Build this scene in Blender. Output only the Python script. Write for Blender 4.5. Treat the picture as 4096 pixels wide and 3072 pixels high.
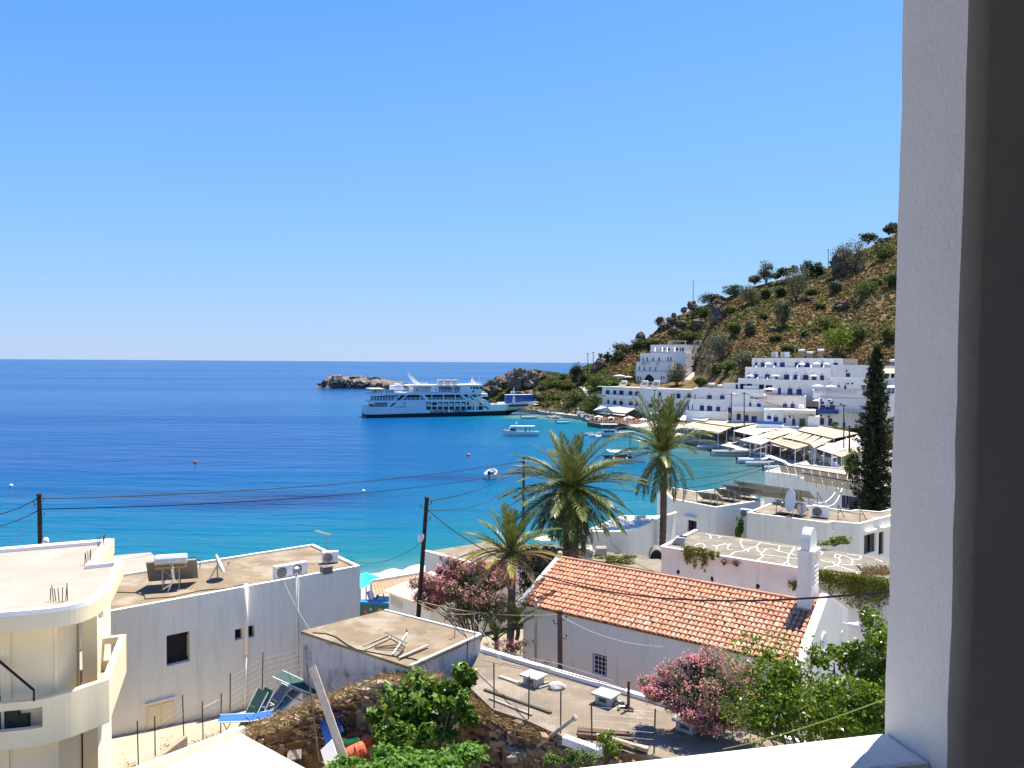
import bpy,math,random
import numpy as np
from mathutils import Vector,Matrix,noise
random.seed(7); RNG = np.random.default_rng(11)
for o in list(bpy.data.objects): bpy.data.objects.remove(o)
SC = bpy.context.scene; COL = SC.collection
R = math.radians
# ------------------------------------------------------------ camera
FPX = 800.0; CAM = Vector((0,0,20.0))
cd = bpy.data.cameras.new('camera'); cam = bpy.data.objects.new('camera',cd); COL.objects.link(cam)
cd.sensor_width = 36.0; cd.lens = 36.0 * FPX / 1024.0; cd.clip_start = 0.05; cd.clip_end = 90000
CROT = (Matrix.Rotation(R(90-1.57),3,'X') @ Matrix.Rotation(R(0.37),3,'Z'))
cam.matrix_world = Matrix.Translation(CAM) @ CROT.to_4x4()
SC.camera = cam
SC.render.resolution_x = 1024; SC.render.resolution_y = 768
# ------------------------------------------------------------ sky, sun, exposure
SUN_AZ = R(43); SUN_EL = R(68)          # azimuth from +Y towards +X
w = bpy.data.worlds.new('World'); SC.world = w; w.use_nodes = True
nt = w.node_tree; nt.nodes.clear()
sky = nt.nodes.new('ShaderNodeTexSky'); sky.sky_type = 'NISHITA'; sky.sun_disc = False
sky.sun_elevation = SUN_EL; sky.sun_rotation = SUN_AZ
sky.altitude = 3000; sky.air_density = 2.0; sky.dust_density = 0.0; sky.ozone_density = 10.0
def _sc(k):
    v = nt.nodes.new('ShaderNodeVectorMath'); v.operation = 'SCALE'; v.inputs['Scale'].default_value = k; return v
s1,s2 = _sc(0.15*0.8),_sc(0.59/0.15)
cv = nt.nodes.new('ShaderNodeRGBCurve'); cv.mapping.extend = 'HORIZONTAL'
for ci,pts in enumerate(([(0,0),(.15,.10),(.21,.17),(.30,.24),(.515,.345),(.69,.41),(1,.48)],[(0,0),(.306,.305),(.41,.405),(.53,.48),(.70,.545),(1,.60)],[(0,0),(.45,.72),(.604,.80),(.68,.82),(.74,.84),(1,.86)])):
    c = cv.mapping.curves[ci]
    while len(c.points) < len(pts): c.points.new(0.5,0.5)
    for p,(x,y) in zip(c.points,pts): p.location = (x,y)
cv.mapping.update()
bg = nt.nodes.new('ShaderNodeBackground'); bg.inputs['Strength'].default_value = 0.15
wo = nt.nodes.new('ShaderNodeOutputWorld')
nt.links.new(sky.outputs[0],s1.inputs[0]); nt.links.new(s1.outputs[0],cv.inputs['Color']); nt.links.new(cv.outputs[0],s2.inputs[0]); nt.links.new(s2.outputs[0],bg.inputs[0]); nt.links.new(bg.outputs[0],wo.inputs[0])
sl = bpy.data.lights.new('sun','SUN'); sl.energy = 5.0; sl.angle = R(0.53); sl.color = (1.0,0.93,0.80)
so = bpy.data.objects.new('sun',sl); COL.objects.link(so)
SUND = Vector((math.cos(SUN_EL)*math.sin(SUN_AZ),math.cos(SUN_EL)*math.cos(SUN_AZ),math.sin(SUN_EL)))
so.rotation_euler = SUND.to_track_quat('Z','Y').to_euler(); so.location = (0,0,60)
SC.view_settings.view_transform = 'Standard'; SC.view_settings.look = 'None'
SC.view_settings.exposure = 1.05; SC.view_settings.gamma = 1.0; SC.view_settings.use_curve_mapping = False
SC.render.engine = 'CYCLES'
SC.cycles.max_bounces = 8; SC.cycles.diffuse_bounces = 6; SC.cycles.glossy_bounces = 2; SC.cycles.transmission_bounces = 2
SC.cycles.transparent_max_bounces = 8; SC.cycles.caustics_reflective = False; SC.cycles.caustics_refractive = False
# ------------------------------------------------------------ surveying: picture bearings to places
def crop(x0,y0,s):
    return lambda x,y: ((x0+x/s)/4.0,(y0+y/s)/4.0)
V = lambda x,y: (x/2.1602,y/2.1602)
Z1 = crop(0,2100,1.707); Z2 = crop(900,2100,1.707); Z3 = crop(1800,2100,1.707); Z4 = crop(2700,2100,1.707)
F1 = crop(1240,1400,2.212); F2 = crop(2200,1300,3.16); F3 = crop(2800,1300,2.6976); F4 = crop(2600,1750,2.1686)
F5 = crop(1900,1550,2.212); F6 = crop(2400,850,1.813); FA = crop(1440,1470,5.821); FB = crop(1780,1470,5.821)
Q = crop(2100,1480,5.821); HB = crop(2340,1600,3.95); AW = crop(2900,1650,3.95); CL = crop(3100,1380,4.254)
BK = crop(1400,2150,3.686); TR = crop(2300,2150,4.424); LP = crop(0,1900,3.16); P1 = crop(3400,2700,3.178)
def ray(p):
    return CROT @ Vector(((p[0]-512)/FPX,-(p[1]-384)/FPX,-1.0))
def HZ(p,z):
    d = ray(p); return CAM + d * ((z-CAM.z)/d.z)
def AY(p,y):
    d = ray(p); return CAM + d * (y/d.y)
def ONP(p,P0,u,v):
    """(a, b) such that P0 + a u + b v is seen at p"""
    d = ray(p); A = np.array([[u[i],v[i],-d[i]] for i in range(3)]); rhs = np.array([CAM[i]-P0[i] for i in range(3)])
    s = np.linalg.solve(A,rhs); return float(s[0]),float(s[1])
UZ = Vector((0,0,1))
def PR(P):
    q = CROT.transposed() @ (Vector(P)-CAM); return (512+FPX*q.x/-q.z,384-FPX*q.y/-q.z)
# ------------------------------------------------------------ materials
MATS = {}
def _bsdf(name):
    m = bpy.data.materials.new(name); m.use_nodes = True; n = m.node_tree.nodes; l = m.node_tree.links
    return m,n,l,n['Principled BSDF']
def _noise(n,l,co,scale,detail=4,rough=0.55):
    t = n.new('ShaderNodeTexNoise'); t.inputs['Scale'].default_value = scale; t.inputs['Detail'].default_value = detail
    t.inputs['Roughness'].default_value = rough; l.new(co,t.inputs['Vector']); return t
def _ramp(n,l,fac,stops):
    r = n.new('ShaderNodeValToRGB'); e = r.color_ramp.elements
    while len(e) < len(stops): e.new(0.5)
    for i,(p,c) in enumerate(stops): e[i].position = p; e[i].color = (*c,1) if len(c) == 3 else c
    l.new(fac,r.inputs['Fac']); return r
def _mix(n,l,fac,a,b,mode='MIX'):
    m = n.new('ShaderNodeMix'); m.data_type = 'RGBA'; m.blend_type = mode
    for i,s in ((0,fac),(6,a),(7,b)):
        if hasattr(s,'node'): l.new(s,m.inputs[i])
        elif i == 0: m.inputs[0].default_value = s
        else: m.inputs[i].default_value = (*s,1)
    return m.outputs[2]
def mat(name,c,c2=None,scale=3.0,rough=0.8,bump=0.0,bscale=None,metal=0.0,spec=0.3,c3=None,scale3=0.6,thr3=(0.55,0.75),streak=None,island=0.0,detail=5,obrand=0.0):
    """plain procedural surface: two tones by noise, a third in patches, optional rain streaks and relief"""
    if name in MATS: return MATS[name]
    m,n,l,b = _bsdf(name)
    tc = n.new('ShaderNodeTexCoord'); geo = n.new('ShaderNodeNewGeometry'); co = geo.outputs['Position']
    col = None
    if c2 is not None:
        t = _noise(n,l,co,scale,detail); r = _ramp(n,l,t.outputs['Fac'],[(0.3,c),(0.7,c2)]); col = r.outputs[0]
    if c3 is not None:
        t = _noise(n,l,co,scale3,6,0.65); r = _ramp(n,l,t.outputs['Fac'],[(thr3[0],(0,0,0)),(thr3[1],(1,1,1))])
        col = _mix(n,l,r.outputs[0],col if col is not None else c,c3)
    if streak is not None:
        mp = n.new('ShaderNodeMapping'); mp.inputs['Scale'].default_value = (2.2,2.2,0.22); l.new(co,mp.inputs['Vector'])
        t = _noise(n,l,mp.outputs[0],1.6,6,0.7); r = _ramp(n,l,t.outputs['Fac'],[(0.52,(0,0,0)),(0.75,(0.65,0.65,0.65))])
        col = _mix(n,l,r.outputs[0],col if col is not None else c,streak)
    if island or obrand:
        src = geo.outputs['Random Per Island']
        if obrand:
            oi = n.new('ShaderNodeObjectInfo'); src = oi.outputs['Random']
        amt = island or obrand
        r = _ramp(n,l,src,[(0.0,(1-amt,)*3),(1.0,(1+amt*0.6,)*3)])
        col = _mix(n,l,1.0,col if col is not None else c,r.outputs[0],'MULTIPLY')
    if col is None: b.inputs['Base Color'].default_value = (*c,1)
    else: l.new(col,b.inputs['Base Color'])
    b.inputs['Roughness'].default_value = rough; b.inputs['Metallic'].default_value = metal; b.inputs['Specular IOR Level'].default_value = spec
    if bump:
        t = _noise(n,l,co,bscale or scale*4,6,0.6); bp = n.new('ShaderNodeBump'); bp.inputs['Strength'].default_value = 1.0
        bp.inputs['Distance'].default_value = bump; l.new(t.outputs['Fac'],bp.inputs['Height']); l.new(bp.outputs[0],b.inputs['Normal'])
    MATS[name] = m; return m
def leafmat(name,c,c2,trans=0.3,rough=0.5,attr=False):
    if name in MATS: return MATS[name]
    m,n,l,b = _bsdf(name)
    geo = n.new('ShaderNodeNewGeometry')
    r = _ramp(n,l,geo.outputs['Random Per Island'],[(0.0,c),(1.0,c2)]); col = r.outputs[0]
    if attr:
        a = n.new('ShaderNodeVertexColor'); a.layer_name = 'col'; col = _mix(n,l,1.0,col,a.outputs[0],'MULTIPLY')
    l.new(col,b.inputs['Base Color']); b.inputs['Roughness'].default_value = rough; b.inputs['Specular IOR Level'].default_value = 0.25
    tr = n.new('ShaderNodeBsdfTranslucent'); l.new(col,tr.inputs['Color'])
    mx = n.new('ShaderNodeMixShader'); mx.inputs[0].default_value = trans
    out = n['Material Output']; l.new(b.outputs[0],mx.inputs[1]); l.new(tr.outputs[0],mx.inputs[2]); l.new(mx.outputs[0],out.inputs[0])
    MATS[name] = m; return m
WHITE = mat('white stucco',(0.87,0.835,0.70),(0.82,0.785,0.65),0.9,0.85,0.004,25,streak=(0.58,0.55,0.49))
WHITEF = mat('white stucco far',(0.87,0.835,0.745),(0.81,0.775,0.69),0.25,0.85,streak=(0.66,0.62,0.56))
BEIGEF = mat('beige stucco far',(0.74,0.70,0.62),(0.66,0.62,0.55),0.25,0.85)
WTRIM = mat('white limewash',(0.88,0.84,0.77),(0.84,0.80,0.73),2.5,0.8,0.003,30)
CREAM = mat('cream stucco',(0.84,0.72,0.48),(0.80,0.68,0.44),0.7,0.85,0.003,30,streak=(0.70,0.60,0.42))
OLDW = mat('weathered limewash',(0.66,0.64,0.58),(0.50,0.49,0.45),1.2,0.9,0.02,6,c3=(0.20,0.20,0.18),scale3=1.1,thr3=(0.53,0.68),streak=(0.28,0.28,0.25))
OLDW2 = mat('limewash with chipped plaster',(0.76,0.75,0.71),(0.64,0.63,0.585),0.9,0.9,0.02,6,c3=(0.22,0.19,0.15),scale3=1.3,thr3=(0.66,0.72),streak=(0.45,0.43,0.39))
ROOFC = mat('dusty concrete roof',(0.235,0.186,0.133),(0.160,0.131,0.095),0.9,0.95,0.008,20,c3=(0.288,0.245,0.186),scale3=0.6,thr3=(.48,.64),detail=9)
ROOFP = mat('ochre screed roof',(0.247,0.183,0.113),(0.167,0.128,0.088),1.1,0.95,0.008,20,c3=(0.296,0.247,0.177),scale3=0.7,thr3=(.48,.62),detail=9)
ROOFG = mat('grey screed roof',(0.206,0.184,0.143),(0.143,0.130,0.103),0.9,0.95,0.006,20,c3=(0.246,0.212,0.160),scale3=0.8,thr3=(.48,.64),detail=9)
ROOFB = mat('pale paved roof',(0.351,0.309,0.250),(0.309,0.266,0.218),0.9,0.9,0.004,14,c3=(0.362,0.341,0.293),scale3=0.5)
BLUE = mat('blue painted wood',(0.012,0.035,0.20),(0.016,0.05,0.27),2,0.5)
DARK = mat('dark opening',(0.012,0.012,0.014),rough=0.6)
GLASS = mat('window glass',(0.015,0.018,0.022),rough=0.08,spec=0.6)
METAL = mat('galvanised steel',(0.42,0.42,0.42),(0.30,0.30,0.30),4,0.4,metal=0.8)
RUST = mat('rusty steel',(0.09,0.06,0.045),(0.14,0.08,0.05),8,0.8)
WOODP = mat('tarred pole wood',(0.055,0.032,0.022),(0.035,0.022,0.016),6,0.8)
WOODG = mat('weathered timber',(0.42,0.37,0.30),(0.30,0.26,0.21),5,0.9)
WOODD = mat('dark timber',(0.10,0.08,0.06),(0.06,0.05,0.04),5,0.9)
BLACK = mat('black rubber',(0.015,0.015,0.017),rough=0.6)
WPLAS = mat('white plastic',(0.78,0.78,0.76),rough=0.4)
CANV = mat('white canvas',(0.60,0.56,0.48),(0.54,0.50,0.43),1,0.8)
CANVC = mat('cream canvas',(0.442,0.377,0.267),(0.396,0.336,0.239),1,0.8)
CANVB = mat('sand canvas',(0.405,0.322,0.230),(0.359,0.285,0.202),1,0.8)
# ------------------------------------------------------------ objects
def wpos(o):
    p = Vector((0,0,0))
    while o is not None: p += o.location; o = o.parent
    return p
def tag(o,label=None,cat=None,group=None,kind=None):
    if label: o['label'] = label
    if cat: o['category'] = cat
    if group: o['group'] = group
    if kind: o['kind'] = kind
    return o
def thing(name,label,cat,loc=(0,0,0),group=None):
    o = bpy.data.objects.new(name,None); o.empty_display_size = 0.3; COL.objects.link(o); o.location = loc
    return tag(o,label,cat,group)
class MB:
    def __init__(s): s.v = []; s.f = []
    def pts(s,P): k = len(s.v); s.v += [tuple(p) for p in P]; return k
    def poly(s,P): k = s.pts(P); s.f.append(tuple(range(k,k+len(P)))); return s
    def box(s,c,size,rz=0.0,M=None):
        x,y,z = [d/2 for d in size]
        if M is None: M = Matrix.Rotation(rz,3,'Z')
        c = Vector(c); k = s.pts([c+M @ Vector((i*x,j*y,h*z)) for h in (-1,1) for j in (-1,1) for i in (-1,1)])
        s.f += [tuple(k+i for i in q) for q in ((0,2,3,1),(4,5,7,6),(0,1,5,4),(2,6,7,3),(0,4,6,2),(1,3,7,5))]; return s
    def obox(s,O,u,v,w):
        """box from corner O along three edge vectors"""
        O,u,v,w = map(Vector,(O,u,v,w)); k = s.pts([O,O+u,O+v,O+u+v,O+w,O+u+w,O+v+w,O+u+v+w])
        s.f += [tuple(k+i for i in q) for q in ((0,2,3,1),(4,5,7,6),(0,1,5,4),(2,6,7,3),(0,4,6,2),(1,3,7,5))]; return s
    def prism(s,P,z0,z1,caps=True):
        n = len(P); a = s.pts([(p[0],p[1],z0) for p in P]); b = s.pts([(p[0],p[1],z1) for p in P])
        for i in range(n): j = (i+1) % n; s.f.append((a+i,a+j,b+j,b+i))
        if caps: s.f.append(tuple(a+i for i in reversed(range(n)))); s.f.append(tuple(b+i for i in range(n)))
        return s
    def tube(s,P,r,n=6,caps=True,r1=None):
        P = [Vector(p) for p in P]; m = len(P); rr = r if isinstance(r,(list,tuple)) else [r+((r1 if r1 is not None else r)-r)*i/max(1,m-1) for i in range(m)]
        ks = []
        for i,p in enumerate(P):
            d = (P[min(i+1,m-1)]-P[max(i-1,0)]).normalized()
            a = d.orthogonal().normalized() if abs(d.z) > 0.95 else d.cross(UZ).normalized(); b = d.cross(a)
            ks.append(s.pts([p+(a*math.cos(t)+b*math.sin(t))*rr[i] for t in [2*math.pi*q/n for q in range(n)]]))
        for i in range(m-1):
            for q in range(n): s.f.append((ks[i]+q,ks[i]+(q+1) % n,ks[i+1]+(q+1) % n,ks[i+1]+q))
        if caps: s.f.append(tuple(ks[0]+q for q in reversed(range(n)))); s.f.append(tuple(ks[-1]+q for q in range(n)))
        return s
    def bar(s,a,b,wd,ht):
        a,b = Vector(a),Vector(b); d = (b-a); u = d.cross(UZ)
        u = u.normalized() if u.length > 1e-6 else Vector((1,0,0)); v = d.normalized().cross(u) * -1
        return s.obox(a-u*wd/2-v*ht/2,d,u*wd,v*ht)
    def lathe(s,c,prof,n=12,axis=None):
        c = Vector(c); M = Matrix.Identity(3) if axis is None else Vector(axis).to_track_quat('Z','Y').to_matrix(); ks = []
        for r,z in prof: ks.append(s.pts([c+M @ Vector((r*math.cos(2*math.pi*q/n),r*math.sin(2*math.pi*q/n),z)) for q in range(n)]))
        for i in range(len(prof)-1):
            for q in range(n): s.f.append((ks[i]+q,ks[i]+(q+1) % n,ks[i+1]+(q+1) % n,ks[i+1]+q))
        s.f.append(tuple(ks[0]+q for q in reversed(range(n)))); s.f.append(tuple(ks[-1]+q for q in range(n)))
        return s
    def grid(s,rows):
        m = len(rows[0]); ks = [s.pts(r) for r in rows]
        for i in range(len(rows)-1):
            for j in range(m-1): s.f.append((ks[i]+j,ks[i]+j+1,ks[i+1]+j+1,ks[i+1]+j))
        return s
    def build(s,name,m,parent=None,origin=None,smooth=False,bevel=0.0,label=None,cat=None,group=None,kind=None):
        off = wpos(parent) if parent is not None else Vector(origin or (0,0,0))
        me = bpy.data.meshes.new(name); me.from_pydata([(v[0]-off.x,v[1]-off.y,v[2]-off.z) for v in s.v],[],s.f); me.validate(); 
        o = bpy.data.objects.new(name,me); COL.objects.link(o)
        if parent is not None: o.parent = parent
        else: o.location = off
        me.materials.append(m)
        if smooth: me.polygons.foreach_set('use_smooth',[True]*len(me.polygons))
        if bevel:
            bv = o.modifiers.new('bevel','BEVEL'); bv.width = bevel; bv.segments = 2; bv.limit_method = 'ANGLE'; bv.angle_limit = R(40)
        return tag(o,label,cat,group,kind)
def quads(name,V4,m,parent=None,cols=None,kind=None,label=None,cat=None,group=None,origin=None):
    """one mesh out of an (n,4,3) array of loose quads"""
    off = np.array(wpos(parent) if parent is not None else (origin or (0,0,0)),dtype=float)
    n = len(V4); me = bpy.data.meshes.new(name); me.vertices.add(4*n); me.vertices.foreach_set('co',(V4.reshape(-1,3)-off).astype(np.float32).ravel())
    me.loops.add(4*n); me.loops.foreach_set('vertex_index',np.arange(4*n,dtype=np.int32)); me.polygons.add(n)
    me.polygons.foreach_set('loop_start',np.arange(0,4*n,4,dtype=np.int32)); me.polygons.foreach_set('loop_total',np.full(n,4,dtype=np.int32))
    if cols is not None:
        a = me.color_attributes.new('col','FLOAT_COLOR','POINT'); c = np.ones((4*n,4),dtype=np.float32); c[:,:3] = np.repeat(cols,4,axis=0); a.data.foreach_set('color',c.ravel())
    me.update(); me.validate(); me.materials.append(m); o = bpy.data.objects.new(name,me); COL.objects.link(o)
    if parent is not None: o.parent = parent
    else: o.location = off
    return tag(o,label,cat,group,kind)
def leafquads(P,ln,wd,up=0.4,out=None,rng=RNG,ax=None):
    """diamond leaves at points P; out = outward directions"""
    n = len(P); nr = rng.normal(size=(n,3)); nr /= np.linalg.norm(nr,axis=1,keepdims=True) + 1e-9
    nr[:,2] += up
    if out is not None: nr += out
    nr /= np.linalg.norm(nr,axis=1,keepdims=True) + 1e-9
    t = rng.normal(size=(n,3)) if ax is None else ax + rng.normal(size=(n,3)) * 0.35
    a = t - nr * np.sum(t*nr,axis=1,keepdims=True); a /= np.linalg.norm(a,axis=1,keepdims=True) + 1e-9; b = np.cross(nr,a)
    L = (ln*rng.uniform(0.7,1.3,n))[:,None] * 0.5; W = (wd*rng.uniform(0.7,1.3,n))[:,None] * 0.5
    return np.stack([P-a*L,P+b*W-nr*W*0.15,P+a*L-nr*L*0.25,P-b*W-nr*W*0.15],axis=1)
def cloud(c,rad,n,clumps=14,tight=0.35,shell=0.6,rng=RNG,flat=-1.0):
    """points in leafy clumps through an ellipsoid, with outward directions"""
    c = np.array(c,float); rad = np.array(rad,float) * np.ones(3)
    d = rng.normal(size=(clumps,3)); d /= np.linalg.norm(d,axis=1,keepdims=True); d[:,2] = np.maximum(d[:,2],flat)
    rr = rng.uniform(shell,1.0,(clumps,1)) * (1-tight*0.6); cc = d * rr
    idx = rng.integers(0,clumps,n); sz = rng.uniform(0.6,1.3,clumps)[idx][:,None] * tight
    e = rng.normal(size=(n,3)); e /= np.linalg.norm(e,axis=1,keepdims=True); e *= rng.uniform(0.45,1.0,(n,1)) ** 0.6
    p = cc[idx] + e * sz; o = e * 0.8 + p * 0.4
    return c + p * rad,o
def copy_tree(o,parent=None):
    c = o.copy(); COL.objects.link(c); c.parent = parent
    for ch in o.children: copy_tree(ch,c)
    return c
def text_mesh(s,size,name,m,parent,M,bold=0.0,space=1.0,ext=0.01):
    cu = bpy.data.curves.new(name,'FONT'); cu.body = s; cu.size = size; cu.extrude = ext; cu.offset = bold; cu.space_character = space; cu.resolution_u = 2
    t = bpy.data.objects.new(name+ '_c',cu); COL.objects.link(t)
    me = bpy.data.meshes.new_from_object(t.evaluated_get(bpy.context.evaluated_depsgraph_get())); bpy.data.objects.remove(t)
    me.transform(Matrix.Translation(-wpos(parent)) @ M); me.materials.clear(); me.materials.append(m); me.name = name
    o = bpy.data.objects.new(name,me); COL.objects.link(o); o.parent = parent; return o
def inset(P,d):
    """polygon P (xy, counter-clockwise) moved inwards by d"""
    n = len(P); out = []
    for i in range(n):
        a,b,c = Vector(P[i-1][:2]),Vector(P[i][:2]),Vector(P[(i+1) % n][:2]); e1 = (b-a).normalized(); e2 = (c-b).normalized()
        n1 = Vector((-e1.y,e1.x)); n2 = Vector((-e2.y,e2.x)); k = 1 + n1.dot(n2); q = b + (n1+n2) * (d/max(k,0.2)); out.append(q)
    return out
def wallface(mb,P0,P1,z0,z1,holes=(),depth=0.25):
    """upright wall from P0 to P1 (seen left to right), rectangular openings with reveals"""
    P0 = Vector((P0[0],P0[1],0)); P1 = Vector((P1[0],P1[1],0)); u = (P1-P0); W = u.length; u /= W; n = Vector((u.y,-u.x,0))
    pt = lambda a,b,d=0.0: P0 + u * a + UZ * b - n * d
    us = sorted({0.0,W,*[h[0] for h in holes],*[h[1] for h in holes]}); vs = sorted({z0,z1,*[h[2] for h in holes],*[h[3] for h in holes]})
    us = [a for a in us if -1e-6 <= a <= W+1e-6]; vs = [b for b in vs if z0-1e-6 <= b <= z1+1e-6]
    for i in range(len(us)-1):
        for j in range(len(vs)-1):
            ca,cb = (us[i]+us[i+1]) / 2,(vs[j]+vs[j+1]) / 2
            if any(h[0] < ca < h[1] and h[2] < cb < h[3] for h in holes): continue
            mb.poly([pt(us[i],vs[j]),pt(us[i+1],vs[j]),pt(us[i+1],vs[j+1]),pt(us[i],vs[j+1])])
    for h in holes:
        a0,a1,b0,b1 = h[:4]; q = [(a0,b0),(a1,b0),(a1,b1),(a0,b1)]
        for i in range(4):
            (x0,y0),(x1,y1) = q[i],q[(i+1) % 4]; mb.poly([pt(x0,y0),pt(x0,y0,depth),pt(x1,y1,depth),pt(x1,y1)])
        mb.poly([pt(a0,b0,depth),pt(a1,b0,depth),pt(a1,b1,depth),pt(a0,b1,depth)])
    return P0,u,n,W
def holes_px(P0,P1,rects,W=None):
    P0 = Vector((P0[0],P0[1],0)); P1 = Vector((P1[0],P1[1],0)); u = (P1-P0); W = u.length; u /= W; out = []
    for r in rects:
        p,q = r[0],r[1]; a0,b1 = ONP(p,P0,u,UZ); a1,b0 = ONP(q,P0,u,UZ)
        a0,a1 = sorted((a0,a1)); b0,b1 = sorted((b0,b1))
        a0 = max(a0,0.05); a1 = min(a1,W-0.05)
        if a1 - a0 > 0.1: out.append((a0,a1,b0,b1,r[2] if len(r) > 2 else 'sh'))
    return out
LAMP = mat('lamp iron',(0.03,0.03,0.035),rough=0.5)
def fill_window(root,P0,u,n,h,depth=0.25,frame=None,fw=0.08):
    """frame with pane, and shutters where the style says so, set into an opening"""
    a0,a1,b0,b1,st = h; frame = frame or BLUE
    pt = lambda a,b,d: P0 + u * a + UZ * b - n * d
    m = MB(); d = depth - 0.02; w_ = a1 - a0; hh = b1 - b0; fw = min(fw,w_*0.14)
    if st == 'none': return None
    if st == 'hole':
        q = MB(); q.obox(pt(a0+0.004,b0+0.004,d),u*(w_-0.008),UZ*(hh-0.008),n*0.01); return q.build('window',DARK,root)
    for (x,y,wx,wy) in ((a0+.003,b0+.003,fw,hh-.006),(a1-fw-.003,b0+.003,fw,hh-.006),(a0+fw,b1-fw-.003,w_-2*fw,fw),(a0+fw,b0+.003,w_-2*fw,fw),((a0+a1-fw)/2,b0+fw,fw,hh-2*fw)):
        m.obox(pt(x,y,d),u*wx,UZ*wy,n*0.07)
    o = m.build('door' if st == 'door' else 'window',frame,root)
    q = MB(); q.obox(pt(a0+fw*.5,b0+fw*.5,d),u*(w_-fw),UZ*(hh-fw),n*0.03); q.build('pane',GLASS,o)
    if st in ('sh','door'):
        for sgn,x in ((0,a0+0.01),(1,a1-0.01-w_*0.36)):
            q = MB(); q.obox(pt(x,b0+.01,d-0.075),u*w_*0.36,UZ*(hh-.02),n*0.05)
            for k in range(1,4): q.obox(pt(x+.04,b0+hh*k/4-.03,d-0.13),u*(w_*0.36-.08),UZ*.06,n*0.02)
            q.build('shutter',frame,o)
    if st == 'out':
        for x in (a0-w_*0.42,a1+0.02):
            q = MB(); q.obox(pt(x,b0,0.0),u*w_*0.4,UZ*hh,n*0.05)
            for k in range(1,4): q.obox(pt(x+.04,b0+hh*k/4-.03,-0.05),u*(w_*0.4-.08),UZ*.06,n*0.02)
            q.build('shutter',frame,o)
    return o
def house(root,front,back,z0,z1,wall=WHITE,roof=ROOFC,rim=0.0,rw=0.2,rects=None,frame=None,depth=0.25,over=0.0,wname='wall',lamps=False,rimm=None):
    """block on a footprint: front = XY points seen left to right, back = depth vector; rects = {face: [(p, q, style)]}"""
    back = Vector((back[0],back[1])); F = [Vector(p[:2]) for p in front]; poly = F + [p+back for p in reversed(F)]
    mb = MB(); wins = []
    for i in range(len(poly)):
        a,b = poly[i],poly[(i+1) % len(poly)]; hs_ = holes_px(a,b,rects.get(i,[])) if rects else []
        P0,u,n,W = wallface(mb,a,b,z0,z1+rim,hs_,depth); wins += [(P0,u,n,h) for h in hs_]
    if rim:
        ins = inset(poly,rw); m_ = len(poly); zt = z1 + rim
        for i in range(m_):
            j = (i+1) % m_; a,b,c,d = poly[i],poly[j],ins[j],ins[i]
            mb.poly([(a.x,a.y,zt),(b.x,b.y,zt),(c.x,c.y,zt),(d.x,d.y,zt)]); mb.poly([(d.x,d.y,zt),(c.x,c.y,zt),(c.x,c.y,z1-.02),(d.x,d.y,z1-.02)])
        rp = ins
    else: rp = poly
    wo_ = mb.build(wname,wall,root)
    r = MB()
    if over:
        r.prism(inset(poly,-over),z1+0.003,z1+0.25)
    else: r.poly([(p.x,p.y,z1) for p in rp])
    r.build('roof',roof,root)
    for (P0,u,n,h) in wins:
        fill_window(root,P0,u,n,h,depth,frame)
        if lamps and h[4] in ('sh','door'):
            c = P0 + u * (h[0]+h[1]) / 2 + UZ * (h[3]+0.35) + n * 0.12; q = MB(); q.box(c,(0.16,0.16,0.22)); q.box(c+UZ*.2-n*.08,(.05,.25,.05),math.atan2(n.y,n.x)+1.57); q.build('wall_lamp',LAMP,root)
    return poly
# ============================================================ SETTING: sea, ground, hill
COAST = [(-900,-60),(-400,20),(-60,61),(-30,68),(-12,75),(3,82),(14,90),(26,106),(42,124),(50.5,138),(52.2,153),(51.6,166),(49.8,177),(44.3,199),(37,232),(30,262),(25,278),(12,304),
         (11,316),(-4,330),(-14,346),(-15,362),(-4,385),(60,440),(400,520),(900,560)]
def cdist(X,Y):
    """distance to the coast line"""
    D = np.full(X.shape,1e9)
    for (x0,y0),(x1,y1) in zip(COAST[:-1],COAST[1:]):
        dx,dy = x1 - x0,y1 - y0; t = np.clip(((X-x0)*dx+(Y-y0)*dy)/(dx*dx+dy*dy),0,1); D = np.minimum(D,np.hypot(X-x0-t*dx,Y-y0-t*dy))
    return D
def inland(x,y):
    P = COAST + [(900,-60)]; c = False; j = len(P) - 1
    for i in range(len(P)):
        if (P[i][1] > y) != (P[j][1] > y) and x < (P[j][0]-P[i][0]) * (y-P[i][1]) / (P[j][1]-P[i][1]) + P[i][0]: c = not c
        j = i
    return c
# --- sea: one sheet to the horizon; the depth of the water is stored with the mesh
na,nr_ = 150,230
az = np.linspace(R(-60),R(60),na); rr = 30 * (60000/30) ** (np.linspace(0,1,nr_))
A,RR = np.meshgrid(az,rr); X = RR * np.sin(A); Y = RR * np.cos(A)
D = cdist(X,Y)
nz = np.array([[noise.fractal(Vector((x*.02,y*.02,3.1)),1.0,2.0,3) if y < 900 else 0.0 for x,y in zip(rx_,ry_)] for rx_,ry_ in zip(X.tolist(),Y.tolist())])
inner = np.clip((X-20)/35,0,1) * np.clip((270-Y)/60,0,1)
dep = np.clip(D/150.0,0,1) ** 0.85 * (1-0.62*inner) + nz * 0.05 * np.clip(D/30,0,1)
for (cx,cy,rx,ry,k) in ((-38,112,15,4.5,.62),(-8,137,9,3.5,.18),(-8,168,16,4,-.12),(14,182,20,4,-.16),(8,290,26,10,-.30),(-30,275,24,9,.15)):
    dep += k * np.exp(-((X-cx)/rx) ** 2-((Y-cy)/ry) ** 2) * (0.75+0.8*nz)
dep = np.clip(dep,0,1)
me = bpy.data.meshes.new('sea'); vv = np.stack([X,Y,np.zeros_like(X)],-1).reshape(-1,3)
ff = [(i*na+j,i*na+j+1,(i+1)*na+j+1,(i+1)*na+j) for i in range(nr_-1) for j in range(na-1)]
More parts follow.
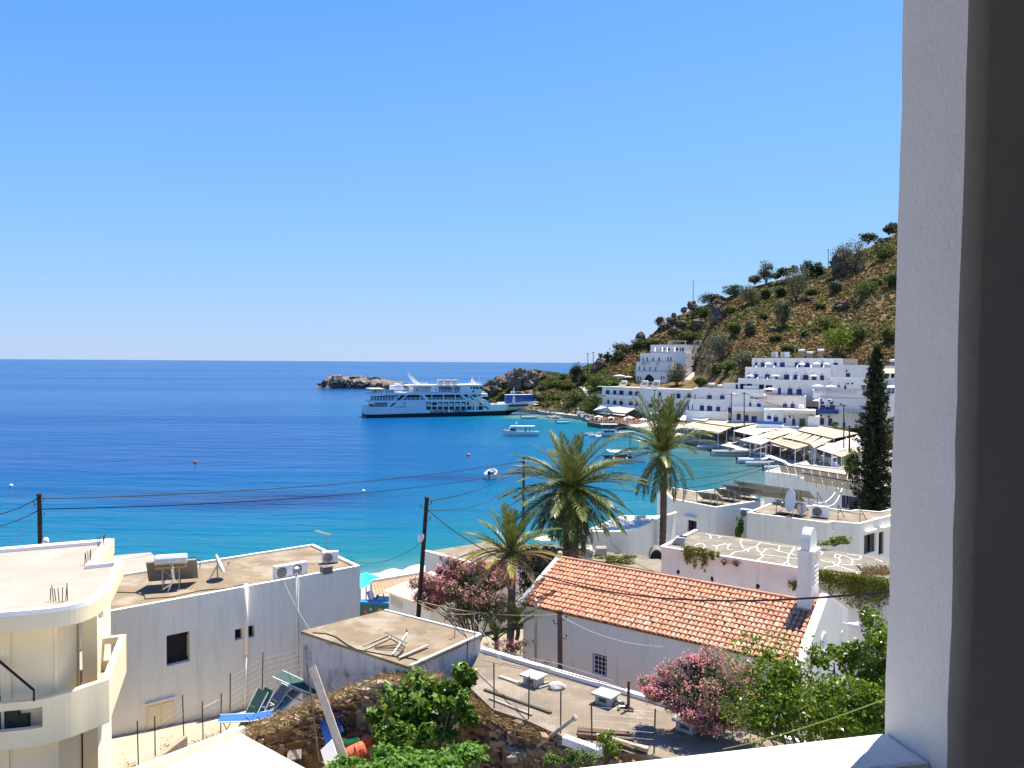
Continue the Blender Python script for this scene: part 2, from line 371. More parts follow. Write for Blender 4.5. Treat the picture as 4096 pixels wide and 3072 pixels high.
me.from_pydata(vv.tolist(),[],ff); a = me.attributes.new('depth','FLOAT','POINT'); a.data.foreach_set('value',dep.ravel().astype(np.float32))
a = me.attributes.new('harbour','FLOAT','POINT'); a.data.foreach_set('value',np.clip(inner,0,1).ravel().astype(np.float32))
grs = sum(np.exp(-((X-cx)/rx) ** 2-((Y-cy)/ry) ** 2) for cx,cy,rx,ry in ((-38,112,15,4.5),(-30,118,12,4),(-10,137,9,3.0),(-62,118,14,3),(20,150,8,3))) * np.clip(.75+1.3*nz,0,1.2)
a = me.attributes.new('seagrass','FLOAT','POINT'); a.data.foreach_set('value',np.clip(grs,0,1).ravel().astype(np.float32))
slk_ = sum(k*np.exp(-((Y-cy-sl*X)/wy) ** 2) for cy,sl,wy,k in ((430,.06,48,1.0),(520,.10,30,.6),(760,.02,22,.5),(1150,.0,40,.5),(1900,.03,80,.5))) * np.clip((120-X)/120,0,1)
a = me.attributes.new('slick','FLOAT','POINT'); a.data.foreach_set('value',np.clip(slk_,0,1).ravel().astype(np.float32))
sea = bpy.data.objects.new('sea',me); COL.objects.link(sea); tag(sea,kind='structure')
m,n,l,b = _bsdf('sea water')
at = n.new('ShaderNodeAttribute'); at.attribute_name = 'depth'; at2 = n.new('ShaderNodeAttribute'); at2.attribute_name = 'harbour'
geo = n.new('ShaderNodeNewGeometry')
mp = n.new('ShaderNodeMapping'); mp.inputs['Scale'].default_value = (0.035,0.11,1); mp.inputs['Rotation'].default_value = (0,0,R(-8)); l.new(geo.outputs['Position'],mp.inputs['Vector'])
t = _noise(n,l,mp.outputs[0],1.0,6,0.62)
ad = n.new('ShaderNodeMath'); ad.operation = 'MULTIPLY_ADD'; ad.inputs[1].default_value = 0.22; l.new(t.outputs['Fac'],ad.inputs[0])
su = n.new('ShaderNodeMath'); su.operation = 'SUBTRACT'; su.inputs[1].default_value = 0.11; l.new(at.outputs['Fac'],su.inputs[0]); l.new(su.outputs[0],ad.inputs[2])
r1 = _ramp(n,l,ad.outputs[0],[(0.0,(0.09,0.19,0.18)),(0.06,(0.008,0.128,0.165)),(0.20,(0.001,0.104,0.190)),(0.42,(0.001,0.074,0.198)),(0.70,(0.001,0.050,0.182)),(1.0,(0.003,0.054,0.178))])
r2 = _ramp(n,l,ad.outputs[0],[(0.0,(0.07,0.11,0.10)),(0.10,(0.012,0.066,0.066)),(0.30,(0.004,0.055,0.075)),(0.6,(0.002,0.058,0.125))])
cmix = _mix(n,l,at2.outputs['Fac'],r1.outputs[0],r2.outputs[0])
at3 = n.new('ShaderNodeAttribute'); at3.attribute_name = 'seagrass'; cmix = _mix(n,l,at3.outputs['Fac'],cmix,(0.006,0.030,0.105)); l.new(cmix,b.inputs['Base Color']); b.inputs['Roughness'].default_value = 0.22; b.inputs['IOR'].default_value = 1.33; 
mps = n.new('ShaderNodeMapping'); mps.inputs['Scale'].default_value = (0.0022,0.0085,1); mps.inputs['Rotation'].default_value = (0,0,R(4)); l.new(geo.outputs['Position'],mps.inputs['Vector'])
tsl = _noise(n,l,mps.outputs[0],1.0,7,0.6); slk = _ramp(n,l,tsl.outputs['Fac'],[(0.42,(0.03,0.03,0.03)),(0.54,(0.16,0.16,0.16)),(0.62,(0.45,0.45,0.45)),(0.75,(0.6,0.6,0.6))]); at4 = n.new('ShaderNodeAttribute'); at4.attribute_name = 'slick'; mm4 = n.new('ShaderNodeMath'); mm4.operation = 'MULTIPLY'; l.new(at4.outputs['Fac'],mm4.inputs[0]); l.new(tsl.outputs['Fac'],mm4.inputs[1]); ad4 = n.new('ShaderNodeMath'); ad4.operation = 'ADD'; l.new(slk.outputs[0],ad4.inputs[0]); l.new(mm4.outputs[0],ad4.inputs[1]); l.new(ad4.outputs[0],b.inputs['Specular IOR Level'])
cdn = n.new('ShaderNodeCameraData')
mp2 = n.new('ShaderNodeMapping'); mp2.inputs['Scale'].default_value = (0.35,0.9,1); mp2.inputs['Rotation'].default_value = (0,0,R(-10)); l.new(geo.outputs['Position'],mp2.inputs['Vector'])
w1 = _noise(n,l,mp2.outputs[0],1.0,5,0.6)
mp3 = n.new('ShaderNodeMapping'); mp3.inputs['Scale'].default_value = (0.05,0.16,1); mp3.inputs['Rotation'].default_value = (0,0,R(6)); l.new(geo.outputs['Position'],mp3.inputs['Vector'])
w2 = _noise(n,l,mp3.outputs[0],1.0,4,0.55)
b1 = n.new('ShaderNodeBump'); b1.inputs['Distance'].default_value = 0.35; b1.inputs['Strength'].default_value = 1.0; l.new(w1.outputs['Fac'],b1.inputs['Height'])
b2 = n.new('ShaderNodeBump'); b2.inputs['Distance'].default_value = 1.6; b2.inputs['Strength'].default_value = 1.0; l.new(w2.outputs['Fac'],b2.inputs['Height']); l.new(b1.outputs[0],b2.inputs['Normal'])
l.new(b2.outputs[0],b.inputs['Normal']); sea.data.materials.append(m)
for p_ in sea.data.polygons: p_.use_smooth = True
# --- ground of the near village, falling from the houses to the beach
def gz(x,y):
    d = float(cdist(np.array([x]),np.array([y]))[0])
    if not inland(x,y): return -0.25 - min(d,6) * 0.12
    z = min(d,10) * 0.07 + max(0,min(d-10,22)) * 0.10 + max(0,min(d-32,30)) * 0.085 + max(0,d-62) * 0.10
    if y > 112: z = min(z,1.2)
    return z
gx = np.linspace(-80,110,120); gy = np.linspace(-12,176,120)
GX,GY = np.meshgrid(gx,gy); GD = cdist(GX,GY); GI = np.vectorize(inland)(GX,GY)
GH = np.minimum(GD,10) * .07 + np.clip(GD-10,0,22) * .10 + np.clip(GD-32,0,30) * .085 + np.maximum(GD-62,0) * .10
GH = np.where(GY > 112,np.minimum(GH,1.2),GH); GH = np.where(GI,GH,-0.25-np.minimum(GD,6)*0.12)
gm = MB(); rows = []
for j in range(120): rows.append([(GX[j,i],GY[j,i],GH[j,i]+0.25*noise.fractal(Vector((GX[j,i]*.15,GY[j,i]*.15,0)),1,2,3)*min(1,max(0,GH[j,i]-.6))) for i in range(120)])
gm.grid(rows)
GROUND = mat('dry village ground',(0.32,0.27,0.20),(0.23,0.195,0.145),0.5,0.95,0.04,5,c3=(0.38,0.34,0.28),scale3=0.25,detail=8)
ground = gm.build('ground',GROUND,kind='structure',smooth=True)
# pebble beach strip on top of the ground
bm_ = MB(); cs = COAST[2:8]; lo,hi = [],[]
for i in range(len(cs)-1):
    for t in np.linspace(0,1,8)[:-1]:
        x = cs[i][0] + (cs[i+1][0]-cs[i][0]) * t; y = cs[i][1] + (cs[i+1][1]-cs[i][1]) * t
        tx,ty = cs[i+1][0] - cs[i][0],cs[i+1][1] - cs[i][1]; q = math.hypot(tx,ty); nx,ny = ty / q,-tx / q
        lo.append((x-nx*1.5,y-ny*1.5)); hi.append((x+nx*17,y+ny*17))
rows = []
for s in np.linspace(0,1,14): rows.append([(a[0]+(b_[0]-a[0])*s,a[1]+(b_[1]-a[1])*s,-0.10+18.5*s*0.075+0.012) for a,b_ in zip(lo,hi)])
bm_.grid(rows)
PEB = mat('grey pebbles',(0.42,0.42,0.41),(0.26,0.27,0.28),9,0.9,0.05,12,c3=(0.50,0.49,0.46),scale3=1.2)
beach = bm_.build('beach',PEB,kind='structure')
# --- hill: bearings and distances of foot and ridge
RIDGE = [(470,392),(483.5,387.3),(490.8,383),(506.7,378.5),(512.3,374),(524.7,372.5),(545,372),(553,372.5),(560,375),(570,374.5),(580,369),(588,366),(597.5,363),(606,360),(615,357),(626,349),(636,343.5),(649,336.5),(660.7,325.5),(671,319),(682.7,313),(699.3,307),(724,298.5),(750,288),(772,281.5),(800,274.5),(823,269),(834,262),(842.7,258),(862,249),(875.8,242),(896.5,230),(960,203),(1130,150),(1300,120)]
RDIST = [(470,352),(560,345),(600,338),(650,340),(700,345),(800,340),(900,322),(1130,300),(1300,290)]
BASE = [(470,334),(483,330),(510,322),(538,309),(560,297),(590,280),(610,272),(640,256),(690,224),(730,204),(761,190),(788,178),(860,170),(900,158),(1130,140),(1300,135)]
ip = lambda T,x: float(np.interp(x,[t[0] for t in T],[t[1] for t in T]))
KN = [(590,(280,.9),(300,8),(318,14)),(625,(270,1.2),(288,10),(304,13)),(650,(268,1.2),(286,10.5),(303,12.5)),(690,(252,1.2),(268,9.5),(314,16)),(720,(226,1.2),(240,11),(262,17)),(745,(212,1.3),(222,12),(236,18.5)),(850,(206,1.3),(214,11),(231,18.8)),(868,(192,1.3),(202,11),(218,18)),(905,(190,1.3),(200,11),(214,18)),(1300,(170,1.3),(185,9),(205,18))]
_KX = np.array([k[0] for k in KN]); _KV = np.array([[c for p in k[1:] for c in p] for k in KN],dtype=float)
def hill_pt(px,s):
    """s = 0 at the foot, 1 on the ridge, more behind it; terraced below the houses"""
    yb,yr = ip(BASE,px),ip(RDIST,px); zr = AY((px,ip(RIDGE,px)),yr).z; y = yb + (yr-yb) * s
    x = (px-512) / FPX * y; zb = 0.9
    g = s if px > 600 else s ** (0.55+0.45*max(0,(px-480)/120))
    if s <= 1:
        z = zb + (zr-zb) * g; wk = max(0.0,min(1.0,(px-592)/30))
        if wk > 0:
            kv = [np.interp(px,_KX,_KV[:,c]) for c in range(6)]; ys = [yb,kv[0],kv[2],kv[4],yr]; zs_ = [zb,kv[1],kv[3],kv[5],zr]
            z = z * (1-wk) + wk * float(np.interp(y,ys,zs_))
    else: z = zr - (s-1) * (yr-yb) * (0.10+0.25*(s-1))
    k = min(1,s/0.08) * (1 if s < 0.93 else max(0.25,1-(s-0.93)*12))
    if px > 600:
        kk = np.interp(px,_KX,_KV[:,4]); k *= max(0.0,min(1.0,(y-kk+8)/25))
    far = max(0.0,min(1.0,(620-px)/60))
    nzv = noise.fractal(Vector((x*.03,y*.03,1.7)),1,2.1,5); rid = noise.ridged_multi_fractal(Vector((x*.05,y*.05,z*.06)),1.0,2.1,5,1.0,2.0) - 1.2
    z += k * (nzv*2.2+rid*(0.5+1.6*far)) * min(1,0.25+zr/40)
    if s < 1: z = min(z,zr+0.8) if s > 0.8 else z
    return Vector((x,y,z))
HPX = list(np.linspace(470,940,236)) + list(np.linspace(946,1300,30)); HS = list(np.linspace(0,1,100)) + [1.05,1.12,1.25,1.45,1.8]
HG = [[hill_pt(px,s) for px in HPX] for s in HS]
hm = MB(); hm.grid(HG)
m,n,l,b = _bsdf('dry hillside')
geo = n.new('ShaderNodeNewGeometry'); co = geo.outputs['Position']
t1 = _noise(n,l,co,0.10,7,0.65); c1 = _ramp(n,l,t1.outputs['Fac'],[(0.30,(0.10,0.09,0.035)),(0.46,(0.19,0.13,0.055)),(0.60,(0.25,0.155,0.075)),(0.75,(0.28,0.215,0.14))])
t2 = _noise(n,l,co,0.55,5,0.6); c2 = _ramp(n,l,t2.outputs['Fac'],[(0.42,(0,0,0)),(0.62,(1,1,1))])
colr = _mix(n,l,c2.outputs[0],(0.075,0.065,0.026),c1.outputs[0])
t3 = _noise(n,l,co,0.16,6,0.7); c3 = _ramp(n,l,t3.outputs['Fac'],[(0.60,(0,0,0)),(0.68,(1,1,1))])
sx = n.new('ShaderNodeSeparateXYZ'); l.new(geo.outputs['Normal'],sx.inputs[0]); st = _ramp(n,l,sx.outputs[2],[(0.40,(1,1,1)),(0.58,(0,0,0))])
rk = n.new('ShaderNodeMath'); rk.operation = 'MAXIMUM'; l.new(c3.outputs[0],rk.inputs[0]); l.new(st.outputs[0],rk.inputs[1])
rc = _ramp(n,l,t2.outputs['Fac'],[(0.35,(0.10,0.085,0.07)),(0.7,(0.27,0.235,0.19))])
colr = _mix(n,l,rk.outputs[0],colr,rc.outputs[0]); l.new(colr,b.inputs['Base Color']); b.inputs['Roughness'].default_value = 0.95; b.inputs['Specular IOR Level'].default_value = 0.1
bp = n.new('ShaderNodeBump'); bp.inputs['Distance'].default_value = 0.8; l.new(t2.outputs['Fac'],bp.inputs['Height']); l.new(bp.outputs[0],b.inputs['Normal'])
hill = hm.build('hillside',m,kind='structure',smooth=True)
def hz_at(px,s): return hill_pt(px,s)
# --- lane of pale concrete at the foot of the white house
# --- promenade: paved strip along the harbour and quay, with a step down to the water
PAVE = mat('pale paving',(0.40,0.37,0.32),(0.33,0.305,0.265),0.3,0.9,c3=(0.46,0.43,0.38),scale3=0.15)
QW = mat('quay wall',(0.55,0.53,0.49),(0.38,0.37,0.34),0.6,0.9)
edge = [(50.5,138),(52.2,153),(51.6,166),(49.8,177),(44.3,199),(37,232),(30,262),(25,278),(12,304),(9.5,308)]
inn = [(95,132),(92,155),(86,174),(80,188),(70,212),(54,240),(45,268),(37,286),(24,312),(12,322)]
pm_ = MB(); zq = 1.15
for i in range(len(edge)-1):
    a,b_,c_,d_ = edge[i],edge[i+1],inn[i+1],inn[i]
    pm_.poly([(a[0],a[1],zq),(d_[0],d_[1],zq),(c_[0],c_[1],zq),(b_[0],b_[1],zq)])
    pm_.poly([(a[0],a[1],zq),(b_[0],b_[1],zq),(b_[0],b_[1],-1),(a[0],a[1],-1)])
a,b_ = edge[-1],inn[-1]; pm_.poly([(a[0],a[1],zq),(b_[0],b_[1],zq),(b_[0],b_[1],-1),(a[0],a[1],-1)])
prom = pm_.build('promenade',PAVE,kind='structure')
kb = MB()
for i in range(len(edge)-1):
    a,b_ = Vector((*edge[i],zq)),Vector((*edge[i+1],zq)); kb.bar(a+UZ*.06,b_+UZ*.06,0.5,0.13)
kb.build('kerb',WTRIM,prom)
# --- islet on the horizon side and its stones
ROCK = mat('weathered limestone',(0.25,0.215,0.18),(0.085,0.073,0.06),0.30,0.95,0.35,0.7,c3=(0.055,0.055,0.03),scale3=0.18,thr3=(0.55,0.7),detail=8)
ROCKN = mat('grey boulder stone',(0.38,0.34,0.29),(0.20,0.175,0.15),1.0,0.95,0.1,3)
def rock(name,c,rad,seed,m=ROCK,parent=None,sub=3,rough=0.45,**kw):
    import bmesh
    bm = bmesh.new(); bmesh.ops.create_icosphere(bm,subdivisions=sub,radius=1)
    for v in bm.verts:
        p = v.co.normalized(); k = 1 + rough * noise.fractal(p*1.6+Vector((seed*7.1,seed*3.3,0)),1,2,4) + rough * .35 * (noise.cell(p*2.6+Vector((seed,0,0)))-.5)
        v.co = Vector((p.x*rad[0]*k,p.y*rad[1]*k,p.z*rad[2]*k))
    me = bpy.data.meshes.new(name); bm.to_mesh(me); bm.free(); me.materials.append(m); o = bpy.data.objects.new(name,me); COL.objects.link(o); o.location = c
    if parent is not None: o.parent = parent; o.location = Vector(c) - wpos(parent)
    return tag(o,**kw)
isl = MB(); pr = [(68,312),(95,305),(122,235),(185,222),(330,222),(420,225),(540,237),(650,245),(760,270),(840,278),(915,296),(960,335)]
yi = 600.0; rows = []
for t in np.linspace(0,1,90):
    xx = 68 + (960-68) * t; top = float(np.interp(xx,[p[0] for p in pr],[p[1] for p in pr])); pt = F1(xx,top); pc = AY(pt,yi); zt = max(pc.z*.9-.5,.3); row = []
    for s in np.linspace(-1,1,25):
        k = max(0,1-abs(s) ** 2.6); wd = 26 * min(1,.3+3*min(t,1-t)); x,y = pc.x,yi + s * wd
        r_ = noise.ridged_multi_fractal(Vector((x*.07,y*.07,4)),1,2.2,5,1,2) - 1.3; row.append((x+2.0*noise.noise(Vector((x*.1,y*.1,9))),y,zt*k+r_*2.4*(k > 0)*min(1,k+.25)-1.6*(1-k)))
    rows.append(row)
isl.grid(rows); isl.build('islet',ROCK,kind='structure',smooth=False)

from mathutils.bvhtree import BVHTree
_bv = BVHTree.FromPolygons([tuple(p) for r in HG for p in r],hm.f)
def onhill(p,default=300.0):
    h = _bv.ray_cast(CAM,ray(p).normalized(),2000)
    return h[0] if h[0] is not None else AY(p,default)
def hilldrop(x,y):
    h = _bv.ray_cast(Vector((x,y,300)),Vector((0,0,-1)),1000)
    return h[0].z if h[0] is not None else 0.0
# ============================================================ NEAR VILLAGE
X2 = lambda p: Vector((p[0],p[1]))
def hzs(pts,z): return [HZ(p,z) for p in pts]
# ------------------------------------------------------------ the room we look out of: sill, pillar, ceiling
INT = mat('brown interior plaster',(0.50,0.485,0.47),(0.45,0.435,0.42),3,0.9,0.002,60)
PLAST = mat('rough white render',(0.82,0.79,0.73),(0.77,0.74,0.68),5,0.9,0.0035,80)
zs = 19.10; c0 = HZ((885,731.5),zs); c1 = HZ((555,768.5),zs); uw = (c0-c1); uw.z = 0; uw.normalize(); nw = Vector((uw.y,-uw.x,0))   # nw points back to us
rm = thing('white_balcony_wall','rough white rendered balcony wall and pillar at the right edge','balcony wall',(c0.x,c0.y,17.5))
m = MB(); O = Vector((c0.x,c0.y,0))
m.obox(O-uw*3.2+UZ*16.0,uw*3.2,nw*0.155,UZ*(zs-16.0)); m.build('sill',PLAST,rm,bevel=0.012)
m = MB(); rows = []
for z in np.linspace(15.8,21.6,60):   # pillar with a hand-trowelled, slightly wavering edge
    q = 0.005 * noise.noise(Vector((0,3.3,z*6))) + 0.004 * noise.noise(Vector((5,0,z*17))); q2 = 0.006 * noise.noise(Vector((9,3.3,z*7)))
    le = (z-zs) * 0.0075; P = [O+uw*(le+q),O+uw*1.3,O+uw*1.3+nw*0.225,O+uw*(le+0.03+q2)+nw*0.228,O+uw*(le+q2)+nw*0.20]
    rows.append([(p.x,p.y,z) for p in P])
m.grid([[r[0],r[4]] for r in rows][::-1] if False else [[r[4],r[0]] for r in rows]); pil = m.build('pillar',PLAST,rm,smooth=True)
m = MB(); m.grid([[r[0],r[1]] for r in rows]); m.grid([[r[1],r[2]] for r in rows]); m.build('pillar_outside',PLAST,rm)
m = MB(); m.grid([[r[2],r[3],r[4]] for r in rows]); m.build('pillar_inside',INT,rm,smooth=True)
m = MB(); zc = 21.32
B = O + nw * 0.2; m.obox(B-uw*3.4+UZ*zc,uw*5.2,nw*4.0,UZ*0.25); m.build('unseen_ceiling',INT,rm)  # ceiling, walls, floor: out of view, added to keep the pillar's inside dark
m = MB(); m.obox(B-uw*3.4+nw*4.0+UZ*17.6,uw*5.2,nw*0.2,UZ*3.7); m.obox(B+uw*1.3+UZ*17.6,uw*0.2,nw*4.0,UZ*3.7); m.obox(B-uw*3.6+UZ*17.6,uw*0.2,nw*4.0,UZ*3.7); m.build('unseen_room_wall',INT,rm)
m = MB(); m.obox(B-uw*3.4+UZ*17.9+nw*.01,uw*4.7,nw*4.0,UZ*0.2); m.build('floor',INT,rm)
m = MB(); m.obox(O-uw*3.4+UZ*(zc),uw*3.38,nw*0.19,UZ*0.5); m.build('lintel',PLAST,rm)
# ------------------------------------------------------------ cream building with curved balcony (left)
zr = 13.0
cb = thing('cream_balcony_building','unfinished cream building with curved roof slab and curved balcony','building',HZ(Z1(400,1500),6.0))
def smooth_poly(P,k=6,close=False):
    out = []
    for i in range(len(P)-1):
        a,b,c,d = [Vector(P[max(0,min(len(P)-1,j))]) for j in (i-1,i,i+1,i+2)]
        for t in np.linspace(0,1,k,endpoint=False): out.append(0.5*((2*b)+(-a+c)*t+(2*a-5*b+4*c-d)*t*t+(-a+3*b-3*c+d)*t ** 3))
    out.append(Vector(P[-1])); return out
fr = [HZ(Z1(*p),zr) for p in ((-420,610),(-150,640),(0,632),(250,612),(450,588),(600,548),(700,492),(752,440),(782,390))]
fr = smooth_poly(fr,5); rgt = [HZ(Z1(*p),zr) for p in ((842,268),(640,288),(757,122))]; bk = HZ(Z1(0,185),zr); bk2 = bk + (bk-rgt[-1]) * 1.0
outl = [X2(p) for p in fr] + [X2(p) for p in rgt] + [X2(bk),X2(bk2)]
m = MB(); m.prism(outl,zr-0.42,zr); m.build('roof_slab',CREAM,cb)
ins = inset(outl,0.22)
m = MB(); m.poly([(p.x,p.y,zr+0.012) for p in ins]); m.build('roof_floor',ROOFB,cb)
m = MB(); n_ = len(outl)
for i in range(n_):
    j = (i+1) % n_; a,b,c,d = outl[i],outl[j],ins[j],ins[i]; t0,t1 = zr + 0.003,zr + 0.14
    for q in ([(a,t1),(b,t1),(c,t1),(d,t1)],[(a,t0),(b,t0),(b,t1),(a,t1)],[(d,t1),(c,t1),(c,t0),(d,t0)]): m.poly([(p.x,p.y,z) for p,z in q])
m.build('roof_rim',WTRIM,cb)
# parapet wall standing up at the back right corner of the roof
a,b = rgt[1],rgt[2]; m = MB(); m.bar(Vector((a.x,a.y,zr-.12)),Vector((b.x,b.y,zr-.12)),0.25,0.55); m.bar(Vector((b.x,b.y,zr-.12)),Vector((bk2.x,bk2.y,zr-.12)),0.25,0.54); m.build('parapet',CREAM,cb)
# set back storeys
ins1 = inset(outl,1.15); ins2 = inset(outl,0.9)
core = [p for p in ins1]
m = MB(); m.prism(core,9.3,zr-0.42,False); m.build('upper_wall',CREAM,cb)
m = MB(); m.prism(inset(outl,1.05),3.5,9.0,False); m.build('lower_wall',CREAM,cb)
# side wall with the small window, whiter
sw0 = HZ(Z1(640,760),9.6); k_ = AY(Z1(640,600),26.5); e_ = AY(Z1(756,600),28.0)
m = MB(); hs_ = holes_px(k_,e_,[(Z1(672,556),Z1(706,630),'hole')]); P0,u,n,W_ = wallface(m,k_,e_,3.5,zr-0.42,hs_,0.2); m.build('side_wall',WHITE,cb)
for h in hs_: fill_window(cb,P0,u,n,h,0.2)
m = MB(); c = AY(Z1(612,780),25.4); m.box((c.x,c.y,(3.5+zr-.42)/2),(0.42,0.42,zr-.42-3.5),0.5); m.build('column',CREAM,cb)
# balcony: slab, curved parapet with a slot, stair rail
zb = 9.3; zp = 10.42
ft = [HZ(Z1(*p),zp) for p in ((-420,1240),(-150,1238),(0,1222),(245,1196),(450,1150),(600,1100),(690,1070),(745,1050))]
ft = smooth_poly(ft,5); rt = [HZ(Z1(862,745),zp),HZ(Z1(640,768),zp)]
line = [X2(p) for p in ft] + [X2(p) for p in rt]
def offs(L,d):
    out = []
    for i in range(len(L)):
        a,b,c = L[max(0,i-1)],L[i],L[min(len(L)-1,i+1)]; e1 = (b-a).normalized() if (b-a).length > 1e-6 else (c-b).normalized(); e2 = (c-b).normalized() if (c-b).length > 1e-6 else e1
        n1 = Vector((-e1.y,e1.x)); n2 = Vector((-e2.y,e2.x)); out.append(b+(n1+n2)*(d/max(0.3,1+n1.dot(n2))))
    return out
li = offs(line,0.2)
slot = ONP(Z1(243,1240),Vector((line[0].x,line[0].y,0)),Vector((1,0,0)),UZ)
m = MB(); sx_ = HZ(Z1(243,1240),zp-.2).x
for i in range(len(line)-1):
    a,b,c,d = line[i],line[i+1],li[i+1],li[i]
    spans = [(zb-0.2,zp)] if max(a.x,b.x) > sx_ + .25 else [(zb-0.2,zp-0.85+.05),(zp-0.22,zp)]
    for z0,z1 in spans:
        for q in ([(a,z0),(b,z0),(b,z1),(a,z1)],[(a,z1),(b,z1),(c,z1),(d,z1)],[(d,z1),(c,z1),(c,z0),(d,z0)],[(a,z0),(d,z0),(c,z0),(b,z0)]): m.poly([(p.x,p.y,z) for p,z in q])
m.build('balcony_parapet',CREAM,cb)
m = MB(); m.prism([line[0]]+line[1:]+[core[-1],core[-2]] if False else li+[X2(HZ(Z1(560,760),zp))+Vector((-1,4)),Vector((li[0].x,li[0].y+7))],zb-0.19,zb); m.build('balcony_floor',ROOFB,cb)
m = MB(); pA,pB,pC = AY(Z1(-40,900),22.4),AY(Z1(232,1128),22.2),AY(Z1(232,1200),22.2); m.tube([pA,pB,pC],0.035,6); m.build('stair_rail',BLACK,cb)
m = MB(); s0 = AY(Z1(165,1215),22.5)
for k in range(9): m.box((s0.x-0.05-k*0.24,s0.y+.15,zb+.01+.5*(.55+k*.17)),(0.24,.35,.55+k*0.17))
m.build('steps',mat('dark steps',(0.06,0.055,0.05),(0.03,0.03,0.03),4,0.6),cb)  # near-black steps fill the view through the parapet slot
# starter bars on the roof
for (x,y,k,sp) in ((415,520,7,20),(612,272,6,10),(680,160,2,8),(712,160,3,8)):
    m = MB()
    for i in range(k):
        p = HZ(Z1(x-sp*k/2+i*sp+random.uniform(-4,4),y+random.uniform(-5,6)),zr+.02); m.tube([p,p+Vector((random.uniform(-.05,.05),0,random.uniform(.35,.55)))],0.013,5)
    m.build('starter_bars',RUST,cb)
# ------------------------------------------------------------ white flat-roofed house with the solar heater
zh = 10.45
L_,R_,RB = HZ(Z1(758,605),zh),HZ(Z2(922,292),zh),HZ(Z2(603,142),zh)
L0 = L_ - (R_-L_).normalized() * 1.5
wh = thing('white_flat_house','white flat-roofed house with solar heater and dish on its roof','house',(L_.x,L_.y,5.5))
house(wh,[L0,R_],(RB-R_)[:2],4.5,zh,WHITE,ROOFP,rim=0.10,rw=0.16,rects={0: [(Z1(1137,757),Z1(1298,930),'hole'),(Z1(1604,716),Z1(1658,778),'hole'),(Z1(1687,694),Z1(1738,764),'hole')]},depth=0.28)
uh = (R_-L0).normalized(); nh = Vector((uh.y,-uh.x,0)); Pw = Vector((L0.x,L0.y,0))
def on_wall(p): a,b = ONP(p,Pw,uh,UZ); return Pw + uh * a + UZ * b
m = MB(); q = on_wall(Z1(1285,755)) - nh * .2; m.obox(q,uh*0.16,UZ*-0.85,nh*.06); m.build('window_leaf',WOODG,wh)
def pipe(name,pts,r,mt,parent,off=0.06):
    mm = MB(); mm.tube([p+nh*off for p in pts],r,8); return mm.build(name,mt,parent,smooth=True)
top = on_wall(Z1(1675,398)); mid = on_wall(Z1(1680,880)); bot = on_wall(Z1(1668,1260))
pipe('drainpipe',[top,mid],0.075,WTRIM,wh,.08); pipe('drainpipe',[mid,bot],0.05,WTRIM,wh,.06)
t2_,b2_ = on_wall(Z2(485,325)),on_wall(Z2(500,1040)); pipe('conduit',[t2_+UZ*.1,b2_],0.022,METAL,wh,.1); pipe('drainpipe',[t2_,on_wall(Z2(505,1040))],0.06,WTRIM,wh,.03)
m = MB(); c = t2_ + UZ * .12 + nh * .05; m.lathe(c,[(.02,0),(.10,.03),(.11,.10),(.05,.15)],10); m.build('floodlight',WPLAS,wh)
# blocked hatch with lintel at the foot of the wall
a,b = on_wall(Z1(1000,1230)),on_wall(Z1(1188,1345)); wd = (b-a).dot(uh); ht = a.z - b.z
hat = MB(); hat.obox(a+nh*0.003,uh*wd,UZ*-ht,nh*.035); ho = hat.build('shutter_hatch',CREAM,wh)
for (s,e) in ((0.05,0.46),(0.54,0.95)):
    q = MB(); q.obox(a+uh*wd*s+nh*.04-UZ*.08,uh*wd*(e-s),UZ*-(ht-.16),nh*.025); q.build('hatch_leaf',CREAM,ho)
q = MB(); q.obox(a+nh*.004-uh*.06+UZ*.02,uh*(wd+.12),UZ*.06,nh*.10); q.build('lintel',WTRIM,ho)
# ------------------------------------------------------------ things on that roof
SILVER = mat('brushed aluminium',(0.72,0.72,0.72),(0.60,0.60,0.60),6,0.45,metal=0.35)
COLL = mat('collector back',(0.30,0.29,0.27),(0.22,0.21,0.20),2,0.6)
hp = HZ(Z1(1170,440),zh); sh = thing('solar_water_heater','solar water heater with silver tank and two collectors on the white house','water heater',(hp.x,hp.y,zh))
f = Vector((uh.x,uh.y,0)); g = Vector((-0.3,0.95,0)).normalized(); e = Vector((g.y,-g.x,0)); c = Vector((hp.x,hp.y,zh))
m = MB(); tc_ = c + UZ * 1.25; m.tube([tc_-e*0.62,tc_-e*0.58,tc_+e*.58,tc_+e*.62],[.20,.235,.235,.20],16); m.build('tank',SILVER,sh,smooth=False)
m = MB(); m.obox(tc_-e*.6-g*.24-UZ*.33,e*1.2,g*.1,UZ*.10); m.build('tank_tray',mat('ochre paint',(.45,.28,.08),rough=.6),sh)
for s in (-1,1):
    m = MB(); o_ = c + e * (s*0.52-.46) + UZ * 0.15 + g * 0.95; m.obox(o_,e*0.92,-g*0.85+UZ*1.0,g*0.06+UZ*.05); m.build('collector',COLL,sh)
for s in (-1,1):
    m = MB(); p = c + e * s * .32; m.tube([p-g*.22,p-g*.22+UZ*1.05],.02,5); m.tube([p+g*.5,p-g*.1+UZ*1.05],.02,5); m.tube([p-g*.22+UZ*.3,p+g*.5],.016,5); m.build('stand',METAL,sh)
m = MB(); m.tube([c-e*.32-g*.24+UZ*.35,c+e*.32-g*.24+UZ*.9],.014,5); m.tube([c+e*.32-g*.24+UZ*.35,c-e*.32-g*.24+UZ*.9],.014,5); m.build('brace',METAL,sh)
m = MB(); m.tube([c+e*.1-g*.3+UZ*1.0,c+e*.1-g*.3+UZ*.5,c-e*.1-g*.3],.035,6); m.build('inlet_pipe',WPLAS,sh)
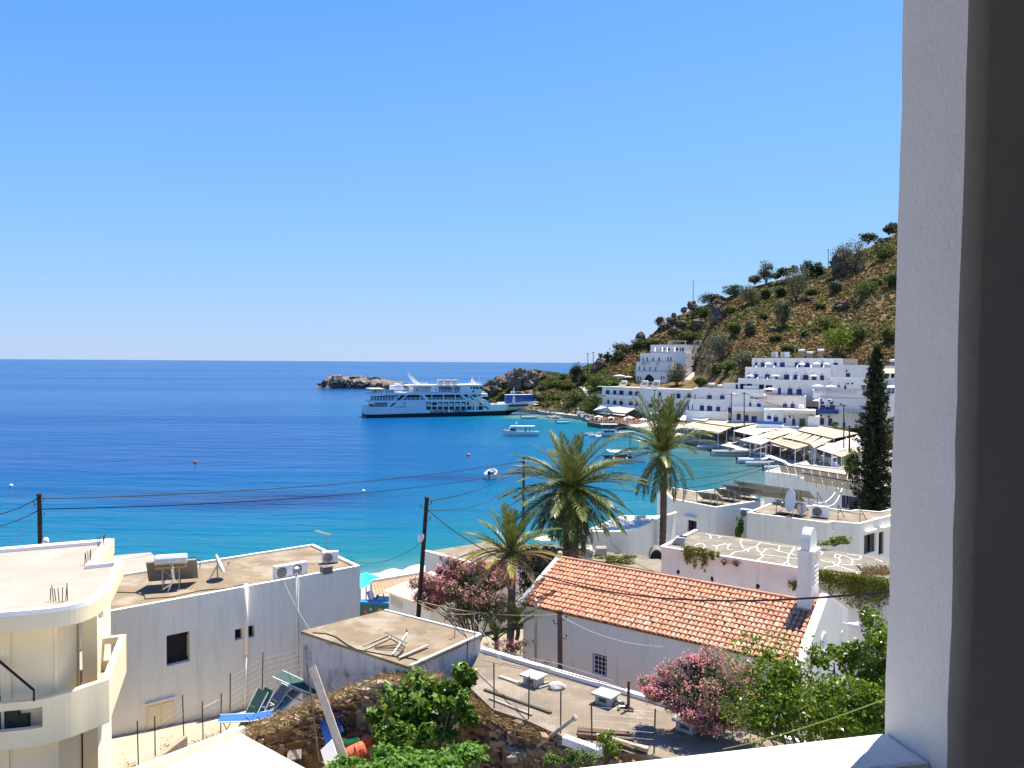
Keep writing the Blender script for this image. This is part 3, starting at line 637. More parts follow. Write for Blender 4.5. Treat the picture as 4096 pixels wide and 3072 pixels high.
m = MB(); m.tube([tc_+e*.62,tc_+e*.9+UZ*.05,tc_+e*1.12-UZ*.15,c+e*1.1+UZ*.75+g*.2],.018,6); m.build('hose',BLACK,sh)
def dish(name,label,base,r,ax,hgt=.55,m_=None):
    d = thing(name,label,'satellite dish',base); ax = Vector(ax).normalized(); cc = Vector(base) + UZ * hgt
    q = MB(); q.lathe(cc,[(0.02,0.0),(r*.4,r*.03),(r*.75,r*.13),(r,r*.26),(r*.99,r*.285),(r*.74,r*.16),(r*.38,r*.055),(0.02,r*.02)],24,ax); q.build('reflector',m_ or mat('grey dish enamel',(.55,.55,.53),(.48,.48,.46),5,.5),d,smooth=True)
    q = MB(); q.tube([base,cc-ax*.03],.03,6); q.build('mast',METAL,d)
    sd = ax.cross(UZ).normalized(); q = MB()
    q.tube([cc+sd*r*.5-ax*.02,Vector(base)-ax*.5+sd*.3+UZ*.01],.014,5); q.tube([cc-sd*r*.5-ax*.02,Vector(base)-ax*.5-sd*.3+UZ*.01],.014,5); q.build('stay',METAL,d)
    up = sd.cross(ax); tip = cc + ax * r * .95 - up * r * .25; q = MB(); q.tube([cc-up*r*.95+ax*r*.22,tip],.014,5); q.lathe(tip-ax*.02,[(.03,-.06),(.045,0),(.045,.06)],8,-ax); q.build('feed_arm',METAL,d); return d
dish('satellite_dish','grey satellite dish on the roof of the white flat house',HZ(Z1(1487,372),zh),.48,(0.90,0.30,0.42),.62)
def ac_unit(label,base,ud,w=.8,h=.55,dp=.3,group=None):
    o = thing('air_conditioner',label,'air conditioner',base,group); ud = Vector(ud).normalized(); nd = Vector((ud.y,-ud.x,0)); b0 = Vector(base)
    q = MB(); q.obox(b0-ud*w/2+UZ*.06,ud*w,-nd*dp,UZ*h); q.build('casing',WPLAS,o,bevel=.015)
    q = MB(); q.lathe(b0-ud*w*.14+UZ*(.06+h*.5)+nd*.003,[(h*.42,0),(h*.42,.02),(h*.1,.03)],16,nd); g_ = q.build('fan_grille',mat('grille dark',(.05,.05,.05),rough=.6),o)
    q = MB()
    for k in range(-3,4): q.obox(b0-ud*(w*.14+h*.42)+UZ*(.06+h*.5+k*h*.12)+nd*.035,ud*h*.84,nd*.008,UZ*.012)
    q.build('guard',WPLAS,g_)
    for s in (-.3,.3): q = MB(); q.obox(b0+ud*(w*s-.03),ud*.06,-nd*dp,UZ*.06); q.build('foot',METAL,o)
    return o
ac_unit('air conditioner beside another, left of the two on the white house roof',HZ(Z2(405,372),zh),uh)
ac_unit('air conditioner right of its twin near the front rim of the roof',HZ(Z2(508,352),zh),uh)
ac_unit('air conditioner by the antenna mast at the roof corner over the sea',HZ(Z2(720,265),zh),Vector((.95,.3,0)),.75,.5)
bp_ = HZ(Z2(692,330),zh); an = thing('television_antenna','tall television antenna on a concrete block at the roof corner','antenna',(bp_.x,bp_.y,zh))
m = MB(); m.box((bp_.x,bp_.y,zh+.16),(.45,.35,.32),.7); m.build('concrete_block',ROOFG,an)
tp = Vector((bp_.x,bp_.y,zh)) + UZ * ((330-55)/6.828*bp_.y/800); m = MB(); m.tube([Vector((bp_.x,bp_.y,zh+.3)),tp],.018,6); m.build('mast',METAL,an)
dd = Vector((-.75,.3,.12)); m = MB(); m.tube([tp+dd*.7,tp-dd*.35],.012,5); sd = dd.cross(UZ).normalized()
for k in range(9): p = tp + dd * (.68-k*.11); m.tube([p-sd*.13,p+sd*.13],.007,4)
m.build('elements',mat('red plastic antenna',(.50,.18,.14),(.6,.5,.45),9,.5),an)
m = MB(); pts = [HZ(Z1(*q),zh+.02) for q in ((800,458),(930,462),(985,480),(990,505),(1180,490),(1380,445),(1560,432),(1660,405))]; m.tube(pts,.018,5); m.build('cable',BLACK,origin=pts[0],label='black cable lying across the white house roof',cat='cable')
# pale flat roof of the house behind
zq_ = 9.6; p = [HZ(Z1(*q),zq_) for q in ((560,250),(1015,210),(1110,300),(700,420))]
nb = thing('pale_roof_house','low house with pale flat roof behind the white flat house','house',(p[0].x,p[0].y,5)); m = MB(); m.prism([X2(p[3]),X2(p[2]),X2(p[1]),X2(p[0])],2,zq_-.01); m.build('wall',CREAM,nb); m = MB(); m.prism(inset([X2(p[3]),X2(p[2]),X2(p[1]),X2(p[0])],-.12),zq_,zq_+.15); m.build('roof',ROOFB,nb)
# ------------------------------------------------------------ grey block with the ochre flat roof (middle)
zm = 9.8
A_,B_,C_,D_ = [HZ(Z2(*q),zm) for q in ((532,742),(1090,600),(1745,768),(1265,985))]
mr = thing('ochre_roof_block','stained low block with ochre flat roof and scattered laths','house',(D_.x,D_.y,6))
m = MB(); P = [X2(A_),X2(D_),X2(C_),X2(B_)]
for i in range(4): wallface(m,P[i],P[(i+1) % 4],4.8,zm)
m.build('wall',OLDW,mr); m = MB(); m.prism(inset(P,-.05),zm+.003,zm+.10); m.build('roof',ROOFP,mr)
m = MB(); o1 = inset(P,-.06); o2 = inset(P,.06)
for i in (1,2): a,b = P[i],P[(i+1) % 4]; m.bar((a.x,a.y,zm+.12),(b.x,b.y,zm+.12),.10,.05)
m.build('rim',OLDW2,mr)
def stick(label,p,q,z,w_,h_,mt,name='plank',cat='plank',group=None,dz=(0,0)):
    a,b = HZ(p,z),HZ(q,z); c = (a+b) / 2; mm = MB(); mm.bar(a+UZ*(h_/2+dz[0]),b+UZ*(h_/2+dz[1]),w_,h_); return mm.build(name,mt,origin=(c.x,c.y,z),label=label,cat=cat,group=group)
zt_ = zm + .105
for i,(p,q,mt,lb) in enumerate((((945,828),(1110,762),WOODG,'pale lath lying furthest left on the ochre roof'),((960,852),(1135,775),WOODG,'pale lath beside the furthest left lath on the ochre roof'),((1022,838),(1205,822),WOODD,'dark lath under the crossed white strips on the ochre roof'),((1030,842),(1210,848),WOODD,'dark lath lowest of the crossed pile on the ochre roof'),((1145,885),(1245,745),WPLAS,'white strip crossing the pile of laths on the ochre roof'),((1190,908),(1390,825),WOODG,'long loose board right of the lath pile on the ochre roof'),((1180,895),(1228,840),WOODD,'short dark lath near the long loose board'),((1095,735),(1240,815),METAL,'thin grey strip pointing to the sea on the ochre roof'))):
    stick(lb,Z2(*p),Z2(*q),zt_+.012*i,.055 if i != 5 else .12,.03,mt,dz=(.0,.03))
m = MB(); pts = [HZ(Z2(*q),zt_+.02) for q in ((600,735),(690,740),(760,765),(830,815),(900,850),(1000,868),(1120,890),(1280,912),(1365,940),(1390,985))]; m.tube(pts,.018,5); m.build('cable',BLACK,origin=pts[0],label='black cable looping over the ochre flat roof',cat='cable')
# ------------------------------------------------------------ shed with white corrugated sheets
zc_ = 8.5; s0,s1,s2 = HZ(Z2(120,1402),zc_),HZ(Z2(600,1659),zc_),HZ(Z1(1040,1640),zc_)
us = (s1-s0).normalized(); vs_ = (s2-s0).normalized(); sdn = thing('corrugated_shed','shed roofed with bright white corrugated sheets','shed',(s0.x,s0.y,6))
m = MB(); rows = []; Lu = 7.2; Lv = 6.0; nc = 240
for k in range(2): rows.append([tuple(s0+us*(Lu*i/nc)+vs_*(0.12+Lv*k)+UZ*(.034*math.cos(i*math.pi)+(-.05-.30*k))) for i in range(nc+1)])
SHEET = mat('white painted sheet',(0.82,0.83,0.84),(0.74,0.75,0.77),1.5,0.6)
m.grid(rows); rows2 = [[(x,y,z-.012) for x,y,z in r] for r in rows]; m.grid(rows2[::-1]); m.build('sheet_roof',SHEET,sdn,smooth=True)
m = MB(); m.obox(s0+UZ*-4.2-us*.1-vs_*.06,us*.3*0+us*.18,vs_*Lv,UZ*4.3); m.obox(s0+UZ*-4.2+us*.12-vs_*.02,us*Lu,vs_*.12,UZ*4.05); m.build('wall',CREAM,sdn)
# ------------------------------------------------------------ terrace roof in front of the church
zt = 9.2
T = [HZ(Z3(*q),zt) for q in ((100,1075),(290,1258),(525,1335),(745,1432),(960,1532),(1385,1572),(1900,1660))]; T[-1] = T[-2] + (T[-2]-T[2]).normalized() * 6.5
Bk = [HZ(Z3(*q),zt) for q in ((210,860),(620,985),(1220,1160))]; Bk.append(Bk[-1]+(Bk[-1]-Bk[0]).normalized()*7)
tr = thing('terrace_roof','broad dusty flat roof terrace in front of the church','roof terrace',(T[3].x,T[3].y,6))
P = [X2(q) for q in T] + [X2(q) for q in reversed(Bk)]
m = MB(); m.poly([(q.x,q.y,zt) for q in P]); m.build('terrace_floor',ROOFC,tr)
STONE = mat('rubble stone and earth',(0.36,0.235,0.13),(0.20,0.12,0.065),1.6,0.95,0.12,4,c3=(0.46,0.36,0.25),scale3=1.8,thr3=(.52,.66),detail=8)
m = MB(); n_ = len(P)
for i in range(n_): a,b = P[i],P[(i+1) % n_]; m.poly([(a.x,a.y,4.6),(b.x,b.y,4.6),(b.x,b.y,zt-.003),(a.x,a.y,zt-.003)])
m.build('retaining_wall',STONE,tr)
m = MB(); 
for i in range(len(Bk)-1): m.bar(Bk[i]+UZ*.07,Bk[i+1]+UZ*.07,.22,.15)
m.bar(Bk[0]+UZ*.07,HZ(Z3(20,945),zt)+UZ*.07,.22,.15); m.build('white_rim',WTRIM,tr,bevel=.02)
CONC = mat('pale concrete',(0.55,0.51,0.44),(0.44,0.41,0.36),4,0.9,.01,20)
for q,lb in (((570,1088),'small slab-topped vent beside planks on the dusty terrace'),((1065,1218),'small slab-topped vent beside grey pipes on the dusty terrace'),((1622,1400),'small slab-topped vent in front of the pink oleander')):
    b = HZ(Z3(*q),zt); o = thing('roof_vent',lb,'vent',b,'vents on the terrace'); rz = math.atan2(Bk[1].y-Bk[0].y,Bk[1].x-Bk[0].x)
    m = MB(); u_ = Vector((math.cos(rz),math.sin(rz),0)); v_ = Vector((-u_.y,u_.x,0))
    for s in (-1,1):
        m.obox(b+u_*(s*.21-.06)-v_*.22,u_*.12,v_*.44,UZ*.28)
    m.obox(b-u_*.15+v_*.02,u_*.3,v_*.12,UZ*.28); m.obox(b-u_*.15-v_*.2,u_*.3,v_*.08,UZ*.09); m.build('block',CONC,o)
    m = MB(); m.box(b+UZ*.315,(.74,.62,.07),rz); m.build('slab',CONC,o,bevel=.01)
for p,q,w_,mt,lb in (((340,1040),(470,1085),.16,WOODG,'short plank lying left of the first roof vent'),((235,1130),(690,1290),.10,WOODD,'long dark beam lying along the fence'),((270,1190),(560,1305),.06,WOODG,'thin pale pole lying outside the long dark beam'),((555,1108),(680,1080),.07,WOODG,'plank offcut pointing to the round stone, upper'),((605,1120),(690,1095),.07,WOODG,'plank offcut pointing to the round stone, lower')):
    stick(lb,Z3(*p),Z3(*q),zt,w_,.06,mt)
rock('stone',HZ(Z3(725,1118),zt)+UZ*.08,(.30,.22,.16),3,CONC,label='round grey stone on the terrace beside plank offcuts',cat='stone',sub=2,rough=.2)
for i,(p,q) in enumerate((((872,1408),(1222,1438)),((868,1425),(1225,1452)),((870,1452),(1255,1492)),((1000,1462),(1352,1556)),((1100,1490),(1350,1568)),((1080,1500),(1260,1572)))):
    stick(['steel beam at the back of the scrap pile by the fence','second steel beam from the back of the scrap pile','third steel beam in the scrap pile by the fence','tan timber on the right side of the scrap pile','timber second from the front of the scrap pile','frontmost timber of the scrap pile'][i],Z3(*p),Z3(*q),zt,.12,.10,RUST if i in (0,1,2,5) else WOODG,'beam','beam','scrap beams by the fence',dz=(.02*i,.02*i))
b = HZ(Z3(1218,1265),zt); o = thing('steel_post','upright dark steel post at the terrace rim by the oleander','post',b); m = MB(); m.tube([b,b+UZ*((1265-1060)/6.828*b.y/800)],.045,8); m.build('post',RUST,o); m = MB(); m.tube([b+UZ*.15+Vector((-.1,0,0)),b+UZ*.05+Vector((.15,-.1,0))],.05,6); m.build('bracket',RUST,o)
m = MB(); pts = [HZ(Z3(*q),zt+.06) for q in ((1120,1225),(1150,1205),(1195,1215),(1205,1245),(1160,1240),(1150,1255))]; m.tube(pts,.05,7); m.build('pipe_coil',METAL,origin=pts[0],label='bent grey pipe coil next to the steel post',cat='pipe',smooth=True)
a,b = HZ(Z3(600,1508),8.7),AY(Z3(850,1318),HZ(Z3(600,1508),8.7).y-.6); m = MB(); m.tube([a,b],.055,8); d = (b-a).normalized(); m.lathe(b-d*.05,[(.055,0),(.085,.02),(.085,.12),(.05,.13)],10,d); m.build('grey_pipe',WOODG,origin=a,label='long grey pipe leaning up from the ruin over the fence',cat='pipe')
a = HZ(Z3(780,1488),zt+.0); b = HZ(Z3(1030,1580),zt); m = MB(); m.bar(a+UZ*.1,b+UZ*.1,.22,.22); m.build('low_wall',WTRIM,origin=(a+b)/2,label='low white wall below the scrap beams',cat='wall')
# wire fences: posts are parts, the mesh is one part
def fence(label,posts,ph,mt=RUST,gap=.10):
    o = thing('wire_fence',label,'fence',posts[0])
    for q in posts:
        mm = MB(); mm.tube([q,q+UZ*(ph*random.uniform(.92,1.08))+Vector((random.uniform(-.04,.04),0,0))],.022,6); mm.build('fence_post',mt,o)
    mm = MB(); r = .0018
    for a,b in zip(posts[:-1],posts[1:]):
        L = (b-a).length; k = int(L/gap)
        for i in range(k+1): q = a + (b-a) * (i/max(1,k)); mm.tube([q,q+UZ*ph*.86],r,3,False)
        for j in range(7): mm.tube([a+UZ*ph*.86*j/6,b+UZ*ph*.86*j/6],r,3,False)
    mm.build('wire_mesh',METAL,o,kind='stuff'); return o
fence('thin wire fence along the near edge of the dusty terrace',[q+Vector((0.05,.1,0)) for q in T[:6]],1.35)
# ------------------------------------------------------------ ruin: stone walls, door openings, dry grass
zw = 8.3
W0 = [HZ(Z2(x,y),z) for x,y,z in ((125,1400,8.3),(330,1335,8.4),(520,1230,8.7),(700,1150,8.95),(880,1075,9.25),(1080,1015,9.8),(1290,1000,9.9),(1400,1010,9.5))]
W0 = [q-UZ*(.2+.2*min(1,i/3)) for i,q in enumerate(W0)]
rn = thing('ruined_stone_wall','ruined rubble wall overgrown with dry grass behind the fig tree','ruin',(W0[2].x,W0[2].y,6))
def rubble(name,line,z0,thick,mt,parent,seed=0,zvar=.25):
    mm = MB(); rows = []; N = []
    for i in range(len(line)-1):
        for t in np.linspace(0,1,14,endpoint=(i == len(line)-2)): N.append(line[i]+(line[i+1]-line[i])*t)
    off = offs([X2(p) for p in N],thick)
    for k,p in enumerate(N):
        q = off[k]; zt0 = p.z + zvar * noise.fractal(Vector((p.x*1.3,p.y*1.3,seed)),1,2,3); row = []
        for s in np.linspace(0,1,12): d = .10 * noise.fractal(Vector((p.x*2.5,p.y*2.5,s*6+seed)),1,2,4); row.append((p.x+d,p.y-d,z0+(zt0-z0)*s))
        for s in np.linspace(.2,1,5): row.append((p.x+(q.x-p.x)*s,p.y+(q.y-p.y)*s,zt0+.12*noise.fractal(Vector((p.x*3,p.y*3,s*3+seed)),1,2,4)))
        row.append((q.x,q.y,z0)); rows.append(row)
    mm.grid(rows); return mm.build(name,mt,parent)
rubble('stone_face',W0,4.8,.42,STONE,rn,2,.18)
# loose stones bedded in the wall head and face
def stones(name,line,n,size,parent,zoff=(0,.1),spread=.5,mt=None,face=None):
    Vq = []
    for i in range(n):
        t = random.random() * (len(line)-1); k = int(t); p = line[k] + (line[min(k+1,len(line)-1)]-line[k]) * (t-k)
        if face: p = p + Vector((random.uniform(-.05,.12),random.uniform(-.22,-.05),-random.random()*face))
        else: p = p + Vector((random.uniform(-.1,spread*.5),random.uniform(-.05,spread),random.uniform(*zoff)))
        r = size * random.uniform(.5,1.4); M = Matrix.Rotation(random.uniform(0,6),3,'Z') @ Matrix.Rotation(random.uniform(-.4,.4),3,'X')
        c8 = [p+M @ Vector((sx*r*random.uniform(.8,1.2),sy*r*random.uniform(.6,1),sz*r*random.uniform(.45,.75))) for sz in (-1,1) for sy in (-1,1) for sx in (-1,1)]
        for f_ in ((0,2,3,1),(4,5,7,6),(0,1,5,4),(2,6,7,3),(0,4,6,2),(1,3,7,5)): Vq.append([c8[j] for j in f_])
    return quads(name,np.array([[tuple(c) for c in q] for q in Vq]),mt or mat('loose limestone',(.50,.41,.30),(.32,.24,.16),2.2,.95,.03,12,island=.35),parent,kind='stuff')
stones('loose_stones',W0,520,.08,rn); stones('face_stones',W0,260,.085,rn,face=2.6,mt=mat('earthy stones',(.38,.27,.17),(.24,.15,.09),2.5,.95,.03,12,island=.4))
DRY = leafmat('dry grass blades',(0.50,0.37,0.19),(0.26,0.16,0.06),0.25,0.7)
def grass(name,pts,n,h,spread,mt,parent=None,lean=.5,**kw):
    P = np.array([tuple(p) for p in pts]); i = RNG.integers(0,len(P),n); b = P[i] + RNG.normal(size=(n,3)) * np.array([spread,spread,.02])
    d = RNG.normal(size=(n,3)) * lean; d[:,2] = 1; d *= (h*RNG.uniform(.4,1.2,n))[:,None]; s = RNG.normal(size=(n,3)); s[:,2] = 0; s /= np.linalg.norm(s,axis=1,keepdims=True); s *= .006
    tip = b + d; tip[:,2] -= np.abs(RNG.normal(size=n)) * h * .35; midp = b + d * .55
    return quads(name,np.stack([b-s,b+s,midp+s*.9,tip],axis=1),mt,parent,kind=kw.pop('kind','stuff'),**kw)
dens = [W0[k]+(W0[k+1]-W0[k])*t+Vector((random.uniform(0,.3),random.uniform(0,.45),.08)) for k in range(7) for t in np.linspace(0,1,14)]
grass('dry_grass',dens,4800,.20,.17,DRY,rn,.8)
hang = [q+Vector((random.uniform(0,.1),-.12-random.random()*.1,-random.random()*.9)) for q in dens]
grass('dry_grass',hang,1300,.18,.10,DRY,rn,1.6)
# openings and lintels in the wall face seen from us
for (x0,y0,x1,y1,lb) in ((800,1265,880,1430,0),(440,1400,520,1560,0)):
    yy = HZ(Z2((x0+x1)/2,1250),zw).y - .35; a,b = AY(Z2(x0,y0),yy),AY(Z2(x1,y1),yy); m = MB(); m.obox(Vector((a.x,yy,b.z)),Vector((b.x-a.x,.1,0)),Vector((0,.25,0)),UZ*(a.z-b.z)); m.build('blocked_doorway',mat('old brown boards',(.22,.13,.07),(.15,.09,.05),3,.9),rn)
for (p,q) in (((330,1475),(895,1205)),((640,1470),(1100,1480))):
    a,b = AY(Z2(*p),HZ(Z2(*p),7.4).y-.3),AY(Z2(*q),HZ(Z2(q[0],q[1]),7.4).y-.5); m = MB(); m.bar(a,b,.16,.14); m.build('timber_lintel',WOODD,rn)
# earth floor and far side wall of the ruin
a = [HZ(Z2(*q),6.1) for q in ((120,1659),(640,1560),(1000,1480),(1748,1480))]
m = MB(); m.poly([(-9.5,20,6.3),(4,17,6.4),(2,25.5,6.3),(-2,30.5,6.2),(-6,30,6.1),(-9,26,6.1)]); m.build('ruin_floor',mat('dark earth',(.16,.12,.08),(.10,.08,.05),1.5,.95,.05,6),rn)
wl = [HZ(Z3(*q),8.9) for q in ((60,1150),(180,1250),(330,1300),(560,1390),(700,1420),(830,1405))]
rubble('inner_wall',wl,4.8,.4,STONE,rn,9); stones('inner_stones',wl,160,.10,rn); stones('inner_face_stones',wl,150,.085,rn,face=2.2,mt=MATS['earthy stones']); grass('dry_grass',[q+Vector((0,0,.05)) for q in smooth_poly(wl,6)],6000,.28,.26,DRY,rn,.9)
wl2 = [HZ(Z3(*q),8.2) for q in ((420,1600),(560,1560),(640,1500),(760,1440))]; stones('retaining_stones',[q-UZ*.1 for q in T[:6]],420,.11,tr,face=3.0,mt=MATS['earthy stones']); rubble('near_wall',wl2,5.5,.5,STONE,rn,5); stones('near_stones',wl2,120,.14,rn)
# things leaning in the ruin
def board(label,p0,p1,y0,y1,w_,t_,mt,name='board',cat='board'):
    a,b = AY(p0,y0),AY(p1,y1); d = b - a; sd = d.cross(Vector((0,1,0))).normalized(); mm = MB(); mm.obox(a-sd*w_/2,d,sd*w_,sd.cross(d).normalized()*t_); return mm.build(name,mt,origin=a,label=label,cat=cat)
board('long pale scaffold board leaning across the ruin wall',Z2(815,1610),Z2(592,968),24.6,26.6,.26,.05,WOODG)
board('dark thin pole leaning left of the scaffold board',Z2(640,1610),Z2(558,940),24.8,26.4,.04,.04,WOODD,'pole','pole')
PBL = mat('faded blue board',(.02,.07,.30),(.03,.10,.36),3,.5)
board('blue door panel leaning behind the scaffold board',Z2(715,1490),Z2(655,1290),25.5,26.2,.30,.05,PBL,'blue_board','board'); board('narrow blue panel right of the scaffold board',Z2(790,1420),Z2(735,1260),25.8,26.4,.2,.04,PBL,'blue_board','board')
board('white board lying against the foot of the scaffold board',Z2(735,1640),Z2(690,1500),24.4,25.0,.5,.03,WPLAS); board('grey board leaning next to the white board',Z2(770,1600),Z2(745,1480),24.9,25.3,.3,.03,METAL); board('old door board in the dark doorway of the ruin',Z2(470,1600),Z2(475,1535),25.2,25.4,.45,.04,WOODG)
ORG = mat('faded orange plastic',(.62,.13,.05),(.55,.16,.08),5,.5); GRN = mat('green plastic',(.03,.28,.12),(.04,.34,.15),4,.5)
c = AY(Z2(895,1555),24.9); o = thing('orange_buoy','orange plastic drum lying nearest the scaffold board','drum',c-UZ*.3); m = MB(); m.lathe(c-Vector((.3,0,.1)),[(.12,0),(.22,.03),(.24,.12),(.24,.5),(.22,.58),(.12,.62)],14,(1,.3,.35)); m.build('drum',ORG,o,smooth=False); m = MB(); m.lathe(c+Vector((.02,.02,.02)),[(.245,0),(.255,.02),(.245,.04)],14,(1,.3,.35)); m.build('hoop',ORG,o)
c = AY(Z2(960,1480),25.6); o = thing('orange_float','orange plastic float behind the green crate','float',c-UZ*.2); m = MB(); m.lathe(c-Vector((.15,0,.1)),[(.05,0),(.17,.05),(.2,.2),(.16,.36),(.05,.4)],12,(.8,.2,.5)); m.build('float',ORG,o,smooth=True); m = MB(); m.lathe(c+Vector((.12,.05,.12)),[(.03,0),(.05,.03),(.03,.08)],8,(.8,.2,.5)); m.build('eye',ORG,o)
c = AY(Z2(858,1498),25.2); o = thing('green_crate','green plastic crate beside the orange drum','crate',c-UZ*.1); ex,ey = Vector((.95,.3,.05)),Vector((-.3,.9,-.25))
for nm,O_,a_,b_,c_ in (('crate_bottom',c-ex*.26-ey*.17,ex*.52,ey*.34,UZ*.02),('crate_side',c-ex*.26-ey*.17,ex*.52,ey*.02,UZ*.14),('crate_side',c-ex*.26+ey*.15,ex*.52,ey*.02,UZ*.14),('crate_end',c-ex*.26-ey*.15,ex*.02,ey*.30,UZ*.14),('crate_end',c+ex*.24-ey*.15,ex*.02,ey*.30,UZ*.14)):
    m = MB(); m.obox(O_,a_,b_,c_); m.build(nm,GRN,o)
# lane with folded sunbeds behind the ruin wall
fence('wire fence in front of the white flat house',[HZ(Z1(x,y),z) for x,y,z in ((945,1640,6.2),(1060,1590,6.3),(1255,1445,6.3),(1387,1490,6.4),(1507,1430,6.5))],1.5)
fence('wire fence between the sunbeds and the stained block',[HZ(Z2(x,y),z) for x,y,z in ((35,1270,7.0),(255,1130,7.0),(540,1050,7.2),(875,1060,8.3),(1062,985,8.4),(1240,990,8.6))],1.45)
TUBEW = mat('white tube frame',(.75,.76,.74),rough=.4)
def sunbed(label,base,rot,tilt,fab,fold=0.0,group='folded sunbeds behind the ruin'):
    o = thing('sunbed',label,'sunbed',base,group); M = Matrix.Rotation(rot,4,'Z') @ Matrix.Rotation(tilt,4,'Y'); T_ = lambda x,y,z: Vector(base) + (M @ Vector((x,y,z)))
    mm = MB(); mm.obox(T_(-.9,-.28,.30),(M.to_3x3() @ Vector((1.15,0,0))),(M.to_3x3() @ Vector((0,.56,0))),(M.to_3x3() @ Vector((0,0,.015)))); mm.obox(T_(.27,-.28,.30),(M.to_3x3() @ Vector((.62,0,fold))),(M.to_3x3() @ Vector((0,.56,0))),(M.to_3x3() @ Vector((0,0,.015)))); mm.build('fabric',fab,o)
    for s in (-1,1): mm = MB(); mm.tube([T_(-.95,s*.31,.29),T_(.26,s*.31,.29),T_(.9,s*.31,.29+fold)],.022,6); mm.build('side_rail',TUBEW,o)
    for x in (-.7,.35): mm = MB(); mm.tube([T_(x,-.31,.28),T_(x+.12,-.30,.02),T_(x+.12,.30,.02),T_(x,.31,.28)],.020,6); mm.build('leg',TUBEW,o)
    return o
GF = mat('dark green sling fabric',(.02,.06,.05),(.03,.08,.07),6,.6); GYF = mat('grey green sling',(.16,.22,.24),(.20,.26,.28),4,.6); BF = mat('blue sling fabric',(.02,.12,.52),(.03,.14,.58),5,.6)
sunbed('bright blue sunbed standing at the end of the ruin wall',HZ(Z2(140,1370),6.95),.1,0,BF,.1)
sunbed('dark green sunbed tipped up, leftmost of the pile',HZ(Z2(215,1310),7.0),.9,-.95,GF); sunbed('dark green sunbed tipped up, second of the pile',HZ(Z2(265,1300),7.0),.85,-1.0,GF)
sunbed('grey-green sunbed tipped up in the middle of the pile',HZ(Z2(350,1270),7.0),.75,-.8,GYF); sunbed('grey-green sunbed tipped over the stones, right of the pile',HZ(Z2(430,1250),7.1),.7,-.55,GYF)
sunbed('dark green sunbed lying on top of the pile',HZ(Z2(490,1130),7.7),-.35,.25,GF,.05); sunbed('overturned sunbed frame beneath the topmost sunbed',HZ(Z2(520,1175),7.4),.2,.5,GF)
# ------------------------------------------------------------ church
ze = 10.0
EL,ER = HZ(Z3(490,535),ze),HZ(Z4(815,955),ze); ax = (ER-EL); Lc = ax.length; ax.normalize(); pp = Vector((-ax.y,ax.x,0))
wL,hL = ONP(Z3(775,222),EL,pp,UZ); wc = 2.2; hr = float(np.clip(hL,1.2,2.2)); wc = float(np.clip(wL,1.9,3.0)); print('church',Lc,wL,hL)
ch = thing('church','small white church with orange tiled roof and bell tower','church',(EL.x,EL.y,6.5))
ins_ = 0.12; c1_,c2_ = EL + pp * ins_,ER + pp * ins_
m = MB(); hs_ = holes_px(c1_,c2_,[(Z3(972,872),Z3(1070,1050),'win')]); P0,u,n,W_ = wallface(m,c1_,c2_,6.2,ze-.06,hs_,.3)
bR,bL = c2_ + pp * (2*wc-2*ins_),c1_ + pp * (2*wc-2*ins_)
m.poly([(c1_.x,c1_.y,6.2),(c1_.x,c1_.y,ze-.06),((c1_+pp*(wc-ins_)).x,(c1_+pp*(wc-ins_)).y,ze+hr-.1),(bL.x,bL.y,ze-.06),(bL.x,bL.y,6.2)]); m.poly([(bR.x,bR.y,6.2),(bR.x,bR.y,ze),(bL.x,bL.y,ze),(bL.x,bL.y,6.2)])
m.build('wall',WHITE,ch)
for h in hs_:
    o = fill_window(ch,P0,u,n,h,.3,BLUE); q = MB(); a0,a1,b0,b1 = h[:4]
    for k in range(4): x = a0 + (a1-a0) * (k+.5) / 4; q.tube([P0+u*x+UZ*b0+n*-.05,P0+u*x+UZ*b1+n*-.05],.012,4)
    for k in range(5): z = b0 + (b1-b0) * (k+.5) / 5; q.tube([P0+u*a0+UZ*z+n*-.05,P0+u*a1+UZ*z+n*-.05],.012,4)
    q.build('window_bars',WTRIM,o)
# front: gable with round recess, raised coping, bell tower
fl = ER - ax * 0.03 - pp * .05; fw_ = 2 * wc + .1; fa = Vector((fl+pp*fw_/2)[:]); zf = ze + .42
gab = [(0,6.2),(fw_,6.2),(fw_,zf-.1),(fw_/2,ze+hr+.38),(0,zf-.45)]
m = MB(); f0 = [fl+pp*a+UZ*(b-fl.z) for a,b in gab]; f1 = [q+ax*.30 for q in f0]; m.poly(list(reversed(f0))); m.poly(f1)
for i in range(5): m.poly([f0[i],f0[(i+1) % 5],f1[(i+1) % 5],f1[i]])
m.build('front_gable',WHITE,ch,bevel=.02)
m = MB(); rc_ = fl + ax * .305 + pp * fw_ * .40 + UZ * (ze+.15-fl.z); m.lathe(rc_,[(.24,0),(.34,0),(.36,.03),(.32,.05),(.24,.02)],24,ax); g_ = m.build('round_window',WTRIM,ch); m = MB(); m.lathe(rc_,[(.235,0),(.23,.012)],20,ax); m.build('pane',mat('grey recess',(.42,.42,.42),rough=.9),g_)
m = MB(); cen = fl + pp * fw_ / 2 + ax * .27; best = None
for tw in np.linspace(.14,.5,37):   # tower on the ridge, set back from the gable
    K0_ = fl + pp * (fw_/2-tw); back_,_ = ONP((811.4,590),K0_,-ax,UZ); e_ = abs(PR(K0_-ax*back_+pp*2*tw+UZ*2)[0]-818.6)
    if best is None or e_ < best[0]: best = (e_,tw,back_)
_,tw,back_ = best; back_ = float(np.clip(back_,0,2.0)); cen = fl + pp * fw_ / 2 - ax * back_; td,_ = ONP((797.0,590),cen-pp*tw,-ax,UZ); td = float(np.clip(td,.4,1.2)); print('tower',tw,back_,td)
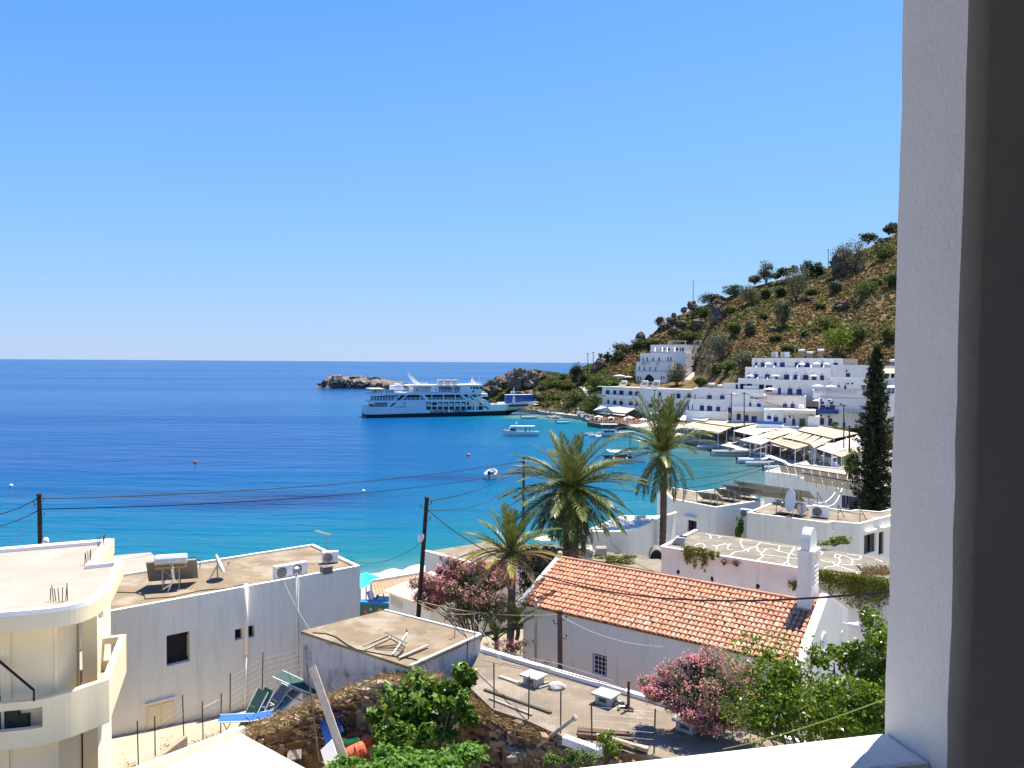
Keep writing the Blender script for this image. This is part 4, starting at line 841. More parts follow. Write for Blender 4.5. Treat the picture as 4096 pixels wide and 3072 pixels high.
zl = AY(Z4(900,200),cen.y-.4).z; ztop = AY(Z4(905,38),cen.y-.4).z
b0_ = cen - pp * tw - ax * td + UZ * (ze+hr-.6-cen.z); m.obox(b0_,ax*td,pp*2*tw,UZ*(zl-b0_.z)); tw_o = m.build('bell_tower',WHITE,ch,bevel=.015)
m = MB(); m.obox(b0_+UZ*(zl-b0_.z)-ax*.03-pp*.03+UZ*.002,ax*(td+.1),pp*(2*tw+.06),UZ*.09); m.build('ledge',WTRIM,tw_o,bevel=.02)
m = MB(); prof = []; hb = ztop - zl - .09
for t in np.linspace(0,math.pi,15): prof.append((tw-.02-math.cos(t)*(tw-.02),zl+.09+hb*.12+math.sin(t) ** .8*hb*.88))
prof = [(0,zl+.094)] + prof + [(2*tw-.04,zl+.094)]; base = cen - pp * (tw-.02) - ax * (td-.1)
A0 = [base+pp*a+UZ*(b-base.z) for a,b in prof]; A1 = [q+ax*(td-.18) for q in A0]; m.poly(list(reversed(A0))); m.poly(A1)
for i in range(len(prof)): m.poly([A0[i],A0[(i+1) % len(prof)],A1[(i+1) % len(prof)],A1[i]])
m.build('arched_top',WHITE,tw_o)
m = MB()
for k in range(5): m.obox(cen+ax*.03-pp*(tw*.9-k*.02)+UZ*(ze+hr+.75+k*.16-cen.z),pp*tw*1.1,ax*(.07-k*.008),UZ*.04+pp*.03)
m.build('step',WTRIM,tw_o)
lp_ = fl + ax * .3 + pp * fw_ * .86 + UZ * (ze+.1-fl.z); m = MB(); m.tube([lp_,lp_+ax*.18],.025,6); m.lathe(lp_+ax*.15+pp*.02,[(.03,0),(.05,.06),(.09,.2),(.17,.34),(.175,.36)],14,ax+pp*.5-UZ*.25); sp = m.build('horn_speaker',WPLAS,ch); m = MB(); m.tube([lp_,lp_-UZ*.25-pp*.12,lp_-UZ*.3-pp*.25,lp_-UZ*.55-pp*.27],.02,5); m.build('speaker_wire',WTRIM,sp)
# roof: bed and tiles on both slopes
TERB = mat('mortar and pan tiles',(.30,.16,.10),(.22,.12,.08),4,.95,.01,20)
TER = mat('terracotta barrel tile',(0.61,0.30,0.185),(0.56,0.255,0.15),5,.9,.003,40,c3=(.60,.42,.29),scale3=1.7,thr3=(.60,.78),obrand=.22)
TERS = mat('terracotta barrel tiles',(0.61,0.30,0.185),(0.56,0.255,0.15),5,.9,.003,40,c3=(.60,.42,.29),scale3=1.7,thr3=(.60,.78),island=.22)
TERP = mat('pale old tile',(.60,.50,.38),(.50,.40,.30),5,.9)
sl_ = pp * wc + UZ * hr; Ls = sl_.length; sd_ = sl_.normalized(); nn = ax.cross(sd_).normalized(); sl2 = pp * wc - UZ * hr; nn2 = ax.cross(sl2).normalized()
rf = MB(); e0,e1 = EL - ax * .05,ER + ax * .10; rl,rr_ = e0 + sl_,e1 + sl_
rf.poly([e0-nn*.03,e1-nn*.03,rr_-nn*.03,rl-nn*.03]); rf.poly([rl-nn2*.03,rr_-nn2*.03,rr_+sl2-nn2*.03,rl+sl2-nn2*.03]); rf.poly([e0-nn*.09,e1-nn*.09,e1-nn*.03,e0-nn*.03]); roof = rf.build('roof',TERB,ch)
ncol,nrow = 62,12; pit = (Lc+.1) / ncol; ex_ = (Ls-.02) / nrow
def tile_arrays(p0,along,slope,nrm,jit=0.0):
    """barrel tile: quads of an arc, wide end down"""
    out = []; r0,r1 = pit * .47,pit * .39; Lt = ex_ * 1.12; k = 6; pr_ = []
    for rw_,s in ((r0,0.0),(r1,1.0)):
        pr_.append([p0+along*(-math.cos(math.pi*i/k)*rw_)+nrm*(math.sin(math.pi*i/k)*rw_*.85+(.035 if s == 0 else -.002))+slope*(Lt*s) for i in range(k+1)])
    for i in range(k): out.append([pr_[0][i],pr_[0][i+1],pr_[1][i+1],pr_[1][i]])
    inn_ = [p0+along*(-math.cos(math.pi*i/k)*r0*.84)+nrm*(math.sin(math.pi*i/k)*r0*.68+.035) for i in range(k+1)]
    for i in range(k): out.append([pr_[0][i+1],pr_[0][i],inn_[i],inn_[i+1]])
    return out
proto = tile_arrays(Vector((0,0,0)),ax,sd_,nn); tme = []
pal = [(.60,.295,.18),(.64,.345,.22),(.56,.25,.145),(.66,.40,.265),(.58,.31,.20),(.50,.26,.17),(.64,.47,.33),(.46,.37,.27)]
tmats = [mat('terracotta tile %d' % i,c,tuple(x*.86 for x in c),7,.9,.003,40,c3=(.45,.36,.27),scale3=2.3,thr3=(.60,.74),obrand=.16) for i,c in enumerate(pal)]
for tm in tmats:
    me = bpy.data.meshes.new('tile'); fl_ = [tuple(v) for q in proto for v in q]; me.from_pydata(fl_,[],[tuple(range(4*i,4*i+4)) for i in range(len(proto))]); me.materials.append(tm); tme.append(me)
cand = []; blocked = cen - ax * td / 2
for c in range(ncol):
    for r_ in range(nrow):
        p = e0 + ax * (pit*(c+.5)+random.uniform(-.012,.012)) + sd_ * (ex_*r_+random.uniform(-.014,.014)-.03)
        cand.append(((p-CAM).length,p))
cand.sort(key=lambda t: t[0]); rp_ = wpos(roof)
for d_,p in cand[:300]:
    o = bpy.data.objects.new('tile',random.choices(tme,(6,6,5,2.5,4,3,.8,.3))[0]); COL.objects.link(o); o.parent = roof; o.location = p - rp_; o.rotation_euler = (random.uniform(-.03,.03),random.uniform(-.03,.03),random.uniform(-.05,.05))
rest = []
for d_,p in cand[300:]: 
    rest += tile_arrays(p+nn*random.uniform(-.006,.008),(ax+sd_*random.uniform(-.05,.05)).normalized(),sd_,nn)
far_ = []
for c in range(ncol):
    for r_ in range(nrow): far_ += tile_arrays(e0+sl_+sl2+ax*(pit*(c+.5))-sl2.normalized()*(ex_*r_-.03),ax,-sl2.normalized(),nn2)
me_cols = None
to_np = lambda L: np.array([[tuple(v) for v in q] for q in L])
def merged_tiles(name,L):
    per = 12; A_ = to_np(L); n_t = len(L) // per
    me = bpy.data.meshes.new(name); vs2,fs2 = [],[]
    k = 6
    for t in range(n_t):
        q = A_[t*per:(t+1)*per]; b0 = len(vs2); lo_ = [tuple(q[0][0])] + [tuple(q[i][1]) for i in range(k)]; hi_ = [tuple(q[0][3])] + [tuple(q[i][2]) for i in range(k)]; in_ = [tuple(q[k][2])] + [tuple(q[k+i][3]) for i in range(k)]
        vs2 += lo_ + hi_ + in_
        for i in range(k): fs2.append((b0+i,b0+i+1,b0+7+i+1,b0+7+i)); fs2.append((b0+i+1,b0+i,b0+14+i,b0+14+i+1))
    off = wpos(roof); me.from_pydata([(x-off.x,y-off.y,z-off.z) for x,y,z in vs2],[],fs2); me.materials.append(TERS); o = bpy.data.objects.new(name,me); COL.objects.link(o); o.parent = roof; o['kind'] = 'stuff'
merged_tiles('far_tiles',rest); merged_tiles('back_slope_tiles',far_)
m = MB()
for k in range(34):
    p = rl + ax * (Lc+.1) * k / 34 + UZ * .02; m.tube([p,p+ax*(Lc+.1)/34*1.08+UZ*.02],[.10,.085],8)
m.build('ridge_tiles',TERS,roof,kind='stuff')
m = MB(); m.bar(EL-ax*.1+UZ*.02,EL-ax*.1+sl_+UZ*.06,.2,.12); m.build('verge',WTRIM,roof); m = MB(); m.lathe(rl-ax*.02+UZ*.05,[(.09,0),(.11,.05),(.11,.22),(.06,.26)],10); m.build('finial',CONC,roof)
a = fl + UZ * (zf-.45-fl.z) + ax * .17; b = fl + pp * fw_ / 2 + UZ * (ze+hr+.38-fl.z) + ax * .17; m = MB(); m.bar(a+UZ*.03,b+UZ*.03,.22,.06); b2 = fl + pp * fw_ + UZ * (zf-.1-fl.z) + ax * .17; m.bar(b+UZ*.031,b2+UZ*.031,.22,.06); m.build('coping',WTRIM,ch)
# ------------------------------------------------------------ long house with patched roof behind the church
zk = 11.2
kf = [HZ(F4(*q),zk) for q in ((100,965),(620,1045),(1280,1160),(2060,1272))]; kb_ = [HZ(F4(*q),zk) for q in ((400,815),(2080,1025))]; fdir = (kf[-1]-kf[0]).normalized(); kf = [kf[0],kf[-1]+fdir*4]
bk_ = (kb_[0]-kf[0])
kh = thing('patched_roof_house','long old white house with flat roof patched by white crack lines','house',(kf[0].x,kf[0].y,7))
house(kh,kf,bk_[:2],5.5,zk,OLDW2,ROOFG,rim=0.0)
m = MB(); m.bar(kf[0]+UZ*.06,kf[1]+UZ*.06,.20,.14); m.bar(kf[0]+UZ*.055,kf[0]+bk_+UZ*.055,.20,.13); m.build('roof_edge',OLDW2,kh,bevel=.03)
CR = [((480,832),(520,842),(528,872),(515,876)),((520,845),(580,850),(620,858),(590,870)),((620,856),(720,866)),((385,935),(425,915),(465,925),(480,945),(465,962)),((540,935),(575,945),(600,935),(650,920)),((575,945),(580,970)),((760,878),(800,885),(780,915)),((800,885),(880,895),(960,910),(1040,925),(1120,935),(1200,945),(1290,955)),((960,910),(925,940),(860,965),(800,985)),((860,965),(850,990)),((690,1028),(725,995),(800,985)),((790,920),(810,960),(860,965)),((670,950),(680,970),(720,972)),((690,930),(670,950)),((925,940),(940,985),(975,1000),(1010,965)),((975,1000),(965,1020),(985,1030),(925,1065)),((1010,965),(1060,965),(1110,985)),((1110,985),(1125,935)),((985,1015),(1080,1025),(1190,1040),(1290,1050)),((1250,945),(1230,990),(1205,1020),(1190,1075),(1150,1100)),((1190,1075),(1215,1112)),((1110,985),(1160,995),(1210,1005),(1270,1020)),((640,920),(690,930),(700,920)),
      ((1470,985),(1500,1000),(1480,1015)),((1480,1060),(1530,1080),(1580,1075),(1620,1110)),((1495,1155),(1540,1120),(1620,1110)),((1600,1010),(1660,1020),(1640,1045),(1600,1035),(1610,1010)),((1640,1045),(1650,1080),(1620,1110)),((1660,1020),(1700,1030),(1740,1045),(1760,1075),(1745,1110)),((1740,1045),(1800,1060),(1830,1045),(1830,1025),(1700,1010)),((1660,1100),(1745,1105),(1830,1100)),((1620,1110),(1700,1135),(1790,1160),(1795,1190)),((1790,1165),(1880,1170)),((1950,1055),(1990,1065),(2020,1080))]
SEAL = mat('white crack sealant',(.80,.79,.76),(.68,.67,.63),4,.8)
for ln in CR:
    m = MB()
    pts = [HZ(F4(*q),zk+.006) for q in ln]; fine = []
    for a,b in zip(pts[:-1],pts[1:]):
        k = max(2,int((b-a).length/.18))
        for i in range(k): q = a + (b-a) * (i/k); fine.append(q+Vector((random.uniform(-.025,.025),random.uniform(-.035,.035),0))*(1 if i else 0))
    fine.append(pts[-1])
    for a,b in zip(fine[:-1],fine[1:]):
        d = (b-a); d.z = 0
        if d.length < 1e-4: continue
        s = Vector((-d.y,d.x,0)).normalized() * random.uniform(.018,.032); m.poly([a-s,b-s,b+s,a+s])
    m.build('crack_sealant',SEAL,kh)
c = HZ(F4(250,925),zk); m = MB(); rz = math.atan2(fdir.y,fdir.x)
for k in range(5): m.box(c+UZ*(.05+.07*k)+Vector((.02*k,0,0)),(.62-.05*k,.45,.06),rz+.1*k)
m.build('stone_flue',CONC,kh); m = MB(); m.box(c+UZ*.37+Vector((.2,.05,0)),(.3,.3,.04),rz); m.build('flue_hole',DARK,kh)
for (x,y) in ((245,1165),(540,1230),(935,1290)):
    a_,b_ = ONP(F4(x,y),Vector((kf[0].x,kf[0].y,0)),fdir,UZ); P = Vector((kf[0].x,kf[0].y,0)) + fdir * a_ + UZ * b_; m = MB(); nd = Vector((fdir.y,-fdir.x,0)); sh_ = [P+fdir*(math.cos(t)*.09*random.uniform(.6,1.3))+UZ*(math.sin(t)*.14*random.uniform(.6,1.3))+nd*.006 for t in np.linspace(0,2*math.pi,9)[:-1]]; m.poly(sh_); m.build('wall_hole',DARK,kh)
# grey roof between palms and church, white low house and its pot
zg = 9.0; gp = [HZ(TR(*q),zg) for q in ((330,420),(1510,640),(1520,420),(1130,330),(330,270))]
gr = thing('grey_roof_house','low house with plain grey roof between palms and church','house',(gp[0].x,gp[0].y,6)); m = MB(); m.prism([X2(q) for q in gp],4,zg); m.build('wall',ROOFG,gr); m = MB(); m.prism(inset([X2(q) for q in gp],-.05),zg+.003,zg+.08); m.build('roof',ROOFG,gr)
zv = 10.0; vp = [HZ(F5(*q),zv) for q in ((960,1275),(1240,1282),(1375,1268),(1490,1232))]; bb = HZ(F5(1130,1160),zv) - vp[0]
vh = thing('white_curved_house','white house with curved wall and streaky pale roof behind the big palm','house',(vp[0].x,vp[0].y,6)); F_ = smooth_poly(vp,4)
house(vh,F_,(3.0,5.0),4.5,zv,WHITE,mat('streaky whitewashed roof',(.70,.66,.58),(.50,.46,.38),2,.9,c3=(.78,.77,.73),scale3=1.2),rim=0.04,rw=.25)
c = HZ(TR(470,318),zg+.09); o = thing('flower_trough','grey concrete trough with white stones on the grey roof','trough',c); m = MB(); m.obox(c-Vector((.3,.1,0)),(.6,.08,0),(-.05,.3,0),UZ*.42); m.build('box',CONC,o,bevel=.01); m = MB(); [m.lathe(c+Vector((-.26+.15*k,.03+.03*k,.42)),[(.03,0),(.06,.03),(.06,.07),(.03,.10)],8) for k in range(4)]; m.build('stones',WTRIM,o)
rock('boulder',HZ(TR(185,300),zg+.1)+UZ*.2,(.5,.4,.4),8,CONC,label='grey rough boulder at the foot of the big palm',cat='boulder',sub=3)

# lane of pale concrete between the white house and the shed
q = [on_wall(Z1(*p)) for p in ((600,1475),(760,1445),(1000,1400),(1250,1345),(1500,1300),(1700,1245))]; f_ = [p+nh*5.2-UZ*(.25 if i < 3 else .1) for i,p in enumerate(q)]
m = MB(); m.grid([[p+nh*t*5.2-UZ*(.2*t)+UZ*.04*noise.noise(Vector((p.x,t*5,0))) for p in q] for t in np.linspace(0,1,8)]); m.build('lane',mat('pale lane concrete',(.42,.37,.29),(.33,.28,.21),1.2,.95,.01,14,c3=(.22,.17,.10),scale3=1.4,thr3=(.60,.72)),kind='structure',smooth=True)
grass('dry_grass',[f_[0]+(f_[-1]-f_[0])*t-nh*random.uniform(.3,3.5)+UZ*.1 for t in np.linspace(.1,.9,30)],1400,.16,.2,DRY,None,.7,label='dry tufts along the lane below the white house',cat='grass',origin=tuple(f_[0]))
bw0,bw1 = HZ(Z1(1040,1620),6.9),HZ(Z1(1262,1450),6.9); m = MB(); m.bar(bw0-UZ*.35,bw1-UZ*.35,.2,.8); m.build('block_wall',mat('bare block wall',(.36,.29,.21),(.28,.22,.16),4,.95,.02,9),origin=bw0-UZ*.7,label='low bare block wall in the lane',cat='wall')
# ============================================================ MIDDLE DISTANCE: houses by the bay, poles, wires, beach
def wire(label,a,b,sag,r=.02,mt=BLACK,name='overhead_wire',cat='wire',group=None):
    a,b = Vector(a),Vector(b); m = MB(); m.tube([a+(b-a)*t-UZ*sag*4*t*(1-t) for t in np.linspace(0,1,28)],r,5); return m.build(name,mt,origin=a,label=label,cat=cat,group=group)
# ------------------------------------------------------------ white house with solar panel rows
z1_ = 10.0
pa = [HZ(F4(187,538),z1_),HZ(F4(575,612),z1_),HZ(F4(960,553),z1_)]
ph = thing('solar_panel_house','white house carrying rows of solar panels above the bay','house',(pa[1].x,pa[1].y,5))
house(ph,pa,(pa[0]-pa[1]).to_2d()+Vector((2.6,3.4)),3.5,z1_,WHITE,ROOFC,rim=.06,rw=.18,rects={0: [(F4(327,712),F4(403,838),'sh')]},frame=mat('navy paint',(.012,.018,.05),rough=.5))
u_ = (pa[1]-pa[0]).normalized(); n_ = Vector((u_.y,-u_.x,0)); a,b = ONP(F4(305,680),Vector((pa[0].x,pa[0].y,0)),u_,UZ); P = Vector((pa[0].x,pa[0].y,0)) + u_ * a + UZ * b; m = MB(); m.obox(P+n_*.004,u_*1.1,n_*.3,UZ*.10); m.build('window_hood',OLDW2,ph)
PANB = mat('solar panel backing',(.20,.19,.18),(.15,.145,.14),2,.5); PANF = mat('solar panel glass',(.015,.02,.05),rough=.12,spec=.6)
def panel_row(label,p,q,z,zroof,nmod,away=(.68,.73),dep=1.0,drop=.62,group='solar panel rows'):
    a,b = HZ(p,z),HZ(q,z); o = thing('solar_panel_row',label,'solar panels',(a.x,a.y,zroof),group); d = (b-a) / nmod; aw = Vector((away[0],away[1],0)).normalized() * dep - UZ * drop
    nr2 = d.cross(aw).normalized(); nr2 = nr2 if nr2.z > 0 else -nr2
    for k in range(nmod):
        O_ = a + d * (k+.015); m = MB(); m.obox(O_,d*.97,aw,-nr2*.035); po = m.build('panel',PANB,o); m = MB(); m.obox(O_+d*.02+aw*.03+nr2*.002,d*.93,aw*.94,nr2*.006); m.build('glass',PANF,po)
    m = MB(); m.obox(a-nr2*.04,b-a,aw*.05,nr2*.055); m.build('top_rail',METAL,o)
    for k in range(nmod+1):
        if k % 2 and k != nmod: continue
        t = a + d * (k if k else .1); t = t if k < nmod else b - d * .1; m = MB(); m.bar(Vector((t.x,t.y,zroof+.01)),t-nr2*.05,.05,.05); e_ = t + aw; m.bar(Vector((t.x,t.y,zroof+.05)),Vector((e_.x,e_.y,zroof+.12)),.04,.04); m.build('support',METAL,o)
    return o
panel_row('longest back row of solar panels on the white house',F4(727,374),F4(1388,470),z1_+.95,z1_,9)
panel_row('second long row of solar panels from the back',F4(627,405),F4(1300,497),z1_+.9,z1_,8)
panel_row('short row of three solar panels, nearest but one',F4(556,438),F4(745,464),z1_+.85,z1_,3)
panel_row('short row of solar panels nearest the palm trunk',F4(400,470),F4(592,494),z1_+.8,z1_,3)
# second block, nearer, with dishes
pb = [HZ(F4(840,657),z1_),HZ(F4(1540,748),z1_),HZ(F4(1625,712),z1_),HZ(F4(1815,757),z1_),HZ(F4(2085,688),z1_)]; pb[2] = pb[1] + (pb[4]-pb[3]).normalized() * .7; pb[3] = HZ(F4(1815,757),z1_); pb.append(pb[-1]+(pb[4]-pb[3]).normalized()*5)
dh = thing('dish_roof_house','white stepped house with two dishes on its brown roof','house',(pb[1].x,pb[1].y,5)); bv = Vector((3.2,4.2))
house(dh,pb,bv,4.0,z1_,WHITE,ROOFC,rim=.07,rw=.18,rects={0: [],1: [],2: [(F4(1538,832),F4(1586,920),'win')],3: [(F4(1858,850),F4(1955,985),'sh'),(F4(1985,825),F4(2028,1005),'door')]},frame=mat('dark green paint',(.012,.03,.028),rough=.5))
for x0,x1,y,i in ((1540,1598,808,2),(1858,1938,820,3),(1990,2085,788,3)):
    u_ = (pb[i+1]-pb[i]).normalized(); n_ = Vector((u_.y,-u_.x,0)); Pb = Vector((pb[i].x,pb[i].y,0)); a,b = ONP(F4(x0,y),Pb,u_,UZ); a2,_ = ONP(F4(x1,y),Pb,u_,UZ); m = MB(); m.obox(Pb+u_*a+UZ*b+n_*.004,u_*max(.4,a2-a),n_*.25,UZ*.07); m.build('window_hood',WTRIM,dh)
dish('satellite_dish','largest white satellite dish on the brown roof behind the bell tower',HZ(F4(1238,690),z1_),.75,(-.95,-.1,.12),1.05,WPLAS); dish('satellite_dish','smaller white dish right of the largest dish',HZ(F4(1325,690),z1_),.42,(-.85,-.45,.2),.55,WPLAS)
ac_unit('air conditioner standing right of the two white dishes',HZ(F4(1470,700),z1_),pb[1]-pb[0],1.05,.72,.4)
ac_unit('air conditioner on the wall gap left of the dish roof',HZ(F4(825,700),9.4),pb[1]-pb[0],.8,.55)
panel_row('single tilted solar collector behind the largest dish',F4(1085,537),F4(1330,568),z1_+.95,z1_,2,group=None)
for i,(x,y) in enumerate(((1450,590),(1630,712),(1820,733))):
    p = HZ(F4(x,y),z1_); o = thing('panel_rack',['rusty empty panel frame nearest the air conditioner','middle rusty empty panel frame on the brown roof','rightmost rusty empty panel frame on the brown roof'][i],'rack',p); d = Vector((.75,.65,0)); m = MB(); h_ = .95
    m.tube([p,p+UZ*h_,p+d*.9+UZ*.02],.025,5); m.build('bracket',RUST,o); m = MB(); m.tube([p+UZ*.45,p+d*.4+UZ*.5],.02,5); m.build('brace',RUST,o)
    m = MB(); e_ = Vector((-.63,.77,0)); m.tube([p+UZ*.5,p+UZ*.5+e_*1.5],.018,5); m.build('rail',RUST,o)
m = MB(); pts = [HZ(F4(*q),z1_+.03) for q in ((900,640),(980,665),(1080,670),(1180,668),(1230,665))]; m.tube(pts,.03,5); m.build('cable',BLACK,origin=pts[0],label='black cable on the dish house roof',cat='cable')
# ------------------------------------------------------------ two white blocks at the water, with collectors
zC = 9.0; cA,cB = HZ(F4(997,302),zC),HZ(F4(1900,412),zC)
cw = thing('waterside_house','white waterside house with a back row of beige collectors','house',(cA.x,cA.y,1)); house(cw,[cA,cB],(5.5,6.5),-.5,zC,WHITE,ROOFB,rim=.12,rw=.2)
zD = 8.9; dA,dB = HZ(F4(1282,366),zD),HZ(F4(1990,455),zD)
dw = thing('shuttered_house','white block with blue shutters left of the tall conifer','house',(dA.x,dA.y,1)); house(dw,[dA,dB],(3.2,3.8),2,zD,WHITE,ROOFB,rim=.12,rw=.2,rects={0: [(F4(1698,505),F4(1770,622),'out')]},frame=mat('violet blue paint',(.03,.03,.16),rough=.5))
COLB = mat('beige collector back',(.52,.46,.36),(.44,.39,.31),2,.7)
def collectors(label,p,q,z,zr_,k,grp):
    a,b = HZ(p,z),HZ(q,z); d = (b-a) / k; aw = Vector((.5,.8,0)).normalized() * .9 - UZ * .75
    for i in range(k):
        O_ = a + d * i; o = thing('solar_collector',label,'solar collector',(O_.x,O_.y,zr_),grp); m = MB(); m.obox(O_+d*.04,d*.9,aw,UZ*.08); m.build('casing',COLB,o); m = MB(); m.obox(O_+d*.02+UZ*.06-aw*.03,d*.94,aw*.13,UZ*.07); m.build('header',BLACK,o)
        m = MB(); m.tube([Vector((O_.x,O_.y,zr_))+d*.5,O_+d*.5],.03,5); m.build('leg',METAL,o)
collectors('beige-backed solar collector in the back row above the harbour',F4(1118,243),F4(1705,338),zC+1.0,zC,8,'back row of beige collectors'); collectors('beige-backed solar collector in the front row beside the conifer',F4(1322,318),F4(1850,412),zD+1.0,zD,6,'front row of beige collectors')
a,b = HZ(F4(1650,400),zD+.3),HZ(F4(1420,555),z1_+.05)
for i,lb in enumerate(('white hose from the collectors down to the panel roof, left strand','white hose from the collectors down to the panel roof, right strand')): wire(lb,a+Vector((.3*i,0,0)),b+Vector((.8*i,.2*i,0)),.7+.3*i,.05,WPLAS,'hose','hose')
# low white house left of the second palm and the arched oven
nA,nB = AY(F5(1530,1238),62),AY(F5(1745,1290),57.5); zN = 7.4
nh_ = thing('low_white_house','low white house behind the slim palm trunk','house',(nA.x,nA.y,3)); house(nh_,[(nA.x,nA.y),(nB.x,nB.y)],(3.5,4.2),2.0,zN,WHITE,ROOFB,rim=.1,rw=.2)
c = HZ(TR(1440,395),9.0); o = thing('stone_oven','dark arched stone oven at the foot of the slim palm','oven',c); m = MB(); P = [(math.cos(t),math.sin(t)) for t in np.linspace(0,math.pi,14)]; A0 = [c+Vector((x*.42,.0,y*.62)) for x,y in P]; A1 = [q+Vector((.15,1.0,0)) for q in A0]
for i in range(13): m.poly([A0[i],A0[i+1],A1[i+1],A1[i]])
m.build('vault',ROOFG,o,smooth=True); m = MB(); m.poly([c+Vector((x*.36,.06,y*.55)) for x,y in P]); m.build('mouth',DARK,o); m = MB(); B0 = [c+Vector((x*.36,.0,y*.55)) for x,y in P]
for i in range(13): m.poly([A0[i],A0[i+1],B0[i+1],B0[i]])
m.build('arch_ring',OLDW2,o)
# ------------------------------------------------------------ house by the pole, corrugated beach shed, pergola
zK = 7.0; kA,kB,kC = HZ(BK(1112,208),zK),HZ(Z3(185,272),zK),HZ(Z3(645,190),zK)
kh2 = thing('beach_house','flat grey-roofed house behind the left oleander','house',(kA.x,kA.y,3)); house(kh2,[kA,kB,kC],(kC-kB)[:2],2.5,zK,WHITE,ROOFC,rim=0,over=0) 
m = MB(); m.bar(kA+UZ*.04,kB+UZ*.04,.3,.1); m.bar(kB+UZ*.041,kC+UZ*.041,.25,.1); m.build('roof_edge',OLDW2,kh2); u_ = (kB-kA).normalized(); n_ = Vector((u_.y,-u_.x,0)); m = MB(); p = kA + u_ * 1.6 + n_ * .12; m.tube([p+UZ*-.05,p-UZ*.25+u_*.15,p-UZ*.3+u_*.35,p-UZ*4+u_*.35],.07,7); m.build('drainpipe',METAL,kh2)
zS = 5.6; sA,sB,sC = HZ(BK(545,785),zS),HZ(BK(1150,1005),zS),HZ(BK(1010,652),zS+.5)
cs_ = thing('beach_shed','white shed with pinkish corrugated roof and a row of small windows','shed',(sA.x,sA.y,3)); su_ = (sB-sA); L = su_.length; su_.normalize(); sv = Vector((-su_.y,su_.x,0)); dpt = 3.4
m = MB(); hs_ = holes_px(sA,sB,[(BK(575+36*k,850+22*k),BK(602+36*k,998+18*k),'pane') for k in range(5)]); P0,u,n,W_ = wallface(m,sA+sv*.15,sB+sv*.15,2.5,zS-.12,hs_,.12); q1,q2 = sA + sv * .15,sB + sv * .15; wallface(m,q2,q2+sv*dpt,2.5,zS-.05); wallface(m,q1+sv*dpt,q1,2.5,zS-.05); m.build('wall',WHITE,cs_)
for h in hs_: fill_window(cs_,P0,u,n,(*h[:4],'win'),.12,WTRIM)
m = MB(); rows = []; nc = 60
for k in range(2): rows.append([tuple(sA-su_*.15-sv*.15+su_*((L+.3)*i/nc)+sv*((dpt+.4)*k)+UZ*(.04*math.cos(i*math.pi)+.55*k)) for i in range(nc+1)])
SHP = mat('pinkish cement sheet',(.62,.52,.44),(.50,.42,.36),2.2,.9,c3=(.70,.63,.56),scale3=1.2); m.grid(rows); m.build('sheet_roof',SHP,cs_)
pz = 5.0; pe = [HZ(BK(*q),pz) for q in ((312,655),(1165,512),(1165,560),(312,705))]; bd = Vector((-.2,.6,0))
pg = thing('beach_pergola','brown slatted beach canopy on white posts below the white house','pergola',(pe[0].x,pe[0].y,2)); m = MB(); a,b = pe[0],pe[1]; w2 = (HZ(BK(900,660),pz-.2)-HZ(BK(960,545),pz))
rows = []
for k in range(2): rows.append([tuple(a+(b-a)*(i/40)+Vector((.55,-1.6,0))*k*.8+UZ*(.03*math.cos(i*math.pi)-.55*k)) for i in range(41)])
m.grid(rows); m.build('canopy',mat('brown cane matting',(.42,.30,.18),(.33,.23,.14),3,.9),pg)
m = MB(); m.bar(a+UZ*.05,b+UZ*.05,.12,.16); m.build('beam',WTRIM,pg)
for t in (0.0,.5,.97): q = a + (b-a) * t; m = MB(); m.bar(Vector((q.x,q.y,.8)),q,.14,.14); m.build('post',WTRIM,pg)
m = MB(); rows = []; tq = [HZ(BK(*q),4.3) for q in ((100,560),(238,512),(495,608),(150,750))]
for i in range(9):
    rows.append([tuple((tq[0]*(1-j/8)+tq[1]*(j/8))*(1-i/8)+(tq[3]*(1-j/8)+tq[2]*(j/8))*(i/8)+UZ*(.10*noise.noise(Vector((i*.9,j*.9,2)))-.25*math.sin(math.pi*i/8)*math.sin(math.pi*j/8))) for j in range(9)])
m.grid(rows); ct = thing('turquoise_tarp','bright turquoise tarpaulin awning beside the white house corner','tarpaulin',(tq[0].x,tq[0].y,1)); m.build('sheet',mat('turquoise tarp',(.02,.58,.68),(.05,.68,.76),2,.4),ct,smooth=True)
for q in tq: m = MB(); m.tube([Vector((q.x,q.y,.6)),q],.05,6); m.build('post',METAL,ct)
def umbrella(label,top,r,h,mt=CANV,square=False,group=None,n=8,rise=.32,name='beach_umbrella'):
    top = Vector(top); o = thing(name,label,'umbrella',top-UZ*h,group); k = 4 if square else n; m = MB(); rot = .5
    ring = [top+Vector((r*math.cos(2*math.pi*i/k+rot),r*math.sin(2*math.pi*i/k+rot),-r*rise)) for i in range(k)]
    for i in range(k): a,b = ring[i],ring[(i+1) % k]; mid = (a+b) / 2 + UZ * r * .035; m.poly([top,a,mid]); m.poly([top,mid,b]); m.poly([a,a-UZ*r*.10,b-UZ*r*.10,b])
    m.build('canopy',mt,o); m = MB(); m.tube([top-UZ*h,top+UZ*.06*r],max(.025,r*.018),6); m.build('pole',METAL if r < 2 else WOODG,o)
    m = MB()
    for i in range(k): m.tube([top-UZ*.12*r,ring[i]*.98+(top-UZ*r*rise)*.02],.012,4)
    m.build('ribs',WOODG,o); return o
umbrella('cream square beach parasol nearest the turquoise tarp',HZ(BK(632,452),3.3),1.75,2.4,CANV,True); umbrella('cream square beach parasol behind the leaning pole',HZ(BK(1003,393),3.3),1.75,2.4,CANV,True); umbrella('cream parasol half hidden by the house corner',HZ(BK(1165,555),3.2),1.5,2.3,CANV,True)
umbrella('white parasol glimpsed under the big palm fronds',HZ(F5(620,1300),2.8),1.2,2.2,CANV)
